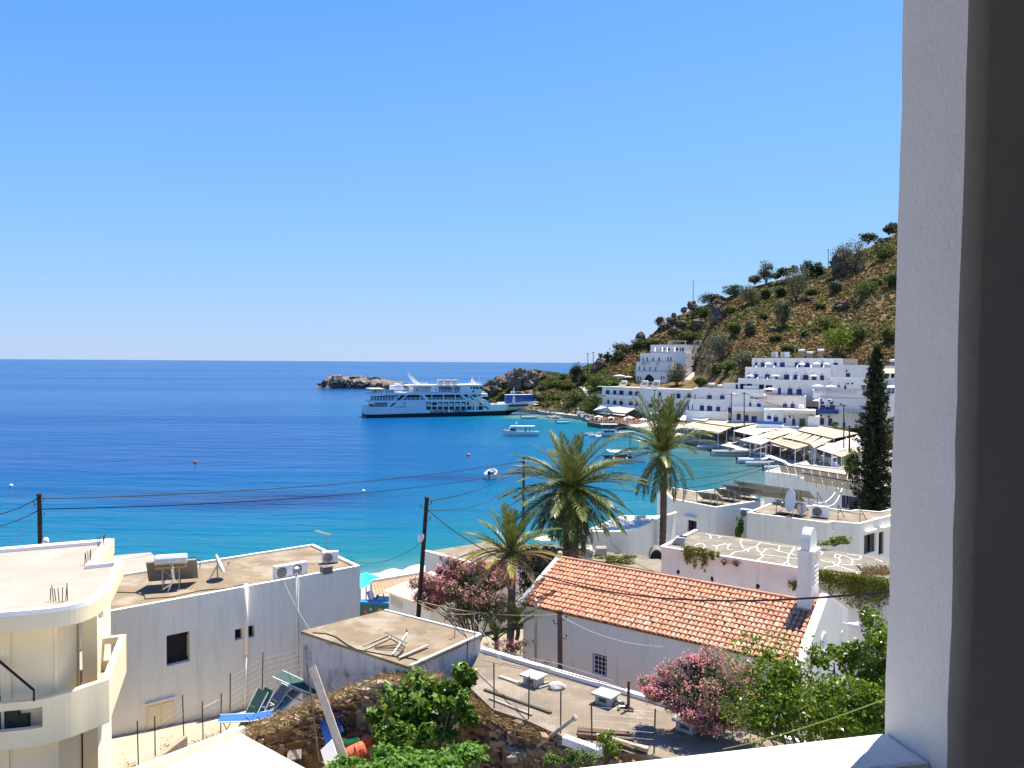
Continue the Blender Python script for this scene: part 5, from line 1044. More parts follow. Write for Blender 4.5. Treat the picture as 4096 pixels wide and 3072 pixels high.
BLW = mat('blue parasol cloth',(.03,.12,.55),rough=.7)
for i,(q,mt) in enumerate((((1245,95),BLW),((1250,150),CANV),((1225,190),BLW),((1262,300),BLW))): umbrella(['blue parasol topmost in the gap between white walls','white parasol in the gap between white walls','blue parasol in the middle of the gap between walls','lowest blue parasol in the gap between white walls'][i],HZ(TR(*q),2.6),.9,2.2,mt)
# deck chairs and painted counter
DBL = mat('blue deck slats',(.015,.04,.26),(.02,.05,.33),4,.5)
def deckchair(label,c,rz):
    o = thing('deck_chair',label,'deck chair',c,'blue deck chairs on the beach'); M = Matrix.Rotation(rz,3,'Z'); m = MB()
    for i in range(7): m.obox(Vector(c)+M @ Vector((-.6,-.3+i*.095,.35)),M @ Vector((.95,0,0)),M @ Vector((0,.06,0)),UZ*.025)
    m.build('seat',DBL,o); m = MB()
    for i in range(7): m.obox(Vector(c)+M @ Vector((.36,-.3+i*.095,.36)),M @ Vector((.35,0,.75)),M @ Vector((0,.06,0)),M @ Vector((.025,0,0)))
    m.build('backrest',DBL,o)
    for x,y in ((-.5,-.28),(-.5,.28),(.3,-.28),(.3,.28)): m = MB(); p = Vector(c) + M @ Vector((x,y,0)); m.bar(p,p+UZ*.35,.05,.05); m.build('leg',DBL,o)
for i,(x,y,rz) in enumerate(((275,990,.3),(400,965,2.6),(505,1000,.4))): deckchair(['slatted blue deck chair nearest the white house wall','slatted blue deck chair in the middle of the beach bar','slatted blue deck chair nearest the shed windows'][i],AY(BK(x,y),57)-UZ*.35,rz)
c = AY(BK(400,1110),53); o = thing('painted_counter','green beach counter with painted fruit and blue rim','counter',c-UZ*.7); m = MB(); m.obox(c+Vector((-1.2,.2,-.7)),(2.4,-.25,0),(.05,.5,0),UZ*1.25); m.build('body',mat('green counter',(.03,.12,.11),(.04,.16,.15),2,.5),o); m = MB(); m.obox(c+Vector((-1.25,.15,.56)),(2.5,-.26,0),(.06,.6,0),UZ*.12); m.build('rim',mat('bright blue paint',(.02,.20,.50),rough=.5),o)
for i,(x,z,cc,r) in enumerate(((-.8,.0,(.6,.08,.06),.13),(.2,.1,(.65,.30,.06),.2),(.75,.25,(.20,.35,.06),.13),(-.45,.2,(.6,.5,.1),.09))): m = MB(); m.lathe(c+Vector((x,.2-.104*(x+1.2)-.006,z)),[(r,0),(r*.9,.006)],12,(-.1,-1,0)); m.build('painted_fruit',mat('fruit %d' % i,cc,rough=.6),o)
# ------------------------------------------------------------ poles
def pole(label,bot,top,r0,r1,name='utility_pole',mt=WOODP,cat='pole',lamp=None):
    o = thing(name,label,cat,bot); m = MB(); m.tube([bot,top],r0,10,True,r1); m.build('shaft',mt,o,smooth=False); d = (Vector(top)-Vector(bot)).normalized()
    m = MB(); m.lathe(Vector(top),[(r1*1.25,0),(r1*1.2,.08),(r1*.6,.12)],10,d); m.build('cap',WOODP,o)
    for k,s in ((.25,1),(.4,-1),(.95,1)): m = MB(); p = Vector(top) - d * k; m.tube([p,p+Vector((s*(r1+.12),-.05,.0)),p+Vector((s*(r1+.14),-.05,.09))],.018,5); m.lathe(p+Vector((s*(r1+.14),-.05,.08)),[(.02,0),(.035,.02),(.03,.08)],8); m.build('insulator',RUST,o)
    if lamp is not None:
        m = MB(); q = Vector(lamp); m.lathe(q,[(.05,0),(.12,.05),(.15,.2),(.13,.34),(.06,.42)],12,(.15,-.1,.95)); l_ = m.build('street_lamp',WPLAS,o,smooth=True); p = Vector((bot[0],bot[1],0)) + d * ((q.z-bot[2])/d.z) + UZ * bot[2]; m = MB(); m.tube([q+UZ*.2,p+UZ*.1],.03,6); m.build('lamp_arm',METAL,l_)
    return o
p2b = AY(BK(1003,1260),36.2) - UZ * 3; p2t = AY(V(922,1078),36.2); d_ = (p2t-AY(BK(1003,1225),36.2)); p2b = p2t - d_ * 1.5
pole('dark leaning utility pole with white lamp in the centre',p2b,p2t,.12,.09,lamp=AY(BK(1035,62),36.1))
plt = AY(LP(496,262),37.5); pole('dark utility pole behind the cream building on the left',Vector((plt.x+.12,37.5,4)),plt,.13,.10,lamp=AY(LP(572,900),37.3))
p3t = AY(F5(432,618),68); pole('short utility pole left of the big palm crown',Vector((p3t.x,68,1)),p3t,.13,.10,lamp=None)
pw = AY(Z3(750,600),29.6); pole('brown wooden post in front of the church wall',AY(Z3(756,1050),29.6)-UZ*1.5,pw,.10,.095,'wooden_post',mat('brown post wood',(.16,.085,.05),(.11,.06,.04),5,.85),'post')
psl = AY(Z3(587,518),30.6); o = thing('steel_pole','thin grey steel pole by the left end of the church','pole',AY(Z3(585,1000),30.6)-UZ*1.2); m = MB(); m.tube([AY(Z3(585,1000),30.6)-UZ*1.2,psl],.055,8); m.build('shaft',METAL,o); m = MB(); m.lathe(psl,[(.06,0),(.06,.04),(.02,.06)],8); m.build('cap',METAL,o)
for i,(x,yb,yt) in enumerate(((165,860,600),(32,770,640),(1698-0,0,0))):
    if i == 2: break
    p = HZ(Z3(x,yb),9.9); o = thing('clothes_post',['thin line post at the near corner of the ochre roof','thin line post at the back of the ochre roof'][i],'post',p); h_ = (yb-yt) / 6.828 * p.y / 800; m = MB(); m.tube([p,p+UZ*h_],.02,6); m.build('post',METAL,o); m = MB(); m.tube([p+UZ*h_-Vector((.02,0,0)),p+UZ*(h_+.02)+Vector((.12,0,.0))],.015,5); m.build('hook',METAL,o)
# ------------------------------------------------------------ wires
ROPE = mat('yellow rope',(.45,.40,.22),rough=.8)
wire('upper black wire from the left pole across the water',AY(LP(540,300),37.5),AY(F5(432,650),68),.55,.028); wire('lower black wire from the left pole across the water',AY(LP(530,432),37.5),AY(F5(430,745),68),.6,.024)
wire('upper black wire leaving the frame from the left pole',AY(LP(470,300),37.5),AY(LP(-500,560),34),.25,.028); wire('lower black wire leaving the frame from the left pole',AY(LP(470,455),37.5),AY(LP(-500,700),34),.25,.024); wire('thin guy wire slanting down from the left pole',AY(LP(465,330),37.4),AY(LP(120,960),36),.1,.012,METAL)
wire('thick black cable sagging across the tiled church roof',p2t-UZ*.45,AY((902,590),14.0),1.55,.022); wire('black wire from the leaning pole to the short pole',p2t-UZ*.1,AY(F5(425,690),68),.5,.022); wire('lower wire from the leaning pole to the short pole',p2t-UZ*.5,AY(F5(428,770),68),.9,.018)
wire('black wire from the short pole behind the palm to the right',AY(F5(440,690),68),AY(F4(1029,232),80),1.5,.03); wire('second wire from the short pole behind the palm to the right',AY(F5(440,760),68),AY(F4(1029,250),80),2.0,.03)
wire('thin wire from the white house roof to the leaning pole',AY(BK(0,325),42),AY(BK(1060,70),36.2),.5,.012); wire('yellow rope from the leaning pole to the wooden post',AY(BK(1012,930),36.0),AY(Z3(740,612),29.5),.25,.022,ROPE,'rope','rope'); wire('second yellow rope just below the first',AY(BK(1010,962),36.0),AY(Z3(165,605),29.2),.2,.016,ROPE,'rope','rope')
wire('thin white line along the church wall below the eaves',AY(Z3(760,622),29.5),AY(Z4(-80,830),24.5),.25,.006,WPLAS); wire('pale cord from the white house roof to the ochre roof',on_wall(Z2(395,385))+nh*.1,HZ(Z2(590,730),zm+.1),.1,.008,ROPE,'cord','cord')
wire('yellow-green line sloping up to the white pillar',AY(Z4(330,1530),13),AY(Z4(1560,1140),9),.06,.009,mat('green line',(.30,.32,.08),rough=.7)); wire('thin line from the ochre roof post to the terrace',AY(Z3(165,640),28.5),HZ(Z3(360,940),9.3),.02,.012,WPLAS); wire('thin wire crossing in front of the low white house',AY(TR(600,40),45),AY(TR(1700,660),33),.4,.012)
p = AY(F4(1029,225),80); o = thing('roof_mast','short white mast on the corner of the waterside house','mast',Vector((p.x,p.y,zC))); m = MB(); m.tube([Vector((p.x,p.y,zC-.2)),p],.06,7); m.build('shaft',WTRIM,o); m = MB(); m.bar(p+Vector((-.2,0,-.1)),p+Vector((.2,0,-.1)),.06,.06); m.build('crossbar',RUST,o)
p = AY((902,590),14.0); o = thing('cable_post','steel post holding the thick cable behind the white pillar','post',Vector((p.x,p.y,9))); m = MB(); m.tube([Vector((p.x,p.y,8.6)),p+UZ*.1],.05,8); m.build('shaft',METAL,o); m = MB(); m.lathe(p+UZ*.1,[(.06,0),(.06,.05),(.02,.07)],8); m.build('cap',METAL,o)
# railing pipes along the back of the terrace
m = MB(); m.tube([HZ(Z3(*q),zt)+UZ*.35 for q in ((370,935),(730,1010),(1115,1130))],.02,5); m.tube([HZ(Z3(*q),zt)+UZ*.2 for q in ((230,920),(730,1030),(1200,1160))],.018,5); m.build('pipe_rail',METAL,origin=HZ(Z3(730,1010),zt),label='thin pipe rails along the white rim of the terrace',cat='railing')
# jetty frame in the water
j0,j1 = HZ(F5(1440,852),1.6),HZ(F5(2030,945),1.6); o = thing('jetty_frame','grey steel jetty frame standing in the bay behind the slim palm','jetty',(j0.x,j0.y,0)); dv = Vector((1.2,1.8,0))
for s in (0,1): m = MB(); m.bar(j0+dv*s,j1+dv*s,.12,.16); m.build('beam',METAL,o)
for k in range(9): m = MB(); q = j0 + (j1-j0) * k / 8; m.bar(q,q+dv,.1,.1); m.build('cross_beam',METAL,o)
for k in range(5):
    for s in (0,1): m = MB(); q = j0 + (j1-j0) * k / 4 + dv * s; m.bar(Vector((q.x,q.y,-1)),q,.14,.14); m.build('pile',METAL,o)
# ============================================================ FERRY
fs0,fs1 = HZ(FA(262,1172),0),HZ(FB(1600,1112),0); fu = (fs1-fs0); Lw = fu.length; fu.normalize(); fv = Vector((-fu.y,fu.x,0)); BM = 11.5
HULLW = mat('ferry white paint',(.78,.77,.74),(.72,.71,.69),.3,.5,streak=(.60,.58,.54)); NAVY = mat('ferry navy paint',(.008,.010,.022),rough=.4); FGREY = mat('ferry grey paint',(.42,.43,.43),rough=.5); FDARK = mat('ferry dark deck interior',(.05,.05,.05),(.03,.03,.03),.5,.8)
fe = thing('ferry','large white car ferry with navy waterline moored at the quay','ferry',(fs0.x,fs0.y,0))
def S(p,v=0.0): a,b = ONP(p,fs0+fv*v,fu,UZ); return a,b
def FP(a,z,v=0.0): return Vector((fs0.x,fs0.y,0)) + fu * a + fv * v + UZ * z
def fbox(name,c0,c1,v0,v1,mt,parent=None,C=FA,bevel=0.0):
    a0,z1 = S(C(*c0),v0); a1,z0 = S(C(*c1),v0); m = MB(); m.obox(FP(a0,z0,v0),fu*(a1-a0),fv*(v1-v0),UZ*(z1-z0)); return m.build(name,mt,parent or fe,bevel=bevel)
aS,zS_ = S(FA(205,920)); a_w,zb_ = S(FA(1000,1080)); aD,zD_ = S(FB(1090,870)); aT,zT = S(FB(2190,795),4.0)
zw_ = S(FA(900,770))[1]
# hull by stations: a, sheer height, offset at waterline, offset at sheer
st = [(-1.6,zS_,.9,.3),(0,zS_,.1,.0),(4,zS_,0,0),(30,zS_,0,0),(aD,zD_,.15,0),(aD+6,zD_+.15,1.0,.25),(Lw-3,zD_+.4,2.8,.8),(Lw+1,zD_+.65,4.6,1.6),(Lw+5,zD_+1.0,5.2,2.6),(aT,zT,5.4,4.3)]
def stem(a): return 0.0 if a < Lw - 1 else min((a-Lw+1)/(aT-Lw+1),1) * (zT-.3)
nav,wht = MB(),MB(); rowsN,rowsW = [],[]
for (a,zs2,vw,vs2) in st:
    k = stem(a); zb2 = max(1.15+.012*a,k); f = lambda z: vw + (vs2-vw) * max(0,min(1,z/zs2)); near = [FP(a,z,f(z)) for z in (k-.9 if k == 0 else k,max(k,0),zb2)]; far = [FP(a,z,BM-f(z)) for z in (zb2,max(k,0),k-.9 if k == 0 else k)]
    rowsN.append(near+far); wz = np.linspace(zb2,max(zs2,zb2),4); rowsW.append(([FP(a,z,f(z)) for z in wz],[FP(a,z,BM-f(z)) for z in wz[::-1]]))
nav.grid([r[:3] for r in rowsN]); nav.grid([r[3:] for r in rowsN]); nav.poly(rowsN[0][::-1]); nav.build('boot_stripe',NAVY,fe)
wht.grid([r[0] for r in rowsW]); wht.grid([r[1] for r in rowsW]); wht.poly((rowsW[0][0]+rowsW[0][1])[::-1]); wht.poly([rowsW[-1][0][0],rowsW[-1][0][-1],rowsW[-1][1][0],rowsW[-1][1][-1]])
for i in range(len(st)-1):
    z = min(st[i][1],st[i+1][1]) - 1.1; wht.poly([FP(st[i][0],z,st[i][3]+.1),FP(st[i+1][0],z,st[i+1][3]+.1),FP(st[i+1][0],z,BM-st[i+1][3]-.1),FP(st[i][0],z,BM-st[i][3]-.1)])
wht.build('hull',HULLW,fe)
# car deck sides with two rows of openings
aC0,aC1 = S(FA(640,900))[0],S(FB(955,800))[0]
win2 = []
for r_,(y0,y1) in enumerate(((800,880),(905,985))):
    for k in range(10):
        x0 = 1545 + k * 134.5; win2.append((FA(x0,y0),FA(x0+108,y1),'none'))
win2 += [(FA(1030,802),FA(1052,865),'none'),(FB(780,900),FB(880,970),'none')]
for v_,sgn in ((0.0,1),(BM,-1)):
    m = MB(); A_,B_ = FP(aC0,0,v_),FP(aC1,0,v_); P0 = Vector((A_.x,A_.y,0)); hs_ = holes_px(FP(aC0,0),FP(aC1,0),win2); zlo = zS_ - .002
    us_ = sorted({0,aC1-aC0,*[h[0] for h in hs_],*[h[1] for h in hs_]}); vs3 = sorted({zlo,zw_,*[h[2] for h in hs_],*[h[3] for h in hs_]})
    vs3 = [z for z in vs3 if z >= zlo]
    for i in range(len(us_)-1):
        for j in range(len(vs3)-1):
            ca,cb2 = (us_[i]+us_[i+1]) / 2,(vs3[j]+vs3[j+1]) / 2
            if any(h[0] < ca < h[1] and h[2] < cb2 < h[3] for h in hs_): continue
            m.poly([P0+fu*us_[i]+UZ*vs3[j],P0+fu*us_[i+1]+UZ*vs3[j],P0+fu*us_[i+1]+UZ*vs3[j+1],P0+fu*us_[i]+UZ*vs3[j+1]])
    m.build('deck_side',HULLW,fe)
lowz = min(h[2] for h in hs_ if h[1]-h[0] > .5); 
for h in hs_:
    if h[2] < zS_ and h[1] - h[0] > .5:   # lower row cuts into the hull plating: dark panels painted as shaded openings
        m = MB(); m.obox(FP(aC0+h[0],h[2],-.02),fu*(h[1]-h[0]),fv*.03,UZ*(min(h[3],zS_+.001)-h[2])); m.build('shade_panel',FDARK,fe)
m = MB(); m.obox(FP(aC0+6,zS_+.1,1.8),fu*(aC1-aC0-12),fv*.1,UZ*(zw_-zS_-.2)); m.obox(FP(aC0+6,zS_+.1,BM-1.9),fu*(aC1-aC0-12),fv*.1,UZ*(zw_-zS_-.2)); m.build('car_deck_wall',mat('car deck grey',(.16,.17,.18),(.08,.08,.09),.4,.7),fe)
for k in range(10):  # pale panels carry the light seen through the far openings
    if k in (1,7): continue
    a0,z1 = S(FA(1560+k*134.5,835)); a1,z0 = S(FA(1640+k*134.5,880)); m = MB(); m.obox(FP(a0,z0,.35),fu*(a1-a0),fv*.8,UZ*(z1-z0)); m.build('lit_panel',mat('lit panel white',(.75,.75,.74),rough=.35),fe,bevel=.15)
fbox('deck_slab',(245,772),(2130+0,800),-.06,BM+.06,HULLW); a0 = S(FA(2130,772))[0]
m = MB(); z1 = zw_; m.obox(FP(a0,S(FA(2130,800))[1],-.05),fu*(aC1-a0),fv*(BM+.1),UZ*(S(FA(2130,772))[1]-S(FA(2130,800))[1])); m.build('deck_slab',HULLW,fe)
m = MB(); m.poly([FP(aC1,zS_,-.0),FP(aD+.3,zD_,0),FP(aD+.3,zD_,.3),FP(aC1,zS_,.3)]); p = [FP(aC1,zS_-.1,0),FP(aD,zD_-.05,0),FP(aC1,zw_,0)]; m.poly(p); m.poly([q+fv*BM for q in p[::-1]]); m.poly([p[1],p[1]+fv*BM,p[2]+fv*BM,p[2]]); m.build('fore_bulwark',HULLW,fe)
# stern deck: open sides, dark boxes added as its dark interior
fbox('dark_stern_box',(350,690),(480,770),1.2,BM-1.2,FDARK); fbox('dark_stern_box',(520,682),(640,770),1.2,BM-1.2,FDARK); fbox('dark_stern_box',(670,672),(800,770),1.2,BM-1.2,FDARK); fbox('stern_house',(640,632),(960,770),2.2,BM-2.2,HULLW)
for x in (262,585,790): fbox('awning_post',(x,515),(x+9,597),.02,.25,HULLW)
fbox('stern_interior',(300,800),(700,915),1.6,BM-1.6,FDARK); fbox('stern_corner',(200,800),(345,850),-.02,.3,HULLW)
# passenger deck
fbox('passenger_cabin',(960,632),(2140,765),1.5,BM-1.5,FDARK); fbox('passenger_cabin',(160,632),(540,760),1.5,BM-1.5,FDARK,C=FB)
fbox('upper_slab',(250,594),(2140,630),-.08,BM+.08,HULLW); fbox('upper_slab',(160,594),(840,626),-.081,BM+.081,HULLW,C=FB)
fbox('fore_cabin',(545,610),(845,765),.02,BM-.02,HULLW,C=FB)
for c0,c1 in (((570,618),(742,690)),((772,615),(842,660))): fbox('cabin_window',c0,c1,-.03,.03,GLASS,C=FB)
def rail(name,c0,c1,C=FA,v=0.0,step=1.0,rows=3,mt=None):
    a0,z1 = S(C(*c0),v); a1,z0 = S(C(*c1),v); m = MB(); n = max(2,int((a1-a0)/step))
    for i in range(n+1): m.bar(FP(a0+(a1-a0)*i/n,z0,v),FP(a0+(a1-a0)*i/n,z1,v),.12,.12)
    for j in range(1,rows+1): z = z0 + (z1-z0) * j / rows; m.bar(FP(a0,z,v),FP(a1,z,v),.10,.10)
    return m.build(name,mt or HULLW,fe)
rail('railing',(1000,702),(2140,768),v=.1,step=1.4); rail('railing',(160,702),(520,765),C=FB,v=.1,step=1.4); rail('railing',(255,700),(850,772),v=.05); rail('railing',(300,850),(700,918),v=.05); rail('railing',(800,528),(2140,595),v=.05); rail('railing',(160,525),(345,595),C=FB,v=.05); rail('railing',(560,355),(850,400),C=FB,v=3.0); rail('railing',(1380,355),(1580,405),v=3.0); rail('bow_railing',(1080,845),(2040,862),C=FB,v=.6,step=1.5,rows=1)
for x in list(range(258,840,66)): fbox('deck_post',(x,630),(x+10,772),.02,.2,HULLW)
for x in (1395,1665,1935,2205): fbox('deck_post',(x,630),(x+18,766),.02,.2,HULLW)
# slanting stair housings: pale strakes with dark treads
def strake(name,pts,v,mt,C=FA,th=.12):
    q = [FP(*S(C(*p),v),v) for p in pts]; m = MB(); m.poly(q); m.poly([p+fv*th for p in q[::-1]])
    for i in range(len(q)): m.poly([q[i],q[(i+1) % len(q)],q[(i+1) % len(q)]+fv*th,q[i]+fv*th])
    return m.build(name,mt,fe)
strake('stair_strake',((600,920),(640,920),(970,632),(925,632)),-.05,HULLW); strake('stair_strake',((745,915),(790,915),(1125,632),(1085,632)),-.05,HULLW); strake('stair_opening',((690,912),(745,912),(1060,634),(1000,634)),-.03,FDARK)
strake('stair_strake',((1415,635),(1500,635),(1620,765),(1540,765)),-.05,HULLW); strake('stair_strake',((340,635),(415,635),(620,790),(540,790)),-.05,HULLW,FB); strake('stair_strake',((540,620),(580,620),(930,890),(870,890)),-.05,HULLW,FB)
strake('stair_opening',((575,690),(610,690),(685,750),(640,750)),-.06,FDARK,FB); strake('stair_opening',((775,810),(830,810),(900,868),(840,868)),-.06,FDARK,FB); strake('stair_opening',((880,895),(930,895),(1045,968),(990,968)),-.06,FDARK,FB)
fbox('pilot_door',(680,790),(728,1032),-.06,-.02,HULLW,C=FB)
# top: roof, deckhouses, bridge, funnel, rafts
fbox('top_canopy',(1170,412),(2140,442),-.1,BM+.1,HULLW); fbox('top_canopy',(160,405),(560,440),-.1,BM+.1,HULLW,C=FB)
fbox('deckhouse',(1240,443),(1655,594),2.5,BM-2.5,HULLW); fbox('deckhouse',(795,420),(1010,530),1.5,BM-1.5,HULLW); fbox('vent_house',(868,385),(970,420),2.0,BM-3,HULLW); fbox('deckhouse',(1900,443),(2130,594),4.0,BM-3,FGREY)
fbox('stern_awning',(262,498),(592,520),-.1,BM+.1,CANV); fbox('stern_screen',(265,520),(590,600),.5,.6,CANV); fbox('grey_screen',(595,515),(796,598),-.06,.3,FGREY)
fbox('bridge',(350,440),(845,594),.3,BM-.3,HULLW,C=FB); fbox('bridge_roof',(555,400),(888,438),-.4,BM+.4,HULLW,C=FB)
for c0,c1 in (((595,446),(632,496)),((655,446),(712,498)),((728,446),(778,512)),((800,446),(858,490))): fbox('bridge_window',c0,c1,.25,.32,GLASS,C=FB)
fbox('bridge_front',(845,440),(886,520),.3,BM-.3,GLASS,C=FB); a,z = S(FB(668,557)); m = MB(); m.lathe(FP(a,z,.28),[(.45,0),(.42,.03)],14,-fv); m.build('emblem',mat('blue emblem',(.05,.10,.2),rough=.5),fe)
mid = BM / 2
def prism_v(name,pts,v0,v1,mt,C=FA,bevel=0):
    q = [FP(*S(C(*p),v0),v0) for p in pts]; m = MB(); m.poly(q[::-1]); m.poly([p+fv*(v1-v0) for p in q])
    for i in range(len(q)): m.poly([q[i],q[(i+1) % len(q)],q[(i+1) % len(q)]+fv*(v1-v0),q[i]+fv*(v1-v0)])
    return m.build(name,mt,fe,bevel=bevel)
prism_v('funnel_mast',((1270,445),(1480,425),(1330,320),(1260,240),(1195,190),(1150,125),(1140,125),(1150,200),(1230,320),(1275,370)),mid-1.3,mid+.4,HULLW); prism_v('radar_mast',((650,400),(770,400),(670,290),(655,262),(640,265),(612,310)),mid-.6,mid+.2,HULLW,FB)
for C,x in ((FA,1820),(FA,1985),(FB,172)): 
    fbox('raft_canister',(x,288),(x+130,340),.6,2.4,CANV,C=C,bevel=.2); fbox('raft_canister',(x,345),(x+130,398),.4,2.6,CANV,C=C,bevel=.2)
for C,x in ((FA,1780),(FA,1925),(FA,2090),(FB,272)): fbox('lifebuoy_pod',(x,402),(x+78,448),-.3,.5,CANV,C=C,bevel=.25)
fbox('raft_rack',(1750,398),(2140,408),.4,3,HULLW)
for C,x,y0,y1 in ((FB,630,160,300),(FB,795,210,380),(FA,1675,355,420)): a,z0 = S(C(x,y1),mid); _,z1 = S(C(x,y0),mid); m = MB(); m.tube([FP(a,z0,mid),FP(a,z1,mid)],.05,5); m.build('aerial',HULLW,fe)
a,z0 = S(FB(1598,860),2.0); _,z1 = S(FB(1598,455),2.0); m = MB(); m.tube([FP(a,z0,2),FP(a,z1,2)],.28,8,True,.12); m.obox(FP(a-1.0,z0+(z1-z0)*.62,1.4),fu*1.5,fv*1.2,UZ*.9); m.tube([FP(a-1.0,z0,2),FP(a,z0+3,2)],.08,5); m.tube([FP(a+.5,z0,2),FP(a+.4,z0+3.8,2)],.07,5); m.build('bow_mast',HULLW,fe)
fbox('rescue_boat',(855,600),(995,660),.4,2.2,WPLAS,C=FB,bevel=.3); fbox('rescue_boat_cradle',(840,655),(1000,680),.3,2.4,HULLW,C=FB); fbox('radome',(875,552),(920,598),.8,1.6,WPLAS,C=FB,bevel=.3)
m = MB(); a,z = S(FA(205,1060)); m.tube([FP(a+.3,z+.3,5),FP(a-.6,z+.2,5),FP(a-.4,z-.8,5),FP(a-1.3,z-1.2,5)],.22,6); m.build('stern_gear',NAVY,fe)
r0,r1 = FP(Lw+3.5,1.9,2.5),FP(Lw+3.5,1.9,BM-2.5); q0 = HZ(FB(2100,1062),1.3); m = MB(); d = Vector((q0.x-r0.x+2,q0.y-r0.y,1.25-1.9)); m.obox(r0,fu*9.5+UZ*-.65,fv*6.0,UZ*.22); m.build('bow_ramp',FGREY,fe)
a,z = S(FA(1632,1060)); Mt = lambda a,z: Matrix.Translation(FP(a,z,-.03)) @ Matrix(((fu.x,0,-fv.x,0),(fu.y,0,-fv.y,0),(0,1,0,0),(0,0,0,1)))
text_mesh('ANEN\u0394YK - FERRIES',1.32,'lettering',NAVY,fe,Mt(a,z),.05,1.18,.03)
a,z = S(FB(1482,915),1.0); b_,z_ = S(FB(1985,893),2.6); dirx = (FP(b_,z_,2.75)-FP(a,z,.5)); Lt = dirx.length; dirx.normalize(); nz_ = UZ.cross(dirx).normalized() * -1; up_ = dirx.cross(nz_) * -1 if dirx.cross(nz_).z < 0 else dirx.cross(nz_)
Mb = Matrix.Translation(FP(a,z,.52)) @ Matrix(((dirx.x,up_.x,nz_.x,0),(dirx.y,up_.y,nz_.y,0),(dirx.z,up_.z,nz_.z,0),(0,0,0,1)))
text_mesh('DASKALOGIANNIS',.95,'lettering',NAVY,fe,Mb,.015,1.12,.30)
a,z = S(FA(808,928)); text_mesh('www.anendyk.gr',.62,'lettering',mat('red lettering',(.35,.04,.05),rough=.5),fe,Mt(a,z),.01,1.0,.01)
# trailer on the bow deck
a0,z1 = S(FB(1435,640),4.5); a1,z0 = S(FB(2050,815),4.5); tl = thing('blue_trailer','blue tarpaulin lorry trailer on the ferry bow','trailer',FP(a0,z0,4.5)); m = MB(); m.obox(FP(a0,z0-.3,4.5),fu*(a1-a0),fv*2.5,UZ*(z1-z0+.3)); m.build('cover',mat('blue tarpaulin',(.012,.05,.24),(.016,.06,.28),.6,.6),tl,bevel=.08); m = MB(); m.obox(FP(a0-.05,z1-.02,4.45),fu*(a1-a0+.1),fv*2.6,UZ*.14); m.build('top_rail',HULLW,tl)
for k in (.15,.75,.85): m = MB(); m.lathe(FP(a0+(a1-a0)*k,z0-.55,4.6),[(.5,0),(.5,.3)],14,fv); m.build('wheel',BLACK,tl)
# ------------------------------------------------------------ people (one continuous body each)
def body_mesh(name,J,mats_):
    """J: joints as (x, y, z, r) and bones; skin surface, then shirt, trousers and skin by height"""
    pts,edges = J; me = bpy.data.meshes.new(name); me.from_pydata([p[:3] for p in pts],edges,[]); o = bpy.data.objects.new(name+ '_c',me); COL.objects.link(o)
    md = o.modifiers.new('skin','SKIN'); 
    for i,p in enumerate(pts): me.skin_vertices[0].data[i].radius = (p[3],p[3]*(.72 if i in (0,1,2) else 1)); me.skin_vertices[0].data[i].use_root = (i == 0)
    o.modifiers.new('sub','SUBSURF').levels = 1
    out = bpy.data.meshes.new_from_object(o.evaluated_get(bpy.context.evaluated_depsgraph_get())); bpy.data.objects.remove(o)
    out.materials.clear(); [out.materials.append(x) for x in mats_]
    for p in out.polygons:
        c = p.center; p.use_smooth = True; p.material_index = 1 if c.z < .88 and c.z > .42 else (2 if c.z <= .42 else (0 if c.z < 1.42 and not (abs(c.x) > .25 and c.z < 1.15) else (3 if c.z > 1.62 and c.y >-.03 else 2)))
    return out
def pose(step=.0,arm=.0,sit=False):
    P = [(0,0,.95,.15),(0,0,1.15,.145),(0,0,1.36,.17),(0,-.01,1.50,.055),(0,-.02,1.58,.085),(0,-.02,1.68,.095),(-.19,0,1.38,.06),(-.25,.02-arm*.1,1.12,.045),(-.27,-.05-arm*.25,.90+arm*.15,.035),(.19,0,1.38,.06),(.25,.02,1.12,.045),(.27,-.05+arm*.1,.90,.035),
         (-.10,0,.88,.09),(-.11,-step*.5,.48,.065),(-.11,-step*.9+.03,.09,.04),(-.11,-step*.9-.10,.04,.04),(.10,0,.88,.09),(.11,step*.4,.48,.065),(.11,step*.9+.03,.09,.04),(.11,step*.9-.10,.04,.04)]
    E = [(0,1),(1,2),(2,3),(3,4),(4,5),(2,6),(6,7),(7,8),(2,9),(9,10),(10,11),(0,12),(12,13),(13,14),(14,15),(0,16),(16,17),(17,18),(18,19)]
    return P,E
SKIN = mat('skin',(.45,.27,.18),rough=.6); HAIR = mat('dark hair',(.03,.022,.018),rough=.6)
cl = lambda n_,c: mat('cloth '+n_,c,rough=.85)
WEAR = {'white': (.72,.72,.70),'red': (.45,.05,.05),'blue': (.05,.10,.32),'black': (.02,.02,.025),'yellow': (.60,.45,.08),'purple': (.20,.08,.25),'grey': (.25,.25,.26),'pink': (.55,.25,.28)}
BODY = {}
for i,(k,c) in enumerate(WEAR.items()): BODY[k] = body_mesh('person',pose((.0,.22,.3)[i % 3],(0,.8,.3)[i % 3]),[cl(k,c),cl(('navy','sand','denim')[i % 3],((.02,.03,.07),(.40,.33,.24),(.06,.09,.16))[i % 3]),SKIN,HAIR])
def person(col,loc,rz,label,group,s=1.0):
    o = bpy.data.objects.new('person',BODY[col]); COL.objects.link(o); o.location = loc; o.rotation_euler = (0,0,rz); o.scale = (s,s,s); return tag(o,label,'person',group)
zdk = S(FA(1700,594))[1] + .0
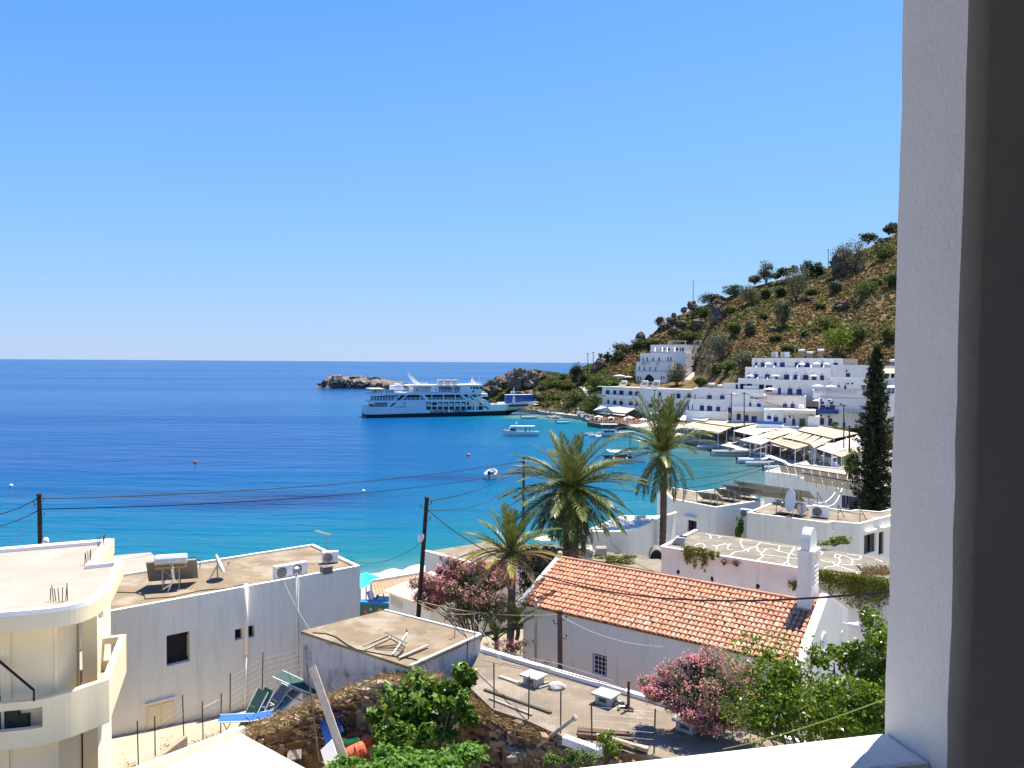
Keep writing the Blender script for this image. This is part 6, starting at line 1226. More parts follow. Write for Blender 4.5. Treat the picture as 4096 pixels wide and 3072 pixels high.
for i,(C,x,v,col) in enumerate(((FA,1335,.6,'black'),(FA,1780,.5,'blue'),(FA,1850,.5,'black'),(FA,1945,.6,'grey'),(FA,1990,.5,'blue'),(FA,2075,.5,'black'),(FA,2150,.6,'grey'),(FB,20,.5,'blue'),(FB,110,.5,'black'),(FB,175,.6,'blue'),(FB,250,.5,'red'),(FB,315,.5,'grey'))):
    a,_ = S(C(x,590)); person(col,FP(a,zdk,v),random.uniform(0,6),'passenger in %s top at the upper deck railing of the ferry' % col,'passengers on the ferry deck',1.05)
a,_ = S(FA(365,560)); person('black',FP(a,S(FA(365,594))[1],.3),0,'dark dressed passenger alone under the stern awning of the ferry',None)
# ============================================================ QUAY
qz = 1.16
for i,(x,y,col) in enumerate(((145,960,'black'),(258,970,'grey'),(470,1000,'blue'),(600,1010,'yellow'),(585,1030,'grey'),(660,1000,'purple'),(690,1020,'red'),(720,980,'pink'),(765,960,'red'),(825,1000,'purple'),(840,960,'red'),(890,1040,'blue'),(905,985,'purple'),(945,1060,'black'),(985,1050,'purple'),(1095,1070,'yellow'),(1130,1040,'white'),(1170,1070,'black'),(1190,1060,'blue'),(1225,1080,'grey'),(1260,1040,'white'),(640,975,'white'),(800,930,'black'))):
    p = HZ(Q(x,y),qz); person(col,p,random.uniform(0,6),'traveller in %s top among the crowd on the quay' % col,'travellers waiting on the quay',1.08)
def car(label,c,rz,col,L=4.2,W=1.75,H=1.5,van=False):
    o = thing('parked_van' if van else 'parked_car',label,'van' if van else 'car',c); M = Matrix.Rotation(rz,3,'Z'); T_ = lambda x,y,z: Vector(c) + M @ Vector((x,y,z)); pm2 = mat('car paint '+label[:6],col,rough=.3,spec=.5)
    prof = [(-L/2,.35),(-L/2,.75),(-L*.46,.95 if not van else H-.1),(-L*.36,H if van else H-.05),(L*.12,H),(L*.30,.95),(L*.48,.82),(L/2,.6),(L/2,.35)]
    m = MB(); a_ = [T_(x,-W/2,z) for x,z in prof]; b_ = [T_(x,W/2,z) for x,z in prof]; m.poly(a_); m.poly(b_[::-1]); [m.poly([a_[i],b_[i],b_[(i+1) % 9],a_[(i+1) % 9]]) for i in range(9)]; m.build('body',pm2,o,bevel=.08)
    for s in (-1,1): m = MB(); m.poly([T_(x,s*(W/2+.012),z) for x,z in ((-L*.40,.98),(-L*.33,H-.12),(L*.10,H-.10),(L*.25,.98))][::s]); m.build('side_window',GLASS,o)
    m = MB(); m.poly([T_(L*.135,-W*.42,H-.02),T_(L*.305,-W*.42,1.0),T_(L*.305,W*.42,1.0),T_(L*.135,W*.42,H-.02)]); m.build('windscreen',GLASS,o)
    for x in (-L*.32,L*.32):
        for s in (-1,1): m = MB(); m.lathe(T_(x,s*W*.40,.32),[(.32,0),(.32,.2),(.2,.21)],14,M @ Vector((0,s,0))); m.build('wheel',BLACK,o)
    for s in (-1,1): m = MB(); m.box(T_(L/2+.005,s*W*.36,.68),(.04,.3,.14),rz); m.build('headlight',WPLAS,o)
car('white car parked on the quay behind the crowd',HZ(Q(745,905),qz),.2,(.75,.75,.74)); car('silver car parked right of the white car on the quay',HZ(Q(880,920),qz),.3,(.55,.55,.55)); car('dark grey van parked behind the lamp posts on the quay',HZ(Q(1020,945),qz),1.9,(.06,.06,.07),4.8,1.9,2.1,True); car('white pickup van near the taverna end of the quay',HZ(Q(1330,1075),qz),.2,(.7,.7,.69),3.8,1.7,1.5)
c = HZ(Q(350,925),qz); o = thing('orange_truck','rust orange tipper truck beside the ferry bow','truck',c); rz = .5; M = Matrix.Rotation(rz,3,'Z'); ORT = mat('rust orange paint',(.42,.09,.04),(.30,.07,.04),1,.6)
m = MB(); m.obox(Vector(c)+M @ Vector((-2.6,-1.2,.9)),M @ Vector((3.4,0,0)),M @ Vector((0,2.4,0)),UZ*1.7); m.build('tipper_body',ORT,o,bevel=.05); m = MB(); m.obox(Vector(c)+M @ Vector((1.0,-1.15,.7)),M @ Vector((1.6,0,0)),M @ Vector((0,2.3,0)),UZ*2.1); cab = m.build('cab',ORT,o,bevel=.12); m = MB(); m.obox(Vector(c)+M @ Vector((2.58,-.95,1.7)),M @ Vector((.05,0,0)),M @ Vector((0,1.9,0)),UZ*.8); m.build('windscreen',GLASS,cab); m = MB(); m.obox(Vector(c)+M @ Vector((1.3,-1.18,1.7)),M @ Vector((.9,0,0)),M @ Vector((0,.05,0)),UZ*.7); m.build('side_window',GLASS,cab)
for x in (-1.9,-.8,1.8):
    for s in (-1,1): m = MB(); m.lathe(Vector(c)+M @ Vector((x,s*.9,.5)),[(.5,0),(.5,.3),(.25,.31)],14,M @ Vector((0,s,0))); m.build('wheel',BLACK,o)
def lamp(label,p,h):
    o = thing('globe_lamp',label,'lamp post',p,'white globe lamps on the quay'); m = MB(); m.tube([p,Vector(p)+UZ*h],.06,6); m.build('post',WTRIM,o); m = MB(); m.lathe(Vector(p)+UZ*h,[(.05,0),(.22,.1),(.30,.3),(.22,.5),(.05,.6)],10); m.build('globe',WPLAS,o,smooth=True)
for x,y0,y1,lb in ((1005,940,835,'white globe lamp left of the dark van on the quay'),(1090,980,875,'white globe lamp right of the dark van on the quay'),(1230,1060,915,'white globe lamp nearest the taverna on the quay'),(966,890,790,'white globe lamp at the foot of the steps')): p = HZ(Q(x,y0),qz); lamp(lb,p,(y0-y1)/23.28*p.y/800)
p = HZ(Q(1140,980),qz); o = thing('arched_shelter','white arched gateway frame on the quay','shelter',p); h_ = 120 / 23.28 * p.y / 800; m = MB(); m.bar(p,p+UZ*h_,.25,.25); m.build('post',WTRIM,o); m = MB(); q = p + Vector((-1.1,.6,0)); m.bar(q,q+UZ*h_,.25,.25); m.build('post',WTRIM,o); m = MB(); m.bar(p+UZ*h_,q+UZ*h_,.3,.3); m.build('lintel',WTRIM,o)
p = HZ(Q(1010,900),qz); o = thing('kiosk','small grey kiosk with a white sloping roof on the quay','kiosk',p); m = MB(); m.box(p+Vector((1.0,2,1.2)),(3.0,2.4,2.4),.2); m.build('walls',FGREY,o); m = MB(); m.box(p+Vector((1.2,1.8,2.75)),(4.0,3.0,.12),.2,Matrix.Rotation(.2,3,'Z') @ Matrix.Rotation(.22,3,'Y')); m.build('roof',SHEET,o); m = MB(); m.box(p+Vector((.6,.75,1.0)),(.8,.05,1.9),.2); m.build('door',DARK,o)
wl3 = [HZ(Q(x,y),qz) for x,y in ((480,890),(600,900),(720,905))]; m = MB(); [m.bar(wl3[i]+UZ*.9+Vector((0,3,0)),wl3[i+1]+UZ*.9+Vector((0,3,0)),.5,2.0) for i in range(2)]; m.build('stone_wall',STONE,origin=wl3[1],label='grey stone wall between the orange truck and the white car',cat='wall')
# ============================================================ BOATS
def boat(name,label,p,L,rz,W=None,H=.9,mt=None,trim=None,cat='boat',group=None,bowup=.35,deck=None):
    W = W or L * .32; o = thing(name,label,cat,(p[0],p[1],0),group); M = Matrix.Rotation(rz,3,'Z'); T_ = lambda x,y,z: Vector((p[0],p[1],0)) + M @ Vector((x,y,z))
    st_ = [(-.5,.82),(-.3,.98),(0,1.0),(.2,.9),(.35,.62),(.44,.30),(.5,.02)]; rows = []; rim = []
    for s,wf in st_:
        sh = H * (1+bowup*max(0,s+.1) ** 1.5*2.2); w2 = W / 2 * wf; x = s * L; xs = x - (.06*L if s > .3 else 0) * (s-.3) / .2
        rows.append([T_(x,-w2,sh),T_(xs,-w2*.86,sh*.45),T_(xs,-w2*.6,0),T_(xs,0,-.25),T_(xs,w2*.6,0),T_(xs,w2*.86,sh*.45),T_(x,w2,sh)]); rim.append((T_(x,-w2,sh),T_(x,w2,sh)))
    m = MB(); m.grid(rows); m.poly(rows[0][::-1]); m.build('hull',mt or WPLAS,o,smooth=False)
    m = MB()
    for i in range(len(rim)-1):
        for k in (0,1): m.bar(rim[i][k],rim[i+1][k],.10,.10)
    m.build('gunwale',trim or WTRIM,o); m = MB()
    for i in range(len(rim)-1): a,b,c,d = rim[i][0],rim[i+1][0],rim[i+1][1],rim[i][1]; m.poly([q-UZ*H*.35 for q in (a,b,c,d)])
    m.build('deck',deck or mat('pale deck',(.60,.58,.52),(.5,.48,.43),1,.7),o); return o,T_
def motor(o,T_,L,H):
    m = MB(); m.box(T_(-L*.53,0,H+.25),(.35,.35,.55)); m.build('outboard_motor',BLACK,o,bevel=.06); m = MB(); m.tube([T_(-L*.53,0,H),T_(-L*.54,0,-.3)],.08,6); m.build('motor_leg',BLACK,o)
def pos(p): return HZ(p,0)
p = pos(F5(398,428)); L = 345 / 8.848 * p.y / 800; o,T_ = boat('excursion_boat','white cabin boat with long white canopy off the ferry bow',p,L,math.pi+.08,2.9,1.15,bowup=.5)
m = MB(); m.obox(T_(.1*L,-.9,.8),T_(.28*L,-.9,.8)-T_(.1*L,-.9,.8),T_(0,.9,0)-T_(0,-.9,0),UZ*1.5); cb2 = m.build('wheelhouse',WPLAS,o,bevel=.15); m = MB(); m.obox(T_(.12*L,.905,1.5),T_(.26*L,0,0)-T_(.12*L,0,0),T_(0,.02,0)-T_(0,0,0),UZ*.55); m.build('window',GLASS,cb2)
m = MB(); m.obox(T_(-.38*L,-1.2,2.6),T_(.25*L,0,0)-T_(-.38*L,0,0),T_(0,2.4,0)-T_(0,0,0),UZ*.12); m.build('canopy',CANV,o)
for x in (-.36,-.12,.12): 
    for s in (-1.1,1.1): m = MB(); m.tube([T_(x*L,s,.8),T_(x*L,s,2.6)],.04,5); m.build('canopy_post',METAL,o)
m = MB(); m.tube([T_(.1*L,0,2.6),T_(.1*L,0,4.0)],.05,5); m.lathe(T_(.1*L,0,3.4),[(.1,0),(.3,.05),(.3,.15),(.1,.2)],8); m.build('mast',WPLAS,o); m = MB(); m.lathe(T_(.45*L,0,1.5),[(.1,0),(.25,.2),(.25,.5),(.1,.6)],8); m.build('bow_roller',BLACK,o)
for x,cc in ((-.15,'black'),(-.25,'blue')): person(cc,T_(x*L,.2,.75),1,'person in %s top under the canopy of the white cabin boat' % cc,None,.95)
p = pos(FB(1980,1195)); o,T_ = boat('dinghy','small white motor dinghy beneath the ferry bow ramp',p,6.2,.05,2.0,.7); motor(o,T_,6.2,.7)
p = pos(F5(143,800)); o,T_ = boat('rowing_boat','small white boat seen end-on in the open water',p,4.6,1.45,1.9,.95); m = MB(); m.obox(T_(-.6,-.6,.75),T_(1.2,0,.75)-T_(-.0,0,.75),T_(0,1.2,0)-T_(0,0,0),UZ*.3); m.build('blue_cover',mat('blue cover',(.03,.07,.16),rough=.7),o); motor(o,T_,4.6,.95)
p = pos(F5(782,320)); o,T_ = boat('dinghy','white motor dinghy moored along the quay wall',p,4.6,.05,1.8,.6); motor(o,T_,4.6,.6)
p = pos(HB(490,580)); L = 600 / 15.8 * p.y / 800; o,T_ = boat('tour_boat','long white tour boat with flat canopy in front of the taverna',p,L,.03,3.2,1.1)
m = MB(); m.obox(T_(-.42*L,-1.3,3.3),T_(.45*L,0,0)-T_(0,0,0),T_(0,2.6,0)-T_(0,0,0),UZ*.14); m.build('canopy',CANV,o); m = MB(); m.obox(T_(-.38*L,-1.2,.8),T_(.38*L,0,0)-T_(0,0,0),T_(0,2.4,0)-T_(0,0,0),UZ*1.2); cb2 = m.build('cabin',WPLAS,o,bevel=.15); m = MB(); m.obox(T_(-.34*L,-1.22,1.3),T_(.28*L,0,0)-T_(0,0,0),T_(0,.03,0)-T_(0,0,0),UZ*.4); m.build('window',GLASS,cb2); m = MB(); m.obox(T_(-.3*L,-1.25,.85),T_(.06*L,0,0)-T_(0,0,0),T_(0,.03,0)-T_(0,0,0),UZ*.35); m.build('lifebuoy_box',mat('red plastic',(.5,.04,.04),rough=.5),cb2)
for x in (-.4,-.2,.0): m = MB(); m.tube([T_(x*L,-1.2,.8),T_(x*L,-1.2,3.3)],.05,5); m.build('canopy_post',METAL,o)
person('black',T_(.05*L,0,.75),0,'person in black standing at the stern of the tour boat',None)
p = pos(HB(640,985)); L = 740 / 15.8 * p.y / 800; WB = mat('varnished wood',(.14,.06,.03),(.10,.045,.025),2,.4); o,T_ = boat('wooden_caique','brown and white wooden caique with single mast',p,L,.10,3.0,1.25,mt=WPLAS,trim=WB,bowup=.7,deck=WB)
m = MB()
for s in (-1,1): m.bar(T_(-.48*L,s*1.25,1.08),T_(.1*L,s*1.47,1.12),.12,.38)
m.build('wooden_strake',WB,o); m = MB(); rows = [[T_(x*L,y,2.6-.25*abs(y)+.1*math.sin(x*9)) for y in (-1.35,-.7,0,.7,1.35)] for x in (-.42,-.25,-.1,.08)]; m.grid(rows); m.build('awning',CANV,o)
for x in (-.4,-.15,.06):
    for s in (-1.2,1.2): m = MB(); m.tube([T_(x*L,s,1),T_(x*L,s,2.35)],.04,5); m.build('awning_post',WB,o)
m = MB(); m.tube([T_(.1*L,0,.8),T_(.09*L,0,(985-545)/15.8*p.y/800)],.10,7,True,.06); ms = m.build('mast',WB,o); m = MB()
for k in range(7): m.tube([T_(.1*L,-.35,2.2+k*.55),T_(.1*L,.35,2.2+k*.55)],.025,4)
m.build('ratlines',mat('red rope',(.35,.08,.06),rough=.8),ms); m = MB(); m.lathe(T_(.49*L,0,2.6),[(.1,0),(.28,.15),(.3,.4),(.12,.6)],8); m.build('bow_post',BLACK,o)
for x in (-.3,-.02): m = MB(); m.lathe(T_(x*L,-1.6,.5),[(.05,0),(.22,.15),(.26,.35),(.2,.6),(.05,.7)],8); m.build('fender',WPLAS,o)
p = pos(HB(1965,778)); o,T_ = boat('dinghy','white inflatable dinghy with black motor near the slim palm',p,5.9,.06,2.1,.75); motor(o,T_,5.9,.75)
p = pos(F4(720,160)); L = 9; o,T_ = boat('speedboat','sleek white speedboat with dark stripe moored in the harbour',p,L,-.03,2.6,1.1); motor(o,T_,L,1.0); m = MB()
rows = [[T_(x*L,y*wd,z) for y in (-1,-.6,0,.6,1)] for x,wd,z in ((-.1,.95,1.1),(.05,.9,1.55),(.25,.7,1.35),(.46,.12,1.3))]; m.grid(rows); m.build('foredeck',WPLAS,o,smooth=True); m = MB(); [m.bar(T_(-.45*L,s*1.22,.75),T_(.2*L,s*1.28,.78),.05,.16) for s in (-1,1)]; m.build('dark_stripe',BLACK,o); m = MB(); m.poly([T_(-.1*L,-.9,1.1),T_(.04*L,-.8,1.55),T_(.04*L,.8,1.55),T_(-.1*L,.9,1.1)]); m.build('windscreen',GLASS,o)
p = pos(F4(895,222)); o,T_ = boat('inflatable_boat','white inflatable boat with grey motor beside the speedboat',p,6.4,.05,2.3,.7); motor(o,T_,6.4,.7); m = MB(); [m.tube([T_(-.48*6.4,s*.95,.75),T_(.25*6.4,s*.95,.78),T_(.46*6.4,0,.95)],.26,8) for s in (-1,1)]; m.build('tube',WPLAS,o,smooth=True)
p = pos(F4(955,246)); o,T_ = boat('rowing_boat','open white rowing boat in front of the inflatable boat',p,5.4,-.05,1.9,.7)
for x in (-.25,0,.2): m = MB(); m.obox(T_(x*5.4,-.85,.5),T_(.25,0,0)-T_(0,0,0),T_(0,1.7,0)-T_(0,0,0),UZ*.05); m.build('thwart',WOODG,o)
p = pos(F4(1080,285)); o,T_ = boat('dinghy','white dinghy with black motor behind the collectors roof',p,4.6,.25,1.9,.7); motor(o,T_,4.6,.7)
p = pos(F4(1330,262)); o,T_ = boat('rowing_boat','blue rimmed rowing boat by the white sea wall',p,5.5,.0,1.9,.65,trim=mat('blue gunwale',(.08,.25,.5),rough=.5))
for i,(x,y) in enumerate(((60,560),(130,585),(215,600))): p = pos(HB(x,y)); o,T_ = boat('dinghy',['leftmost tiny white dinghy by the tour boat stern','middle tiny white dinghy by the tour boat stern','rightmost tiny white dinghy by the tour boat stern'][i],p,2.8,.6*i,1.3,.55)
p = pos(HB(1540,675)); o,T_ = boat('dinghy','white dinghy tied to the promenade behind the slim palm crown',p,5,.1,1.9,.75)
def buoy(label,p,r,col):
    o = thing('buoy',label,'buoy',p); m = MB(); m.lathe(Vector(p)-UZ*r*.4,[(r*.3,0),(r*.9,r*.4),(r,r*.9),(r*.7,r*1.5),(r*.2,r*1.8)],10); m.build('float',mat('buoy '+label[:5],col,rough=.5),o,smooth=True); m = MB(); m.tube([Vector(p)+UZ*r,Vector(p)+UZ*r*2],r*.15,5); m.build('ring',METAL,o)
for lb,q,r,c in (('white mooring buoy far left in the water',LP(140,145),.30,(.75,.74,.72)),('red buoy floating in the middle of the bay',V(422,1000),.35,(.6,.08,.05)),('orange buoy floating below the ferry bow',V(1012,985),.40,(.65,.15,.05)),('white buoy near the overhead wires',V(785,1062),.25,(.75,.74,.72))): buoy(lb,pos(q),r,c)
# ============================================================ FAR TOWN
uT = Vector((.94,-.34,0)).normalized(); nT = Vector((uT.y,-uT.x,0)); nA = -nT
def tplane(Yr): return Vector(((800-512)/FPX*Yr,Yr,0))
def tx(C,x,y,Yr):
    a,b = ONP(C(x,y),tplane(Yr),uT,UZ); return a,b
def blk(root,x0,x1,yt,yb,Yr,depth,wins=(),C=F3,wall=WHITEF,roof=ROOFB,rim=.0,z0=None,wname='wall',style='sh',lamps=True,frame=None):
    P = tplane(Yr); a0,_ = tx(C,x0,yt,Yr); a1,_ = tx(C,x1,yt,Yr); z1 = tx(C,(x0+x1)/2,yt,Yr)[1] - rim; zb = z0 if z0 is not None else tx(C,(x0+x1)/2,yb,Yr)[1]
    rects = {0: [(C(w[0],w[1]),C(w[2],w[3]),w[4] if len(w) > 4 else style) for w in wins]}
    house(root,[P+uT*a0,P+uT*a1],nA.to_2d()*depth,zb,z1,wall,roof,rim=rim,rw=.25,rects=rects,depth=.22,lamps=lamps,wname=wname,frame=frame); return z1
def rowsT(*w): return w
# upper hotel of stacked terraces
t1 = thing('terraced_hotel','large white terraced hotel with rows of blue shutters','hotel',tplane(217)+UZ*8)
blk(t1,560,1545,358,480,222,9,[(592,403,620,445),(655,403,700,458),(797,403,828,440),(863,403,915,455),(1023,403,1080,455),(1127,405,1182,458),(1305,405,1340,455),(1440,405,1488,460)],rim=.35)
blk(t1,487,1416,456,610,217,5,[(515,528,545,572),(580,527,627,590),(700,530,752,585),(805,538,840,578),(905,533,962,588),(1012,536,1060,588),(1113,538,1170,592),(1190,540,1250,594),(1292,542,1337,598)],rim=.9)
blk(t1,412,800,580,780,212,5,[(432,634,488,692,'hole'),(500,634,560,690,'hole'),(637,642,690,692,'hole'),(708,648,778,720,'hole')],rim=.9)
blk(t1,782,1420,598,880,211.5,5,[(840,678,873,760,'door'),(945,683,997,760),(1043,690,1097,762)],rim=.6)
blk(t1,1418,1905,432,600,219,8,[(1573,518,1620,562)],rim=.3); blk(t1,1420,1900,572,780,209,5,[(1482,652,1510,670),(1555,655,1580,692)],rim=.5)
m = MB(); a0,zt2 = tx(F3,1548,360,221); a1,zb2 = tx(F3,1700,432,221); P = tplane(221); 
for k in range(40): m.obox(P+uT*(a0+(a1-a0)*k/40)+UZ*zb2,uT*(a1-a0)/44,nA*.1,UZ*(zt2-zb2-.1*(k % 3)))
m.build('cane_screen',mat('cane screen',(.62,.52,.40),(.52,.43,.33),.8,.9),t1,kind='stuff')
def fin(root,x0,y0,x1,y1,Yr,C=F3,dep=2.6):
    a0,z0 = tx(C,x1,y1,Yr); a1,z1 = tx(C,x0,y0,Yr); P = tplane(Yr); m = MB(); b0 = P + uT * a0; q = [b0+UZ*z0,b0+nA*dep+UZ*z1,b0+nA*dep+UZ*(z0-.6),b0+UZ*(z0-.6)]
    m.poly(q); m.poly([p+uT*.25 for p in q[::-1]]); [m.poly([q[i],q[(i+1) % 4],q[(i+1) % 4]+uT*.25,q[i]+uT*.25]) for i in range(4)]; m.build('terrace_divider',WHITEF,root)
for x0,y0,x1,y1 in ((632,432,600,458),(742,430,700,458),(835,432,792,460),(1115,425,1045,462),(1260,425,1195,462),(1400,430,1330,463)): fin(t1,x0,y0,x1,y1,219.5)
for x0,y0,x1,y1 in ((668,555,612,590),(770,558,720,595)): fin(t1,x0,y0,x1,y1,214.5)
for x in (965,1050,1175,1265): a,z = tx(F3,x,560,215); m = MB(); m.obox(tplane(215)+uT*a+UZ*(z-1.0),uT*.7,nA*1.2,UZ*1.3); m.build('partition',WHITEF,t1)
# buildings below it
md = thing('corner_guesthouse','white guesthouse with dark Greek lettering and red parasol terrace','guesthouse',tplane(200)+UZ*2)
blk(md,345,690,748,1075,200,8,[(530,836,555,880),(613,846,655,905),(395,958,440,1025,'door'),(480,972,525,1040,'door'),(555,982,612,1052,'door')],rim=.3)
blk(md,345,690,885,930,198.5,1.5,rim=.5,lamps=False)
blk(md,690,1145,765,980,203,8,[(895,848,940,905),(977,848,1020,905)],wall=BEIGEF,rim=.25)
a,z = tx(F3,540,797,199.9); Mx = lambda a,z,Yr: Matrix.Translation(tplane(Yr)+uT*a+UZ*z+nT*.02) @ Matrix(((uT.x,0,nT.x,0),(uT.y,0,nT.y,0),(0,1,0,0),(0,0,0,1)))
SIGNC = mat('dark sign paint',(.05,.05,.06),rough=.7); text_mesh('\u039c\u0391\u0394\u0391\u03a1\u0395\u03a3',.78,'lettering',SIGNC,md,Mx(a,z,199.95),.012,1.15)
def trail(root,x0,y0,x1,y1,Yr,h=1.0,C=F3,mt=LAMP,name='railing'):
    a0,z0 = tx(C,x0,y0,Yr); a1,z1 = tx(C,x1,y1,Yr); P = tplane(Yr); A_,B_ = P + uT * a0 + UZ * z0,P + uT * a1 + UZ * z1; m = MB(); n = max(3,int((B_-A_).length/.5))
    for i in range(n+1): q = A_ + (B_-A_) * i / n; m.bar(q-UZ*h,q,.035,.035)
    m.bar(A_,B_,.06,.06); m.bar(A_-UZ*h*.5,B_-UZ*h*.5,.035,.035); m.build(name,mt,root)
trail(md,690,738,1115,748,202.5,.8)
lw = thing('lower_guesthouse','low white guesthouse with blue railing behind the awnings','guesthouse',tplane(194)+UZ*1)
blk(lw,690,1250,915,1130,194,9,[(723,976,768,1020),(792,988,845,1045),(900,998,930,1060,'door'),(995,1010,1027,1085,'door')],rim=.1,roof=BEIGEF)
blk(lw,895,1245,922,955,192,3,wall=BEIGEF,lamps=False); blk(lw,1165,1290,985,1130,191.5,4,rim=.1,roof=CANV); blk(lw,600,895,1078,1130,189,3,rim=.3,lamps=False); blk(lw,895,1060,1095,1150,189,3,rim=.3,lamps=False)
a,z = tx(F3,1072,1095,193.9); a1,z1 = tx(F3,1133,1010,193.9); m = MB(); m.obox(tplane(193.9)+uT*a+UZ*z,uT*(a1-a),nT*.06,UZ*(z1-z)); m.build('green_door',mat('faded green curtain',(.13,.17,.05),(.09,.12,.04),1,.8),lw)
BLR = mat('sea blue paint',(.03,.13,.40),rough=.6); a,z = tx(F3,605,1045,188.8); a1,_ = tx(F3,890,1080,188.8); m = MB(); m.obox(tplane(188.8)+uT*a+UZ*(z-.5),uT*(a1-a),nA*.08,UZ*.75); m.build('blue_railing',BLR,lw)
a,z = tx(F3,1090,905,196); m = MB(); m.lathe(tplane(196)+uT*a+nA*2+UZ*z,[(.75,0),(.78,.3),(.62,.75),(.25,.95)],12); m.build('roof_tank',WHITEF,lw)
bh = thing('blue_house','white guesthouse with arched blue double doors and blue balcony','guesthouse',tplane(198)+UZ*1)
blk(bh,1287,1890,800,1110,198,9,[(1510,845,1530,863,'hole'),(1297,862,1350,925,'door'),(1352,880,1400,925,'door'),(1402,862,1455,925,'door'),(1295,1022,1340,1078,'door'),(1382,1022,1430,1088,'door'),(1540,1050,1570,1110,'door')],rim=.2)
blk(bh,1220,1890,712,800,203,9,rim=.3,lamps=False); trail(bh,1215,712,1690,722,202.4,.7)
a,z = tx(F3,1258,912,196.5); a1,_ = tx(F3,1498,930,196.5); m = MB(); m.obox(tplane(196.5)+uT*a+UZ*(z-.95),uT*(a1-a),nA*1.4,UZ*.95); m.build('blue_balcony',mat('blue balcony cloth',(.02,.06,.20),(.03,.10,.28),1.2,.7),bh)
for x,y in ((1318,838),(1418,838),(1318,1022),(1406,1020)):
    a,z = tx(F3,x,y,197.98); m = MB(); m.lathe(tplane(197.98)+uT*a+UZ*z,[(.46,0),(.44,.06)],16,nT); m.build('door_arch',BLUE,bh)
a,z = tx(F3,1566,952,196.9); blk(bh,1555,1730,925,965,197,1,lamps=False,rim=0); text_mesh('THE BLUE HOUSE',.62,'lettering',SIGNC,bh,Mx(a,z,196.93),.012,1.1)
def wac(root,x,y,Yr):
    a,z = tx(F3,x,y,Yr); q = MB(); P = tplane(Yr) + uT * a + UZ * z; q.obox(P,uT*.95,nT*.4,UZ*.65); o = q.build('air_conditioner',WPLAS,root,bevel=.04); q = MB(); q.lathe(P+uT*.36+UZ*.33+nT*.405,[(.26,0),(.22,.02)],12,nT); q.build('fan',DARK,o)
for x,y,Yr,r_ in ((1290,822,197.9,bh),(1378,830,197.9,bh),(1288,992,197.9,bh),(1372,1002,197.9,bh),(952,1005,193.9,lw),(1565,508,218.9,t1),(1580,645,208.9,t1),(1625,645,208.9,t1)): wac(r_,x,y,Yr)
# houses right of the conifer
rh = thing('pergola_house','white house with cream pergola between conifer and pillar','house',tplane(190)+UZ*2)
blk(rh,1860,2160,440,600,197,6,[(1945,522,1970,570,'hole'),(1985,525,2040,570,'hole'),(2062,520,2098,572,'hole')],rim=.2,lamps=False); blk(rh,1880,2160,578,700,190,6,[(2070,690,2095,738)],rim=.5,z0=5); blk(rh,1860,2160,700,1000,186,5,[(2068,705,2095,740)],rim=.3)
def slab(root,pts,z,mt,name='awning',C=F3,th=.08,zs=None):
    q = [HZ(C(*p),(zs[i] if zs else z)) for i,p in enumerate(pts)]; m = MB(); m.poly(q); m.poly([p-UZ*th for p in q[::-1]]); [m.poly([q[i],q[(i+1) % len(q)],q[(i+1) % len(q)]-UZ*th,q[i]-UZ*th]) for i in range(len(q))]; o = m.build(name,mt,root); return q
a0,z0 = tx(F3,1890,520,188); a1,z1 = tx(F3,2150,470,193); m = MB(); q = [tplane(188)+uT*a0+UZ*z0,tplane(188)+uT*(tx(F3,2150,520,188)[0])+UZ*z0,tplane(193)+uT*a1+UZ*(z1),tplane(193)+uT*(tx(F3,1890,470,193)[0])+UZ*z1]; m.poly(q); m.poly([p-UZ*.1 for p in q[::-1]]); m.build('pergola_canopy',CANVC,rh)
# left neighbour and the long seafront hotel
h2 = thing('shuttered_guesthouse','white two-storey guesthouse with iron lamps above blue shutters','guesthouse',tplane(208)+UZ*1.5)
blk(h2,-75,690,690,830,211,9,[(-60,748,-48,800,'win'),(75,755,128,808),(215,760,265,815),(355,766,408,821)],rim=.25)
blk(h2,-118,440,808,1000,207,4,[(-85,860,-75,920,'win'),(-2,866,45,926),(74,872,132,936),(173,880,218,943),(301,889,340,946)],rim=.5); blk(h2,-150,300,935,1040,204.5,2.5,rim=.4,lamps=False)
blk(h2,255,435,628,700,213,3,[(385,640,422,700,'door')],lamps=False)
def sheet(label,x0,y0,x1,y1,Yr,mt,C=F3,grp=None):
    a0,z0 = tx(C,x0,y0,Yr); a1,z1 = tx(C,x1,y1,Yr); P = tplane(Yr); m = MB(); rows = []
    for j in range(3): rows.append([P+uT*(a0+(a1-a0)*i/10)+UZ*(z0+(z1-z0)*j/2)+nT*(.10*math.sin(i*1.9)*j/2) for i in range(11)])
    m.grid(rows); m.build('laundry_sheet',mt,origin=P+uT*a0+UZ*z1,label=label,cat='laundry',group=grp,smooth=True)
SHW = mat('white linen',(.80,.79,.76),rough=.9); SHT = mat('sand linen',(.60,.53,.44),rough=.9)
sheet('wide white sheets hanging on the guesthouse roof',468,655,630,702,211.5,SHW)
for i,(x0,x1,mt) in enumerate(((770,806,SHT),(812,842,SHW),(868,905,SHT),(910,966,SHW))): sheet(['sand coloured towel, leftmost on the hotel roof line','white towel second from left on the hotel roof','sand towel third from left on the hotel roof','broad white sheet at the right end of the roof line'][i],x0,290,x1,350,224,mt)
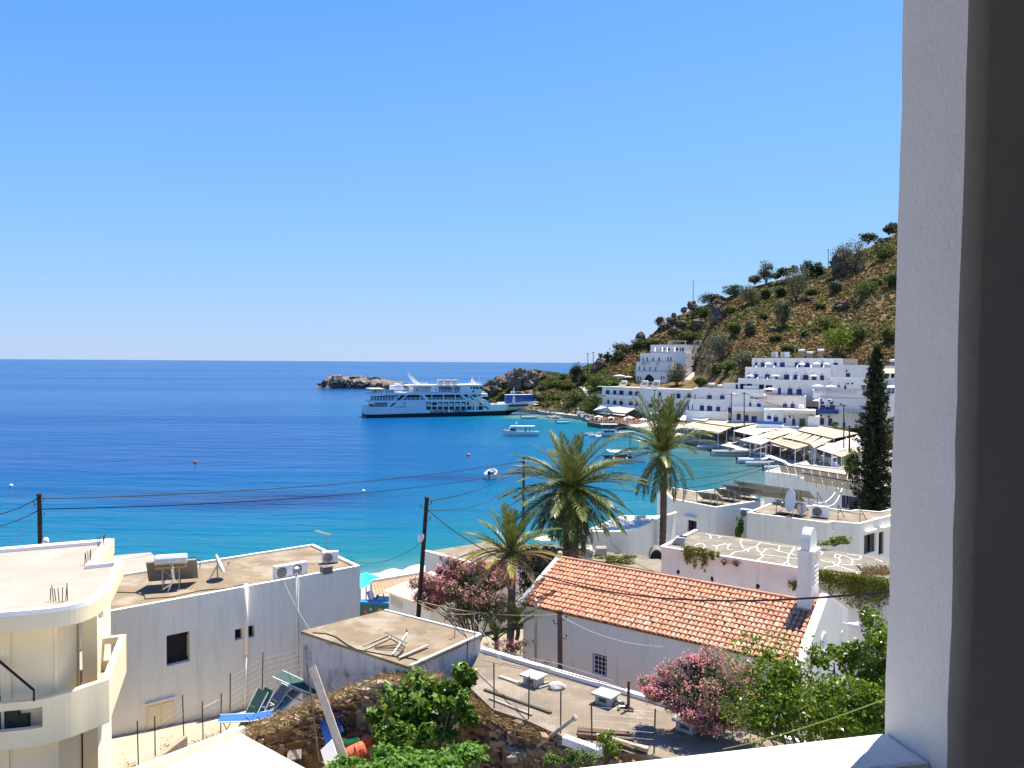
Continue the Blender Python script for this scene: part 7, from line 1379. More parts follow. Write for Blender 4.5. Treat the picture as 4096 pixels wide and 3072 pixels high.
def heater(label,x,y,Yr,zroof,C=F3,grp='solar heaters on far roofs',w=1.8):
    a,z = tx(C,x,y,Yr); P = tplane(Yr) + uT * a + UZ * z; o = thing('solar_water_heater',label,'water heater',(P.x,P.y,zroof),grp); m = MB(); m.tube([P-uT*w/2,P+uT*w/2],.32,10); m.build('tank',WPLAS,o,smooth=True)
    for s in (-1,1): m = MB(); p = P + uT * s * w * .35; m.tube([Vector((p.x,p.y,zroof)),p],.04,5); m.build('leg',METAL,o)
    m = MB(); m.obox(P-uT*w*.35+nA*1.5-UZ*(P.z-zroof-.1),uT*w*.7,-nA*1.2+UZ*(P.z-zroof-.7),UZ*.08); m.build('collector',COLL,o)
zt1 = tx(F3,1000,362,222)[1]
for i,(x,y) in enumerate(((1097,272),(1187,297),(1303,270))): heater(['solar heater tank left on the terraced hotel roof','lower solar heater tank in the middle of the terraced hotel roof','solar heater tank right on the terraced hotel roof'][i],x,y,225,zt1)
zt3 = tx(F3,300,690,211)[1]; heater('white water tank on the shuttered guesthouse roof',125,637,213,zt3,w=2.0); heater('smaller heater right of the white tank on the guesthouse roof',215,655,213,zt3,w=1.5)
for i,(x,y) in enumerate(((1940,405),(2085,385),(1920,388))): heater(['solar heater tank right of the conifer top','solar heater tank next to the pillar edge','small heater tank just right of the conifer'][i],x,y,200,tx(F3,2000,445,197)[1],w=1.6)
# --- seafront hotel (far left of the town)
sA,sB,sC,sD = [AY(F2(*q),y) for q,y in (((660,780),285),((1165,792),272),((1330,792),266),((1820,818),256))]
zs_ = 11.4; s1 = thing('seafront_hotel','long white two-storey hotel with blue shutters above the taverna','hotel',(sA.x,sA.y,1))
wn = lambda L: [(F2(a,b),F2(c,d),'sh') for a,b,c,d in L]
house(s1,[sA,sB,sC,sD],(7,10),1.0,zs_,WHITEF,ROOFB,rim=0,over=0,rects={0: wn([(705,822,753,878),(797,826,840,878),(873,828,930,884),(992,835,1042,886),(1075,838,1132,892),(722,945,750,1000),(797,952,840,1008),(876,958,920,1012),(997,966,1052,1018),(1077,972,1127,1025)]),1: wn([(1243,992,1297,1050)]),2: wn([(1370,850,1405,905),(1595,865,1650,930),(1730,870,1782,922),(1738,1012,1768,1078)])},lamps=True)
m = MB(); n1 = Vector(((sB-sA).y,-(sB-sA).x,0)).normalized(); a,b = Vector((sA.x,sA.y,0)) - (sB-sA).normalized().to_2d().to_3d() * 1.2,Vector((sB.x,sB.y,0)); m.obox(a+UZ*zs_+UZ*.003,b-a,-n1*-1.6,UZ*.22); m.build('eaves',WTRIM,s1)
us1 = (sB-sA); us1.z = 0; us1.normalize()
for y0,y1 in ((878,905),(1000,1025)):
    _,z0 = ONP(F2(660,y1),Vector((sA.x,sA.y,0)),us1,UZ); _,z1 = ONP(F2(660,y0),Vector((sA.x,sA.y,0)),us1,UZ); L1 = (sB-sA).to_2d().length; m = MB(); m.obox(Vector((sA.x,sA.y,z0-.2))-us1*1.2+n1*1.2,us1*(L1+1.2),n1*.15,UZ*1.0); m.obox(Vector((sA.x,sA.y,z0-.2))-us1*1.2+n1*.004,us1*(L1+1.2),n1*1.19,UZ*.2); bo = m.build('balcony',WHITEF,s1)
    if y0 == 878: Msg = Matrix.Translation(Vector((sA.x,sA.y,z0+.08))-us1*1.0+n1*1.37) @ Matrix(((us1.x,0,n1.x,0),(us1.y,0,n1.y,0),(0,1,0,0),(0,0,0,1))); text_mesh('SIFIS HOTEL',.62,'lettering',SIGNC,bo,Msg,.03,1.2)
for i,x in enumerate((940,1205,1350)): P = AY(F2(x,715),284-i*6); o = thing('solar_water_heater',['leftmost solar heater on the seafront hotel roof','middle solar heater on the seafront hotel roof','rightmost solar heater on the seafront hotel roof'][i],'water heater',(P.x,P.y,zs_),'heaters on the seafront hotel'); m = MB(); m.tube([P-us1*1.1,P+us1*1.1],.35,10); m.build('tank',WPLAS,o,smooth=True); m = MB(); m.obox(Vector((P.x,P.y,zs_+.1))-us1*1.6+n1*1.4,us1*3.2,-n1*1.3+UZ*(P.z-zs_-.4),UZ*.1); m.build('collector',COLB,o); m = MB(); m.tube([Vector((P.x,P.y,zs_)),P],.06,5); m.build('leg',METAL,o)
# --- hotel with the pointed arch, up on the slope
pA,pB,pC = AY(F2(1140,600),305),AY(F2(1530,600),299),AY(F2(1960,600),318)
zb_ = 11.0; pl = thing('arched_hotel','white hotel with a dark pointed arch on the hillside','hotel',(pA.x,pA.y,zb_))
def hzY(C,x,y,Y): return AY(C(x,y),Y).z
L0_ = AY(F2(1085,600),303); zA = hzY(F2,1250,590,302)
house(pl,[AY(F2(1085,640),303),AY(F2(1470,640),297),AY(F2(1560,640),305)],(9,14),zb_-3,zA,WHITEF,ROOFB,rim=0,rects={0: [(F2(1105,648),F2(1122,695),'hole'),(F2(1140,655),F2(1155,690),'hole'),(F2(1200,668),F2(1315,712),'hole'),(F2(1403,648),F2(1418,688),'hole'),(F2(1432,650),F2(1447,685),'hole')]})
house(pl,[AY(F2(1088,520),304.5),AY(F2(1530,520),298)],(9,14),zA-1,hzY(F2,1300,468,301),WHITEF,ROOFB,rim=0,rects={0: [(F2(1122,523),F2(1136,570),'win'),(F2(1183,525),F2(1198,575),'win'),(F2(1256,526),F2(1270,578),'win'),(F2(1329,530),F2(1343,580),'win')]},frame=BLUE)
NVY = mat('dark slate frame',(.02,.024,.035),rough=.5)
zM = hzY(F2,1400,355,305); house(pl,[AY(F2(1140,420),308.5),AY(F2(1715,420),300),AY(F2(1985,420),322)],(8,12),zb_,zM,WHITEF,ROOFB,rim=0,rects={0: [(F2(1170,408),F2(1184,452),'win'),(F2(1221,408),F2(1236,454),'win'),(F2(1296,408),F2(1312,454),'win'),(F2(1369,407),F2(1387,455),'win'),(F2(1485,404),F2(1500,460),'win'),(F2(1520,405),F2(1535,462),'win')],1: [(F2(1797,395),F2(1817,442),'win'),(F2(1733,397),F2(1742,415),'hole'),(F2(1782,515),F2(1830,535),'hole')]},frame=NVY)
zU = hzY(F2,1500,250,312); house(pl,[AY(F2(1270,300),314),AY(F2(1715,300),305.5),AY(F2(1950,300),322)],(7,11),zM-1,zU,WHITEF,ROOFB,rim=0,rects={0: [(F2(1328,293),F2(1342,318),'win'),(F2(1396,293),F2(1410,325),'win'),(F2(1440,291),F2(1454,318),'win'),(F2(1475,290),F2(1515,325),'win'),(F2(1568,290),F2(1582,322),'win'),(F2(1590,288),F2(1620,325),'win'),(F2(1640,287),F2(1655,335),'win'),(F2(1665,286),F2(1692,332),'win')]},frame=NVY)
q0,q1 = AY(F2(1085,640),303),AY(F2(1470,640),297); uP = (q1-q0); uP.z = 0; uP.normalize(); nP = Vector((uP.y,-uP.x,0)); m = MB(); P0 = Vector((q0.x,q0.y,0)); pts = []
for x,y in ((1195,712),(1198,680),(1210,655),(1228,635),(1252,622),(1280,637),(1300,658),(1315,690),(1318,712)): a,b = ONP(F2(x,y),P0,uP,UZ); pts.append(P0+uP*a+UZ*b+nP*.03)
m.poly(pts); m.build('pointed_arch',DARK,pl)
Mp = lambda x,y,d=.05: (lambda ab: Matrix.Translation(P0+uP*ab[0]+UZ*ab[1]+nP*d) @ Matrix(((uP.x,0,nP.x,0),(uP.y,0,nP.y,0),(0,1,0,0),(0,0,0,1))))(ONP(F2(x,y),P0,uP,UZ))
for s,x,y in (('HOTEL PORTO',1153,478),('LOUTRO',1153,503),('Cafe',1345,492),('Bar',1347,508)):
    Pn = AY(F2(x,y),303.8-(x-1088)/442*6.5); text_mesh(s,.50,'lettering',SIGNC,pl,Matrix.Translation(Pn+nP*.05) @ Matrix(((uP.x,0,nP.x,0),(uP.y,0,nP.y,0),(0,1,0,0),(0,0,0,1))),.015,1.05)
for i,(x0,x1) in enumerate(((1500,1710),(1825,1905))): 
    A_,B_ = AY(F2(x0,205),312),AY(F2(x1,205),309); m = MB(); o = thing('roof_pergola',['long white roof pergola on the arched hotel','short white roof pergola on the arched hotel'][i],'pergola',(A_.x,A_.y,zU)); m.obox(A_,B_-A_,Vector((1.2,2.5,0)),UZ*.15); m.build('slab',WTRIM,o)
    for q in (A_,B_): m = MB(); m.bar(Vector((q.x,q.y,zU)),q,.25,.25); m.build('post',WTRIM,o)
for i,(x0,y0,x1,y1) in enumerate(((1345,318,1320,332),(1450,312,1410,332),(1525,310,1475,335),(1620,308,1570,335))):
    A_ = AY(F2(x1,y1),304); m = MB(); q = [A_,A_+Vector((.6,2.4,1.6)),A_+Vector((.6,2.4,-.3)),A_-UZ*.3]; m.poly(q); m.poly([p+uP*.3 for p in q[::-1]]); [m.poly([q[k],q[(k+1) % 4],q[(k+1) % 4]+uP*.3,q[k]+uP*.3]) for k in range(4)]; m.build('terrace_divider',WHITEF,pl)
# --- parasols on the terraces
DOM = mat('parasol white',(.82,.81,.78),rough=.8)
def dome(label,C,x,y,Yr,r,mt=DOM,n=10,rise=.42,h=2.2): a,z = tx(C,x,y,Yr); return umbrella(label,tplane(Yr)+uT*a+UZ*z,r,h,mt,False,None,n,rise,'parasol')
for x,y,Yr,lb in ((735,402,219.5,'white parasol leftmost on the top hotel terrace'),(1098,406,219.5,'white parasol second from left on the top hotel terrace'),(1262,400,219.5,'white parasol third from left on the top hotel terrace'),(1365,404,219.5,'white parasol rightmost on the top hotel terrace'),(542,533,214.5,'white parasol leftmost on the second hotel terrace'),(817,532,214.5,'white parasol in the middle of the second hotel terrace'),(1225,532,214.5,'white parasol rightmost on the second hotel terrace')): dome(lb,F3,x,y,Yr,1.05)
dome('red and white parasol on the corner guesthouse terrace',F3,757,672,201,1.8,mat('red striped cloth',(.75,.70,.66),(.62,.12,.09),2.2,.8),rise=.3); dome('wide white parasol left on the blue house terrace',F3,1272,640,204,1.4,rise=.3); dome('wide white parasol right on the blue house terrace',F3,1412,646,204,1.4,rise=.3); dome('white parasol beside the blue house balcony',F3,1262,798,199,1.0); dome('white parasol next to the pillar edge',F3,2070,648,187,1.6,rise=.3)
a,z = tx(F3,1355,575,215); umbrella('closed white parasol at the end of the second hotel terrace',tplane(215)+uT*a+UZ*(z+.6),.28,2.2,DOM,False,None,6,3.5,'parasol')
def upx(label,C,x,y,Y,r,mt=CANV,h=2.4,rise=.3,sq=True): return umbrella(label,AY(C(x,y),Y),r,h,mt,sq,None,8,rise,'parasol')
for x,y,Y,r,lb in ((610,1140,272,1.9,'leftmost white parasol on the taverna deck'),(765,1155,268,1.9,'second white parasol from the left on the taverna deck'),(1000,1148,263,2.6,'large white parasol in the middle of the taverna deck'),(960,1182,262,2.0,'low white parasol in front of the large taverna parasol'),(1180,1172,258,2.4,'white parasol right on the taverna deck'),(1320,1090,262,2.6,'tall white parasol against the seafront hotel wall')): upx(lb,F2,x,y,Y,r)
for x,y,lb in ((880,625,'broad white parasol left of the hillside palm'),(915,648,'white parasol just below the broad one by the hillside palm'),(990,645,'white parasol right of the hillside palm trunk')): upx(lb,F2,x,y,298,3.0 if x < 900 else 2.0,h=2.6,rise=.18)
# --- tavernas: awnings on posts, tables and chairs
ta = thing('seafront_awning','cream sloping awnings of the taverna below the seafront hotel','awning',HZ(F2(900,1200),1.2))
for i,pts in enumerate((((545,1078),(640,1022),(725,1040),(668,1088)),((672,1090),(730,1042),(905,1030),(800,1100)),((805,1100),(905,1038),(1075,1058),(960,1115)))): slab(ta,pts,0,CANV,'awning_panel',F2,.08,(4.9,6.2,6.2,4.9))
for pts in (((575,1105),(660,1098),(800,1110),(740,1125)),((780,1125),(850,1112),(960,1122),(940,1145))): slab(ta,pts,0,CANV,'awning_panel',F2,.08,(4.3,4.6,4.6,4.3))
for x in (548,700,885,980): p = HZ(F2(x,1130),4.2); m = MB(); m.bar(Vector((p.x,p.y,1.1)),p,.18,.18); m.build('post',WOODG,ta)
dkp = [HZ(F2(*q),1.3) for q in ((470,1225),(640,1255),(900,1262),(1150,1240))]; dk = thing('taverna_deck','dark stone taverna deck built out over the water','deck',dkp[1]); P = [X2(q) for q in dkp] + [X2(dkp[3])+Vector((6,14)),X2(dkp[0])+Vector((8,16))]; m = MB(); m.prism(P,-1,1.32); m.build('platform',mat('dark deck stone',(.16,.13,.11),(.10,.08,.07),.5,.9),dk)
m = MB(); bp0 = HZ(F2(480,1200),1.3) + Vector((7,14,0)); bp1 = HZ(F2(1160,1200),1.3) + Vector((8,12,0)); m.obox(bp0,bp1-bp0,Vector((.3,.5,0)),UZ*3.2); m.build('back_wall',WOODD,dk); rock('boulder',HZ(Q(1480,1150),.6),(2.2,2.6,1.8),4,ROCKN,label='brown rock at the left end of the taverna deck',cat='rock',sub=3)
# generic taverna furniture
def furniture():
    t = thing('taverna_table','small taverna table under the harbour awnings','table',(0,0,0),'tables under the harbour awnings'); m = MB(); m.box((0,0,.74),(.9,.9,.05)); m.build('table_top',mat('blue checked cloth',(.10,.16,.34),(.5,.5,.5),6,.8),t)
    for x in (-.38,.38):
        for y in (-.38,.38): m = MB(); m.bar((x,y,0),(x,y,.72),.06,.06); m.build('leg',WOODD,t)
    c = thing('taverna_chair','wooden taverna chair under the harbour awnings','chair',(0,0,0),'chairs under the harbour awnings'); m = MB(); m.box((0,0,.45),(.42,.42,.05)); m.build('seat',mat('red brown seat',(.30,.09,.05),rough=.7),c); m = MB(); m.box((0,.2,.72),(.42,.04,.45)); m.build('backrest',mat('red brown seat',(.30,.09,.05)),c)
    for x in (-.18,.18):
        for y in (-.18,.18): m = MB(); m.bar((x,y,0),(x,y,.43),.04,.04); m.build('leg',WOODD,c)
    return t,c
ft_,fc_ = furniture(); first = [True,True]
def put(src,k,loc,rz,label=None,group=None):
    o = src if first[k] else copy_tree(src); first[k] = False; o.location = loc; o.rotation_euler = (0,0,rz)
    if label: o['label'] = label; o['group'] = group
    return o
spots = [(330,560),(400,570),(480,580),(560,590),(620,620),(700,640),(760,660),(830,640),(900,680),(960,710),(1020,740),(1060,690),(1160,760),(1250,740),(740,600),(860,600),(1500,720),(1600,760),(1700,800),(1770,830)]
for x,y in spots:
    p = HZ(AW(x,y),1.17); rz = random.uniform(0,1.5); put(ft_,0,p,rz)
    for k in range(2): a = rz + k * 3.14 + .3; q = p + Vector((math.sin(a)*-.75,math.cos(a)*.75,0)); put(fc_,1,q,a)
oc = copy_tree(fc_); oc.location = (0,0,0); OR = mat('orange cushion',(.62,.20,.06),rough=.8)
for ch_ in oc.children:
    if ch_.name.startswith(('seat','back')): ch_.data = ch_.data.copy(); ch_.data.materials.clear(); ch_.data.materials.append(OR)
fst = True
for i in range(26):
    x = 520 + 24 * i; y = 1232 - 6 * math.sin(i) - (4 if i % 2 else -6); p = HZ(F2(x,y),1.33); o = oc if fst else copy_tree(oc); fst = False; o.location = p; o.rotation_euler = (0,0,random.uniform(0,6)); o.scale = (1.6,1.6,1.6); o['label'] = 'orange cushioned chair on the dark taverna deck'; o['group'] = 'orange chairs on the taverna deck'
# harbour awnings
AWN = [('white',AW,((300,235),(470,203),(850,262),(640,303)),4.5,'white awning behind the left end of the promenade'),('white',AW,((135,288),(300,245),(638,306),(480,366)),4.2,'white awning leftmost at the water front'),('white',AW,((800,268),(925,245),(1160,300),(1045,332)),4.5,'white awning behind the sand coloured canopy'),('cream',AW,((492,372),(770,294),(1010,342),(735,412)),4.3,'cream awning between two white ones'),('white',AW,((240,428),(470,382),(725,452),(565,502)),4.0,'low white awning at the sea wall'),('sand',AW,((665,442),(900,390),(1380,517),(1110,580)),3.9,'broad sand coloured awning on curved posts'),
       ('cream',AW,((905,391),(1130,302),(1270,320),(1060,416)),4.4,'first of four narrow striped awnings'),('cream',AW,((1066,421),(1290,327),(1405,347),(1205,453)),4.4,'second of four narrow striped awnings'),('cream',AW,((1215,456),(1440,362),(1542,378),(1340,491)),4.4,'third of four narrow striped awnings'),('cream',AW,((1345,493),(1580,392),(1720,427),(1410,555)),4.4,'fourth of four narrow striped awnings'),
       ('cream2',AW,((1150,276),(1330,200),(2100,346),(1720,408)),4.9,'largest cream awning below the blue house'),('white',AW,((1435,562),(1780,487),(2040,557),(1690,646)),4.0,'white awning nearest the two dark poles'),('sand',AW,((1700,650),(2060,582),(2120,640),(1840,700)),4.0,'small sand awning by the conifer foot'),('white',AW,((1760,466),(2090,377),(2200,500),(2045,552)),4.3,'white awning half hidden by the conifer'),
       ('cream2',F3,((-60,1040),(330,1016),(600,1072),(375,1098)),4.8,'wide cream awning under the shuttered guesthouse'),('cream',F3,((-170,1080),(-40,1042),(372,1100),(195,1168)),4.4,'cream ribbed awning behind the slim palm crown'),('white',HB,((1420,300),(1560,250),(1790,262),(1620,330)),4.6,'white awning behind the palm left of the arch vault'),('white',HB,((1690,300),(1760,265),(1960,300),(1900,330)),5.2,'white curved awning vault beside the cream awnings')]
MC = {'white': CANV,'cream': CANVC,'cream2': CANVC,'sand': CANVB}
for cm,C,pts,z,lb in AWN:
    q = [HZ(C(*p),z) for p in pts]; c = sum(q,Vector()) / 4; o = thing('harbour_awning',lb,'awning',(c.x,c.y,1.2),'awnings along the harbour'); N = 8; m = MB(); rows = []
    for i in range(N+1):
        A_,B_ = q[0] + (q[3]-q[0]) * i / N,q[1] + (q[2]-q[1]) * i / N; rows.append([A_+(B_-A_)*j/N+UZ*(.25*(j/N)-.10*math.sin(math.pi*i/N)*math.sin(math.pi*j/N)) for j in range(N+1)])
    m.grid(rows); m.build('cloth',MC[cm],o,smooth=True); m = MB(); mats_ = WTRIM
    for i in range(4): m.bar(q[i]-UZ*.06+UZ*(.25 if i in (1,2) else 0),q[(i+1) % 4]-UZ*.06+UZ*(.25 if (i+1) % 4 in (1,2) else 0),.09,.09)
    for j in range(1,4): m.bar(q[0]+(q[1]-q[0])*j/4-UZ*.05+UZ*.0625*j,q[3]+(q[2]-q[3])*j/4-UZ*.05+UZ*.0625*j,.06,.06)
    m.build('frame',WOODG if cm != 'white' else WTRIM,o)
    for i in range(4):
        for t in ((0,.5) if i in (2,3) else (0,)): p = q[i] + (q[(i+1) % 4]-q[i]) * t; m = MB(); m.bar(Vector((p.x,p.y,1.1)),p,.11,.11); m.build('post',WTRIM,o)
# sea walls and dark poles by the conifer
for lb,pts,z,h in (('low white sea wall left of the red seats',((70,430),(350,480),(600,525)),1.17,.9),('curving white wall in front of the awnings',((1270,700),(1450,730),(1640,800),(1790,905)),1.17,1.0),('white kerb wall stepping down to the boats',((555,665),(720,705),(960,800)),1.0,.35)):
    q = [HZ(AW(*p),z) for p in pts]; m = MB(); [m.bar(q[i]+UZ*h/2,q[i+1]+UZ*h/2,.35,h) for i in range(len(q)-1)]; m.build('sea_wall',WTRIM,origin=q[0],label=lb,cat='wall')
def tpole(label,C,x,y0,y1,Y,r=.13,cross=None):
    t,b = AY(C(x,y0),Y),AY(C(x,y1),Y); o = thing('utility_pole',label,'pole',b); m = MB(); m.tube([b,t],r,7,True,r*.75); m.build('shaft',WOODP,o); m = MB(); m.bar(t+Vector((-.5,0,-.2)),t+Vector((.5,0,-.2)),.1,.12); m.build('crossarm',WOODP,o)
    for s in (-.45,0,.45): m = MB(); m.lathe(t+Vector((s,0,-.14)),[(.04,0),(.07,.05),(.05,.16)],6); m.build('insulator',WPLAS,o)
    if cross: m = MB(); m.bar(t-UZ*cross+Vector((-1,0,0)),t-UZ*cross+Vector((1,0,0)),.12,.14); m.build('brace',WOODP,o)
    return t
e1 = tpole('tall dark pole in front of the corner guesthouse',F3,477,728,1085,176); e2 = tpole('dark pole left of the corner guesthouse pole',F3,340,740,1000,202); e3 = tpole('dark pole rising through the awnings left of its twin',F3,1552,860,1330,150); e4 = tpole('thicker dark pole nearest the conifer',F3,1612,1085,1380,140,.17)
e5 = tpole('dark pole behind the slim palm crown',F2,1322,820,1060,252); e6 = tpole('left pole of the pair on the headland slope',F2,478,355,740,300,.16); e7 = tpole('right pole of the pair on the headland slope',F2,546,340,620,302,.16,4.5); e8 = tpole('pole on the ridge above the arched hotel rocks',F6,676,495,645,338,.13); e9 = tpole('pole with crossarm high on the ridge',F6,1655,268,500,335,.16); e10 = tpole('slim pole behind the quay bushes',Q,1143,370,640,292,.12); e11 = tpole('slim pole right of the round quay bush',Q,1380,480,760,288,.12); e12 = tpole('pole beside the white path steps',Q,1335,30,470,296,.13)
wire('wire from the corner guesthouse pole to the pole by the conifer',e1,e3,2.0,.05); wire('wire between the two corner guesthouse poles',e1,e2,.6,.04); wire('wire from the guesthouse pole to the seafront hotel pole',e2,e5,1.5,.04); wire('faint wire along the ridge between the two ridge poles',e8,e9,4,.012)
# paths on the slope
def path(name,pts,w,mt,C=Q):
    q = [onhill(C(*p))+UZ*.12 for p in pts]; m = MB(); L = []
    for i in range(len(q)): d = (q[min(i+1,len(q)-1)]-q[max(i-1,0)]); d.z = 0; s = Vector((-d.y,d.x,0)).normalized() * w / 2; L.append((q[i]-s,q[i]+s))
    for i in range(len(q)-1): m.poly([L[i][0],L[i][1],L[i+1][1],L[i+1][0]]); m.poly([L[i][0],L[i+1][0],L[i+1][0]-UZ*1.5,L[i][0]-UZ*1.5]); m.poly([L[i][1],L[i][1]-UZ*1.5,L[i+1][1]-UZ*1.5,L[i+1][1]])
    m.build(name,mt,kind='structure')
path('path',((915,850),(895,760),(885,680),(880,610),(990,565)),2.2,PAVE); path('path',((1560,610),(1520,540),(1470,480),(1420,420),(1370,395)),4.0,PAVE); path('path',((1730,700),(1840,600)),2.5,PAVE,F2)
# ruined chapel wall on the headland
p = onhill(Q(545,150)); o = thing('ruined_chapel','small ruined stone building on the headland top','ruin',p); m = MB(); m.box(p+UZ*.6+Vector((0,3,0)),(4.5,3,2.0),.1); m.build('walls',STONE,o); m = MB(); m.box(p+UZ*.5+Vector((-.5,1.47,0)),(.8,.1,1.2),.1); m.build('doorway',DARK,o)
p = AY(F1(262,215),600); o = thing('beacon','thin navigation beacon on top of the islet','beacon',p-UZ*1); m = MB(); m.tube([p-UZ*1,p+UZ*3],.15,6); m.build('mast',METAL,o); m = MB(); m.box(p-UZ*.3,(1.2,1.2,1.2)); m.build('plinth',WTRIM,o)
# ============================================================ VEGETATION
BARK = mat('palm bark',(.16,.12,.085),(.09,.065,.045),5,.95,.03,9); BARKT = mat('tree bark',(.17,.13,.10),(.10,.08,.06),5,.95,.01,20)
PG = leafmat('palm green',(.055,.09,.016),(.20,.215,.05),.22,.35); PGY = leafmat('palm yellow green',(.22,.20,.03),(.36,.28,.05),.25,.5); PBR = leafmat('palm dry brown',(.24,.15,.065),(.13,.08,.04),.15,.7)
def frond_mesh(L,e0,droop,mt,n=38,seed=0,vee=.35,dens=1.0):
    """one arching palm frond in local space: grows along +x, base at the origin"""
    rg = np.random.default_rng(seed); Q4 = []; N = 16; pts = [np.zeros(3)]; th = []
    for i in range(N):
        t = i / (N-1); a = e0 - droop * t ** 1.25; th.append(a); pts.append(pts[-1]+np.array([math.cos(a),0,math.sin(a)])*L/N)
    pts = np.array(pts); bend = rg.uniform(-.18,.18); pts[:,1] += bend * (np.linspace(0,1,N+1) ** 2) * L * .5
    for i in range(N):
        w_ = .035 * (1-i/N) + .006; a,b = pts[i],pts[i+1]; d = b - a; up = np.array([-d[2],0,d[0]]); up /= np.linalg.norm(up) + 1e-9; sd = np.array([0,1,0.]); Q4.append([a-sd*w_,a+up*w_,b+up*w_*.8,b-sd*w_*.8]); Q4.append([a+up*w_,a+sd*w_,b+sd*w_*.8,b+up*w_*.8])
    for k in range(n):
        t = .10 + .90 * (k+rg.uniform(0,.6)) / n; f = t * N; i = min(int(f),N-1); p = pts[i] + (pts[i+1]-pts[i]) * (f-i); tan = (pts[i+1]-pts[i]); tan /= np.linalg.norm(tan); up = np.array([-tan[2],0,tan[0]])
        ll = L * (.05+.15*math.sin(math.pi*min(1,t*.92+.06)) ** .8) * rg.uniform(.85,1.1)
        for s in (-1,1):
            an = R(62-36*t) + rg.normal() * .08; d = tan * math.cos(an) + np.array([0,s,0]) * math.sin(an) * .95 + up * (vee*math.sin(an)); d += np.array([0,0,-.05-.12*t]); d /= np.linalg.norm(d); wv = np.cross(d,up); wv /= np.linalg.norm(wv) + 1e-9; wd = L * .0098
            m_ = p + d * ll * .45; Q4.append([p,m_+wv*wd,p+d*ll+np.array([0,0,-.06*ll]),m_-wv*wd])
    V4 = np.array(Q4); me = bpy.data.meshes.new('frond'); nn_ = len(V4); me.from_pydata(V4.reshape(-1,3).tolist(),[],[tuple(range(4*i,4*i+4)) for i in range(nn_)]); me.materials.append(mt); return me
def palm(name,label,base,top,r0,r1,fr,group=None,skirt=None,bark=BARK):
    """fr: list of (count, length, (e_lo, e_hi), droop, material)"""
    o = thing(name,label,'palm tree',base,group); base,top = Vector(base),Vector(top); m = MB(); n = 40; P,rr_ = [],[]
    for i in range(n+1):
        t = i / n; P.append(base+(top-base)*t+Vector((.06*math.sin(t*3),0,0))); rr_.append((r0+(r1-r0)*t)*(1+.07*(i % 2)+.05*random.random())+(.10*max(0,t-.85)/.15 if t > .85 else 0))
    m.tube(P,rr_,10); m.build('trunk',bark,o)
    for gi,(cnt,L,(e0,e1),dr,mt) in enumerate(fr):
        var = [frond_mesh(L*random.uniform(.9,1.08),R(e0+(e1-e0)*(k+.5)/4),R(dr*random.uniform(.8,1.2)),mt,38,random.randint(0,9999)) for k in range(4)]
        for k in range(cnt):
            f = bpy.data.objects.new('frond',var[k % 4]); COL.objects.link(f); f.parent = o; f.location = top - base + Vector((0,0,random.uniform(-.15,.1))); f.rotation_euler = (random.uniform(-.12,.12),random.uniform(-.12,.12),2.39996*k+gi*.7+random.uniform(-.2,.2))
    if skirt:
        cnt,L,z1,z0 = skirt; var = [frond_mesh(L*random.uniform(.8,1.1),R(-55-12*k),R(45),PBR,34,50+k) for k in range(3)]
        for k in range(cnt):
            f = bpy.data.objects.new('dead_frond',var[k % 3]); COL.objects.link(f); f.parent = o; f.location = (top-base) * 1.0 + Vector((0,0,-random.uniform(z1,z0))); f.rotation_euler = (random.uniform(-.1,.1),random.uniform(-.1,.1),2.39996*k)
    return o
t = AY((571.5,488),41); b = Vector((t.x-.1,41,5.5))
palm('palm_tree','big bushy date palm with drooping brown skirt behind the church',b,t,.34,.36,[(9,3.3,(58,84),30,PG),(15,3.7,(30,56),42,PG),(22,3.9,(2,28),38,PG),(22,3.7,(-30,-4),34,PG),(20,3.1,(-62,-34),22,PG),(6,1.2,(10,70),30,PGY)],skirt=(36,2.1,.5,2.9))
t = AY((663.5,453),50); b = Vector((t.x-.05,50,6.5))
palm('palm_tree','slim tall date palm with bare trunk by the bay',b,t,.21,.20,[(12,3.9,(62,88),24,PG),(12,3.7,(34,60),54,PG),(9,3.6,(8,30),46,PG),(6,3.2,(-30,-5),58,PG),(7,3.0,(-58,-35),34,PG),(12,1.3,(-75,-20),40,PBR),(7,1.3,(20,70),30,PGY)])
t = AY((511,552),33); b = Vector((t.x-.05,33,7.6))
palm('palm_tree','small yellowish date palm between oleander and church',b,t,.15,.16,[(10,2.0,(62,86),18,PG),(10,2.1,(30,60),32,PG),(10,2.2,(-2,28),36,PGY),(12,2.1,(-24,0),34,PBR),(5,.8,(-80,-50),20,PBR)])
t = onhill(F2(1040,690)); palm('palm_tree','palm tree in front of the arched hillside hotel',t-UZ*.5,AY(F2(1040,600),t.y),.35,.35,[(8,3.3,(55,85),40,PG),(12,3.4,(15,50),65,PG),(10,3.2,(-20,12),60,PG)])
t = onhill(Q(560,690)); palm('palm_tree','young palm among the bushes above the quay',t-UZ*.3,t+UZ*.9,.25,.25,[(8,2.2,(55,85),40,PG),(10,2.3,(15,50),60,PG)])
for i,(x,y,Y) in enumerate(((310,790,31.5),(455,700,32.0))):
    t = AY(Z3(x,y),Y); palm('palm_sapling',['palm sapling left of the small palm trunk','palm sapling right of the small palm trunk'][i],Vector((t.x,t.y,t.z-.5)),t+UZ*.1,.08,.08,[(9,1.3,(35,85),50,PG)])
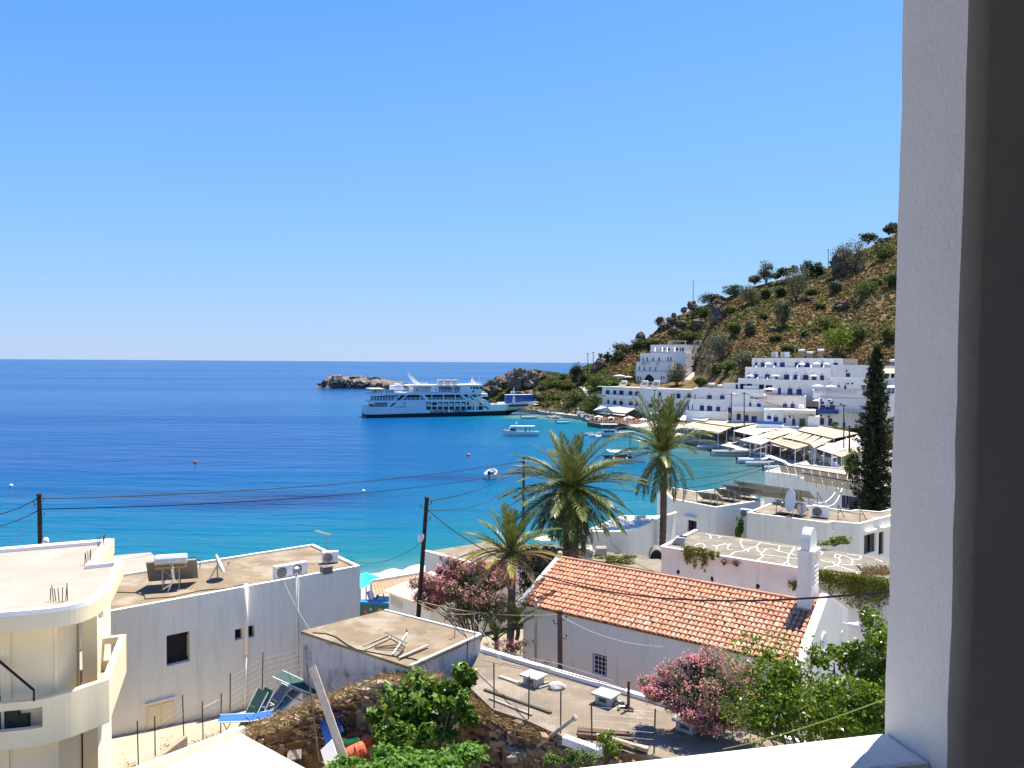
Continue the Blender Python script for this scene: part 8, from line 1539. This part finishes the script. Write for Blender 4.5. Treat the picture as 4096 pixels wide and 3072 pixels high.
# ------------------------------------------------------------ leafy plants
FIG = leafmat('fig leaves',(.06,.13,.012),(.15,.235,.025),.3,.4); LEM = leafmat('bright tree leaves',(.075,.14,.010),(.20,.27,.022),.35,.3); OLE = leafmat('oleander leaves',(.09,.12,.035),(.20,.215,.08),.35,.5); FLW = leafmat('pink blossom',(.62,.18,.22),(.86,.45,.46),.4,.6); CRP = leafmat('creeper leaves',(.11,.15,.018),(.20,.21,.03),.3,.5); WEED = leafmat('fresh weed leaves',(.08,.19,.02),(.15,.28,.035),.35,.5)
DKG = leafmat('dark evergreen leaves',(.035,.058,.016),(.075,.10,.026),.25,.5); OLV = leafmat('olive grey leaves',(.09,.10,.05),(.17,.175,.09),.25,.6); SCR = leafmat('scrub green leaves',(.07,.10,.018),(.15,.17,.035),.3,.6); PIN = leafmat('conifer needles',(.014,.026,.008),(.06,.075,.02),.15,.6)
def limbs(m,base,tips,r):
    for tp in tips:
        a,b = Vector(base),Vector(tp); mid_ = a + (b-a) * .5 + Vector((random.uniform(-.1,.1),random.uniform(-.1,.1),.1)) * (b-a).length; m.tube([a,mid_,b],[r,r*.6,r*.22],6)
def plant(name,label,cat,c,rad,n,ll,lw,mt,base=None,clumps=18,tight=.35,shell=.5,up=.4,trunk=.05,flowers=None,group=None,pname='foliage',extra=None,flat=-.6):
    c = Vector(c); base = Vector(base) if base is not None else c - UZ * rad[2]; o = thing(name,label,cat,base,group); P,od = cloud(c,rad,n,clumps,tight,shell,flat=flat)
    if extra:
        for (c2,r2,n2) in extra: P2,o2 = cloud(c2,r2,n2,max(4,clumps // 3),tight,shell,flat=flat); P = np.vstack([P,P2]); od = np.vstack([od,o2])
    quads(pname,leafquads(P,ll,lw,up,od*.8),mt,o)
    m = MB(); idx = RNG.choice(len(P),min(16,len(P)),replace=False); limbs(m,base,[Vector(P[i]) for i in idx],trunk); m.build('branches',BARKT,o)
    if flowers:
        k,fs_,fm = flowers; on_ = np.linalg.norm((P-np.array(c))/np.array(rad),axis=1) + .25 * od[:,2]; i = RNG.choice(np.argsort(on_)[len(P) // 2:],k,replace=True); on = od[i] / (np.linalg.norm(od[i],axis=1,keepdims=True)+1e-9); Pf = P[i] + on * .05; cl_ = np.repeat(Pf,3,axis=0) + RNG.normal(size=(3*k,3)) * fs_ * .8; quads('blossom',leafquads(cl_,fs_,fs_*.8,.9),fm,o)
    return o
# fig tree in the ruin
c = AY(Z2(1320,1320),24.6); plant('fig_tree','bright green fig tree growing out of the ruin','tree',c,(1.35,1.2,1.55),2600,.23,.16,FIG,Vector((c.x+.1,c.y,6.1)),30,.30,.35,.6,.06,extra=[(AY(Z2(1560,1120),24.2),(.85,.8,.85),1500),(AY(Z2(1170,1400),24.2),(1.0,.8,1.0),1250),(AY(Z2(1330,1500),23.6),(1.2,.9,.8),1200),(AY(Z2(1640,1250),24.0),(.5,.5,.7),500)])
# weeds along the bottom
for x,y,Y,r,n,lb in ((830,1650,20.5,(.7,.6,.35),900,'low weeds at the foot of the scaffold board'),(1150,1660,19.8,(1.5,.8,.35),2400,'bright weeds below the fig tree'),(1450,1620,20.2,(1.6,.8,.4),2600,'bright climbing weeds right of the fig tree foot'),(1660,1560,21.0,(.9,.6,.35),1100,'patch of bright weeds by the fallen stones'),(1080,1560,21.8,(.6,.5,.5),700,'weeds between fig tree and orange drum')):
    c = AY(Z2(x,y),Y); plant('weeds',lb,'weeds',c,r,int(n*.6),.14,.10,WEED,c-UZ*.3,34,.22,.1,.7,.012)
for x,y,Y,r,n,lb in ((700,1600,21.3,(.55,.4,.25),500,'low weeds at the lower white wall'),(880,1590,21.4,(.7,.4,.3),700,'low weeds under the pile of steel beams')): c = AY(Z3(x,y),Y); plant('weeds',lb,'weeds',c,r,n,.08,.05,leafmat('dull weed leaves',(.07,.12,.02),(.12,.17,.035),.3,.6),c-UZ*.25,20,.3,.2,.9,.01)
c = AY(Z3(1090,1500),21.9); plant('shrub','small round green shrub in front of the steel beams','shrub',c,(.42,.4,.5),1300,.07,.035,LEM,c-UZ*.7,14,.35,.4,.5,.03)
# tree at the right, by the pillar
c = AY(Z4(1000,1180),19.5); plant('leafy_tree','large bright green tree in front of the church front','tree',c,(2.7,2.0,2.0),9500,.115,.06,LEM,Vector((c.x+.3,c.y,8.2)),60,.26,.3,.4,.07,extra=[(AY(Z4(1390,900),19.5),(1.1,1.0,1.7),3400),(AY(Z4(720,1050),19.8),(.75,.7,1.0),1300),(AY(Z4(640,1330),19.0),(.9,.8,.8),1500),(AY(Z4(1180,880),20.2),(.6,.5,.45),800),(AY(Z4(990,900),20.0),(.4,.4,.4),350),(AY(Z4(1240,1330),18.2),(1.6,1.0,1.0),2600),(AY(Z4(640,900),20.3),(.22,.2,.3),160)])
# oleanders
c = AY(Z4(280,1130),23.0); plant('oleander','pink flowering oleander in front of the church wall','oleander',c,(1.85,1.1,1.3),8500,.15,.03,OLE,Vector((c.x,c.y,8.3)),80,.20,.2,.6,.03,(3600,.06,FLW),extra=[(AY(Z3(1420,1100),23.2),(.9,.8,.75),3200),(AY(Z4(130,950),23.2),(.5,.5,.4),1100),(AY(Z4(480,1080),22.8),(.6,.5,.7),1500),(AY(Z4(230,1320),22.6),(1.6,.8,.6),4000)])
c = AY(Z3(180,480),36.5); plant('oleander','broad pink flowering oleander left of the small palm','oleander',c,(2.1,1.5,2.0),10500,.18,.038,OLE,Vector((c.x,c.y,6.6)),80,.20,.3,.6,.05,(4200,.078,FLW),extra=[(AY(Z3(30,330),37),(.9,.8,1.0),3000),(AY(BK(1200,850),36.8),(1.2,1.0,1.2),4500),(AY(Z3(330,360),36.8),(.8,.8,.9),2600)])
c = AY(Z3(400,850),31.0); plant('oleander','low pink oleander behind the white terrace rim','oleander',c,(1.3,.5,.5),1500,.12,.022,OLE,c-UZ*.6,16,.28,.3,.3,.02,(420,.045,FLW))
c = AY(Z3(590,950),30.2); plant('oleander','small pink oleander sprig at the terrace rim by the steel pole','oleander',c,(.7,.3,.3),450,.11,.02,OLE,c-UZ*.4,8,.3,.3,.3,.015,(160,.04,FLW))
c = AY(Z3(560,380),37.5); plant('shrub','dark evergreen bush behind the small palm','shrub',c,(1.2,1.0,1.5),2600,.12,.07,DKG,c-UZ*2.5,22,.3,.4,.4,.05)
c = AY(Z3(650,240),39.5); grass('dry_palm_litter',[c+Vector((random.uniform(-1,1),random.uniform(-.6,.6),random.uniform(-.5,.3))) for _ in range(40)],1600,.5,.15,DRY,None,1.2,origin=tuple(c),label='heap of dry straw below the big palm',cat='straw',kind='stuff')
c = HZ(TR(720,440),9.1); plant('shrub','yellow-green shrub on the grey roof edge behind the church ridge','shrub',c+UZ*.2,(1.3,.6,.35),1700,.09,.05,CRP,c,16,.3,.3,.7,.02)
# creepers on the old house
kn = Vector((fdir.y,-fdir.x,0)); K0 = Vector((kf[0].x,kf[0].y,0))
def creeper(label,x0,y0,x1,y1,n,C=F4,mt=CRP):
    P = []; 
    a0,b0 = ONP(C(x0,y0),K0,fdir,UZ); a1,b1 = ONP(C(x1,y1),K0,fdir,UZ)
    for i in range(n):
        if i % 60 == 0: sa,sl = RNG.random(),RNG.uniform(.35,1.0) * (1-.5*abs(RNG.random()-.5))
        t = RNG.random() ** 1.3 * sl; a = a0 + (a1-a0) * (sa+RNG.normal()*.09*(1.2-t)); hg = b0 + .12 + (b1-b0) * t; q = K0 + fdir * a + UZ * hg + kn * (.08+.28*RNG.random()*(1-t*.6)); P.append(tuple(q))
    P = np.array(P); c = K0 + fdir * (a0+a1) / 2 + UZ * b0 + kn * .1; o = thing('creeper',label,'creeper',c); quads('foliage',leafquads(P,.10,.055,.1,np.tile(np.array([kn.x,kn.y,.3]),(n,1))),mt,o); m = MB(); limbs(m,c,[Vector(P[i]) for i in RNG.choice(n,7)],.015); m.build('branches',BARKT,o)
creeper('green creeper hanging at the left end of the patched roof house',315,955,500,1190,1100); creeper('small tuft right of the left hanging creeper',535,1000,620,1110,280); creeper('dry brown creeper patch below the roof edge',650,1075,780,1155,260,mt=leafmat('dry creeper',(.16,.10,.05),(.24,.17,.08),.2,.7))
creeper('green creeper right of the bell tower',985,310,1225,575,1500,Z4); creeper('largest hanging creeper beside the pillar',1205,340,1450,720,2200,Z4); creeper('small creeper left of the bell tower',790,395,835,510,200,Z4)
c = HZ(Z4(1370,330),zk); grass('dry_tuft',[c+Vector((random.uniform(-.5,.5),random.uniform(-.3,.3),0)) for _ in range(20)],380,.42,.12,DRY,None,.5,origin=tuple(c),label='tall dry grass tuft on the patched roof',cat='grass',kind='stuff')
# plants around the bay houses
c = AY(F4(1755,230),74); plant('shrub','bright green tree in front of the tall conifer foot','tree',c,(.75,.7,1.5),900,.22,.15,LEM,Vector((c.x,c.y,3)),24,.3,.4,.4,.1)
c = AY(F4(768,770),54.5); plant('shrub','green climber in the gap left of the dish house','climber',c,(.45,.4,1.3),600,.14,.10,WEED,c-UZ*1.6,10,.4,.3,.4,.03)
c = HZ(F4(1600,945),zk+.1); plant('shrub','green vine behind the patched roof right of the tower','vine',c+UZ*.25,(1.0,.5,.3),900,.11,.07,LEM,c,12,.35,.3,.6,.02)
a_,z_ = tx(F3,1455,1065,192); c = tplane(192) + uT * a_ + UZ * z_; plant('shrub','bright vine between white arches under the blue house','vine',c,(1.3,.8,.9),240,.4,.3,WEED,c-UZ*2,8,.4,.3,.5,.05)
# tall conifer: whorls of branches
def conifer(label,base,top,rmax):
    o = thing('norfolk_pine',label,'tree',base); base,top = Vector(base),Vector(top); H = (top-base).length; m = MB(); m.tube([base,base+(top-base)*.5,top],[.22,.15,.03],8); m.build('trunk',BARKT,o); P,Dn = [],[]; br = MB(); nt_ = 64
    for k in range(nt_):
        t = .06 + .93 * (k/(nt_-1)) ** .95; z = base.z + H * t; rr_ = rmax * (1-t) ** .62 * random.uniform(.82,1.1) + .12; nb = 8; a0 = random.uniform(0,6)
        if t < .15: rr_ *= .9
        for j in range(nb):
            an = a0 + 2 * math.pi * j / nb + random.uniform(-.15,.15); L = rr_ * random.uniform(.55,1.2); d = np.array([math.cos(an),math.sin(an),0]); s0 = np.array([base.x,base.y,z]); s0[2] += random.uniform(-.12,.12); tip = s0 + d * L + np.array([0,0,random.uniform(-.28,.12)*L+.25*L*t]); br.tube([Vector(s0),Vector((s0+tip)/2-np.array([0,0,.08*L])),Vector(tip)],[.035,.025,.012],4,False)
            ns = int(12+23*L)
            for q in range(ns):
                f = .12 + .88 * random.random() ** .8; p = s0 + (tip-s0) * f + np.array([0,0,-.08*L*math.sin(math.pi*f)]); sd = np.array([-d[1],d[0],0]) * random.uniform(-1,1) * .34 * L * (1-f*.6) * .6; P.append(p+sd+np.array([0,0,random.uniform(-.16,.18)])); Dn.append(d*.6+sd*1.5+np.array([0,0,.35]))
    P = np.array(P); Dn = np.array(Dn); quads('foliage',leafquads(P,.34,.11,.5,None,ax=Dn),PIN,o); br.build('branches',BARKT,o); return o
tp_ = AY((873.5,346),68); conifer('tall dark narrow conifer beside the pillar',Vector((tp_.x+.3,68,3.5)),tp_,2.45)
# ------------------------------------------------------------ hillside plants, each placed where it stands
def hplant(label,C,x,y,w,h,mt,kind='bush',n=None,up=.5,base_y=None,cat=None):
    """x, y = middle of the foot as seen; w, h = seen size"""
    sc = {F6: 7.252,F2: 12.64,Q: 23.28,F1: 8.848,F3: 10.79}[C]; p = onhill(C(x,y),335); k = p.y / FPX / sc; W,H_ = w * k * 1.32,h * k * 1.2
    trunkh = H_ * .08 if kind == 'tree' else 0; c = p + UZ * (trunkh+(H_-trunkh)*.48); rad = (W/2,W/2*.9,(H_-trunkh)/2); n = n or int(max(220,min(1500,95*W*H_ ** .8)))
    return plant('hillside_tree' if kind == 'tree' else 'hillside_bush',label,cat or ('tree' if kind == 'tree' else 'bush'),c,rad,n,max(.34,min(.6,W*.11)),max(.2,min(.38,W*.07)),mt,p-UZ*.4,max(8,int(n/28)),.34,.45,up,.12 if kind == 'tree' else .06,None,'plants on the hillside','crown',flat=-.8)
for a in ((F6,1125,520,90,62,OLV,'tree','small round tree left of the tall ridge tree'),(F6,1205,515,96,146,OLV,'tree','tall loose tree standing alone on the ridge'),(F6,1332,460,90,55,DKG,'bush','dark bush on the ridge right of the tall tree'),(F6,1275,482,70,45,SCR,'bush','low bush between tall ridge tree and dark bush'),(F6,970,610,150,82,DKG,'bush','wide dark bush on the middle of the ridge'),(F6,1500,470,90,110,DKG,'tree','dark tree on the ridge left of the crossarm pole'),(F6,1578,455,80,85,DKG,'bush','dark bush just left of the crossarm pole'),(F6,1840,440,190,240,OLV,'tree','large grey-green tree right of the ridge cliff'),(F6,1760,420,130,170,DKG,'bush','dark foliage against the ridge cliff'),(F6,1945,225,110,72,DKG,'tree','dark tree near the top of the ridge'),(F6,2095,160,70,65,DKG,'tree','highest small tree on the ridge'),(F6,2055,345,140,120,SCR,'bush','green bush high up beside the pillar'),(F6,2125,530,100,90,SCR,'bush','green bush touching the pillar edge at mid slope'),(F6,1425,640,170,230,OLV,'tree','big olive tree in the middle of the slope'),(F6,1330,830,110,190,OLV,'tree','leaning olive tree with visible trunk on the slope'),(F6,1090,668,145,130,OLV,'bush','rounded grey olive bush below the ridge'),(F6,1310,605,85,62,DKG,'bush','dark bush left of the big olive tree'),(F6,1195,615,80,60,SCR,'bush','green bush right of the rounded olive bush'),(F6,975,885,95,85,SCR,'bush','fresh green bush above the arched hotel slope'),(F6,1090,890,80,90,OLV,'bush','grey bush right of the fresh green bush'),(F6,1640,850,170,100,SCR,'bush','green bush above the big leafy tree'),(F6,1720,1035,215,200,LEM,'tree','big leafy green tree behind the terraced hotel'),(F6,1865,930,190,110,SCR,'bush','wide green bush right of the big leafy tree'),(F6,1360,1010,110,50,SCR,'bush','low green bush just above the terraced hotel roof'),(F6,875,1075,165,190,OLV,'tree','grey olive tree right of the arched hotel'),(F6,1055,1130,180,120,OLV,'bush','wide olive bush left of the terraced hotel'),(F6,940,1150,130,70,SCR,'bush','green scrub between the two hotels'),(F6,640,930,150,72,SCR,'bush','bright green bush behind the arched hotel roof'),(F6,740,765,120,85,SCR,'bush','green bush left of the big hillside rock'),(F6,945,745,85,60,SCR,'bush','bush right of the big hillside rock'),(F6,790,668,130,82,DKG,'bush','dark bush on the ridge right of the rock pole'),(F6,860,650,90,45,SCR,'bush','low ridge bush right of the dark one'),(F6,1900,612,210,110,SCR,'bush','long dark green thicket high on the slope'),(F6,2010,530,110,55,SCR,'bush','low bush above the long thicket'),(F6,1710,580,90,80,OLV,'bush','dull bush below the crossarm pole'),(F6,1545,600,95,50,SCR,'bush','low green bush right of the big olive tree'),(F6,435,830,62,68,DKG,'bush','dark bush at the left end of the ridge rocks'),(F6,170,1030,160,78,DKG,'bush','dark bush low on the left ridge'),(F6,300,980,150,62,DKG,'bush','dark bush right of the low left one'),(F6,390,960,90,40,SCR,'bush','small green bush left of the arched hotel roof'),(F6,2090,940,90,110,SCR,'bush','green bush low by the pillar edge'),(F6,1180,770,70,40,SCR,'bush','small bush in the open middle slope'),(F6,1480,900,80,40,SCR,'bush','small bush left of the big leafy tree'),(F6,1600,700,80,45,SCR,'bush','small bush in the upper open slope'),(F6,1280,930,90,40,SCR,'bush','low bush between olive tree and hotel roof'),(F6,560,1000,70,50,SCR,'bush','scrub at the left shoulder of the arched hotel'),
          (F2,1600,765,240,265,OLV,'tree','silvery tree in front of the arched hotel'),(F2,335,690,170,180,DKG,'tree','dark round tree on the headland saddle'),(F2,420,740,120,110,DKG,'bush','dark bush left of the pair of poles'),(F2,640,800,290,150,SCR,'bush','broad green tree left of the parasol terrace'),(F2,800,775,150,60,WEED,'bush','fresh green hedge below the parasol terrace'),(F2,870,470,160,130,DKG,'bush','dark bush left of the arched hotel'),(F2,640,420,70,62,DKG,'tree','small tree on the saddle skyline'),(F2,735,375,45,42,DKG,'tree','tiny tree right of the saddle tree'),(F2,730,430,120,60,DKG,'bush','dark bush under the tiny skyline tree'),(F2,2110,640,170,140,SCR,'bush','green scrub right of the path by the hotel'),(F2,1900,770,150,100,SCR,'bush','scrub behind the shuttered guesthouse'),
          (Q,1190,760,480,270,SCR,'bush','large round bush behind the quay kiosk'),(Q,1560,1000,480,420,SCR,'bush','big green tree between quay and taverna'),(Q,620,330,320,160,SCR,'bush','green slope bush above the ferry bow'),(Q,950,450,420,190,SCR,'bush','wide green thicket above the quay'),(Q,720,720,200,140,SCR,'bush','green bush behind the white car'),(Q,420,480,200,130,OLV,'bush','dull bush right of the blue trailer'),(Q,120,420,160,90,DKG,'bush','dark bush on the cliff above the trailer'),(Q,860,240,180,120,DKG,'bush','dark bush under the headland top'),(Q,380,700,200,120,OLV,'bush','grey scrub behind the orange truck'),
          (F1,1755,240,18,50,DKG,'tree','thin dark cypress on the headland edge'),(F1,1830,215,130,30,DKG,'bush','low bush on the headland top left'),(F1,1990,205,110,30,DKG,'bush','low bush on the headland top right'),(F1,1650,300,120,40,SCR,'bush','scrub on the lower headland spur'),(F1,2130,330,180,60,SCR,'bush','green scrub on the headland slope')):
    hplant(a[7],a[0],a[1],a[2],a[3],a[4],a[5],a[6])
# scrub cover of the slope (nobody could count it)
Pq,Cq,Lq = [],[],[]
cols = np.array([(1.0,.72,.55),(.95,.62,.42),(.75,.60,.32),(.55,.62,.25),(.45,.60,.22),(1.1,.85,.62)])
rg = np.random.default_rng(5); cnt = 0
for _ in range(32000):
    px = rg.uniform(486,1200); s = rg.uniform(.03,.995); p = hill_pt(px,s)
    if px > 605 and p.y < np.interp(px,_KX,_KV[:,4]) - 4: continue
    if px < 605 and s < .12: continue
    gr_ = noise.noise(Vector((p.x*.045,p.y*.045,8))) + .25 * rg.normal() + (.35 if px < 610 else -.05); ci = 4 if gr_ > .30 else (3 if gr_ > .10 else (2 if gr_ >-.08 else int(rg.integers(0,3)) if rg.random() < .8 else 5)); r_ = rg.uniform(.35,.85) * (1.35 if ci in (3,4) else 1); k = 13
    d = rg.normal(size=(k,3)); d[:,2] = np.abs(d[:,2]); d /= np.linalg.norm(d,axis=1,keepdims=True); Pq.append(np.array(p)[None]+d*r_*np.array([1,1,.75])); Lq.append(d*1.4); Cq.append(np.tile(cols[ci]*rg.uniform(.75,1.15),(k,1)))
Pq = np.vstack(Pq); Lq = np.vstack(Lq); Cq = np.vstack(Cq)
quads('scrub',leafquads(Pq,.62,.50,.2,Lq),leafmat('scrub tufts',(.19,.165,.085),(.31,.27,.15),.12,.9,attr=True),None,Cq,'stuff','low dry scrub covering the hillside','scrub')
# boulders and crags
ROCKD = mat('dark crag stone',(.22,.165,.115),(.085,.062,.045),.35,.95,.4,.8,c3=(.34,.27,.19),scale3=.5,thr3=(.56,.68))
def crag(label,C,x,y,w,h,seed,mt=ROCKD,dp=.9,rough=.42):
    sc = {F6: 7.252,F2: 12.64,Q: 23.28,F1: 8.848}[C]; p = onhill(C(x,y),335); k = p.y / FPX / sc; rock('crag',p+UZ*h*k*.36,(w*k/2,w*k/2*dp,h*k*.62),seed,mt,None,4,rough,label=label,cat='rock',group='rocks on the hillside')
for i,a in enumerate(((F6,295,925,62,55,'standing rock on the low left ridge'),(F6,665,700,66,62,'rock stack carrying the ridge pole'),(F6,606,720,42,36,'block left of the rock stack'),(F6,535,758,34,30,'round rock on the left ridge rocks'),(F6,525,800,82,48,'large rock under the round rock'),(F6,470,840,76,46,'rock at the lower end of the ridge rocks'),(F6,545,870,90,40,'pale rock ledge left of the hotel roof'),(F6,590,820,70,40,'rock in the middle of the ridge rocks'),(F6,850,800,110,130,'big dark boulder in the middle of the left slope'),(F6,855,690,100,60,'rock ledge above the big dark boulder'),(F6,725,825,90,60,'rock left of the big dark boulder'),(F6,1745,450,150,170,'tall dark cliff on the upper ridge'),(F6,1890,430,60,50,'rock right of the tall dark cliff'),(F6,1755,690,110,50,'grey rocks on the upper slope'),(F6,1405,425,70,40,'rock on the ridge skyline'),(F6,2050,230,110,50,'rock ledge below the top trees'),(F6,2120,140,70,70,'topmost crag beside the pillar'),(F6,1510,640,100,34,'flat stones right of the big olive tree'),(F6,690,740,50,40,'small rock below the rock stack'),(F2,640,560,150,130,'dark crag behind the pole pair'),(F2,1150,190,90,100,'leaning crag left of the arched hotel'),(F2,560,600,100,80,'brown crag below the pole pair'),(F1,1700,330,170,90,'craggy spur of the headland behind the ferry bridge'),(F1,1840,345,190,190,'dark cliff face above the ferry bow'),(F1,1960,330,150,150,'second cliff face right of the dark one'),(F1,1620,380,150,70,'low rocks behind the ferry bridge'),(F1,1900,420,180,60,'pale rocks behind the blue trailer'),(F1,2060,260,110,60,'rock shelf on the headland top'),(F1,1570,330,70,40,'outermost rock of the headland'),(Q,300,620,190,90,'pale rocks right of the blue trailer'),(Q,300,560,120,70,'rocks above the pale ones'))): crag(a[5],a[0],a[1],a[2],a[3],a[4],i+1)
# stones of the islet and the shore
for i,(x,y,w,h) in enumerate(((130,300,60,60),(200,300,70,70),(270,300,90,80),(350,310,90,70),(430,312,80,60),(520,318,100,60),(610,322,90,50),(700,325,80,40),(780,318,80,40),(860,316,70,36),(85,305,40,20),(240,250,120,40),(420,250,140,40),(560,262,120,36))):
    p = AY(F1(x,y),578 if y > 290 else 596); k = p.y / FPX / 8.848; rock('islet_rock',p+UZ*h*k*.1,(w*k/2,w*k/2.4,h*k*.55),40+i,ROCK,None,4,.6,label=['tall','blunt','broad','cracked','dark','leaning','squat','flat','low','rightmost','outermost','upper left','upper middle','upper right'][i]+ ' rock of the islet seen above the ferry stern',cat='rock',group='rocks of the islet')
for i,(x,y) in enumerate(((560,1110),(640,1120),(720,1130),(780,1120),(700,1105))): p = HZ(Q(x,y),0); rock('shore_rock',p+UZ*.1,(1.4,1.2,.7),70+i,ROCKN,None,3,.5,label=['first','second','third','fourth','backmost'][i]+ ' brown rock at the foot of the quay wall',cat='rock',group='rocks below the quay')
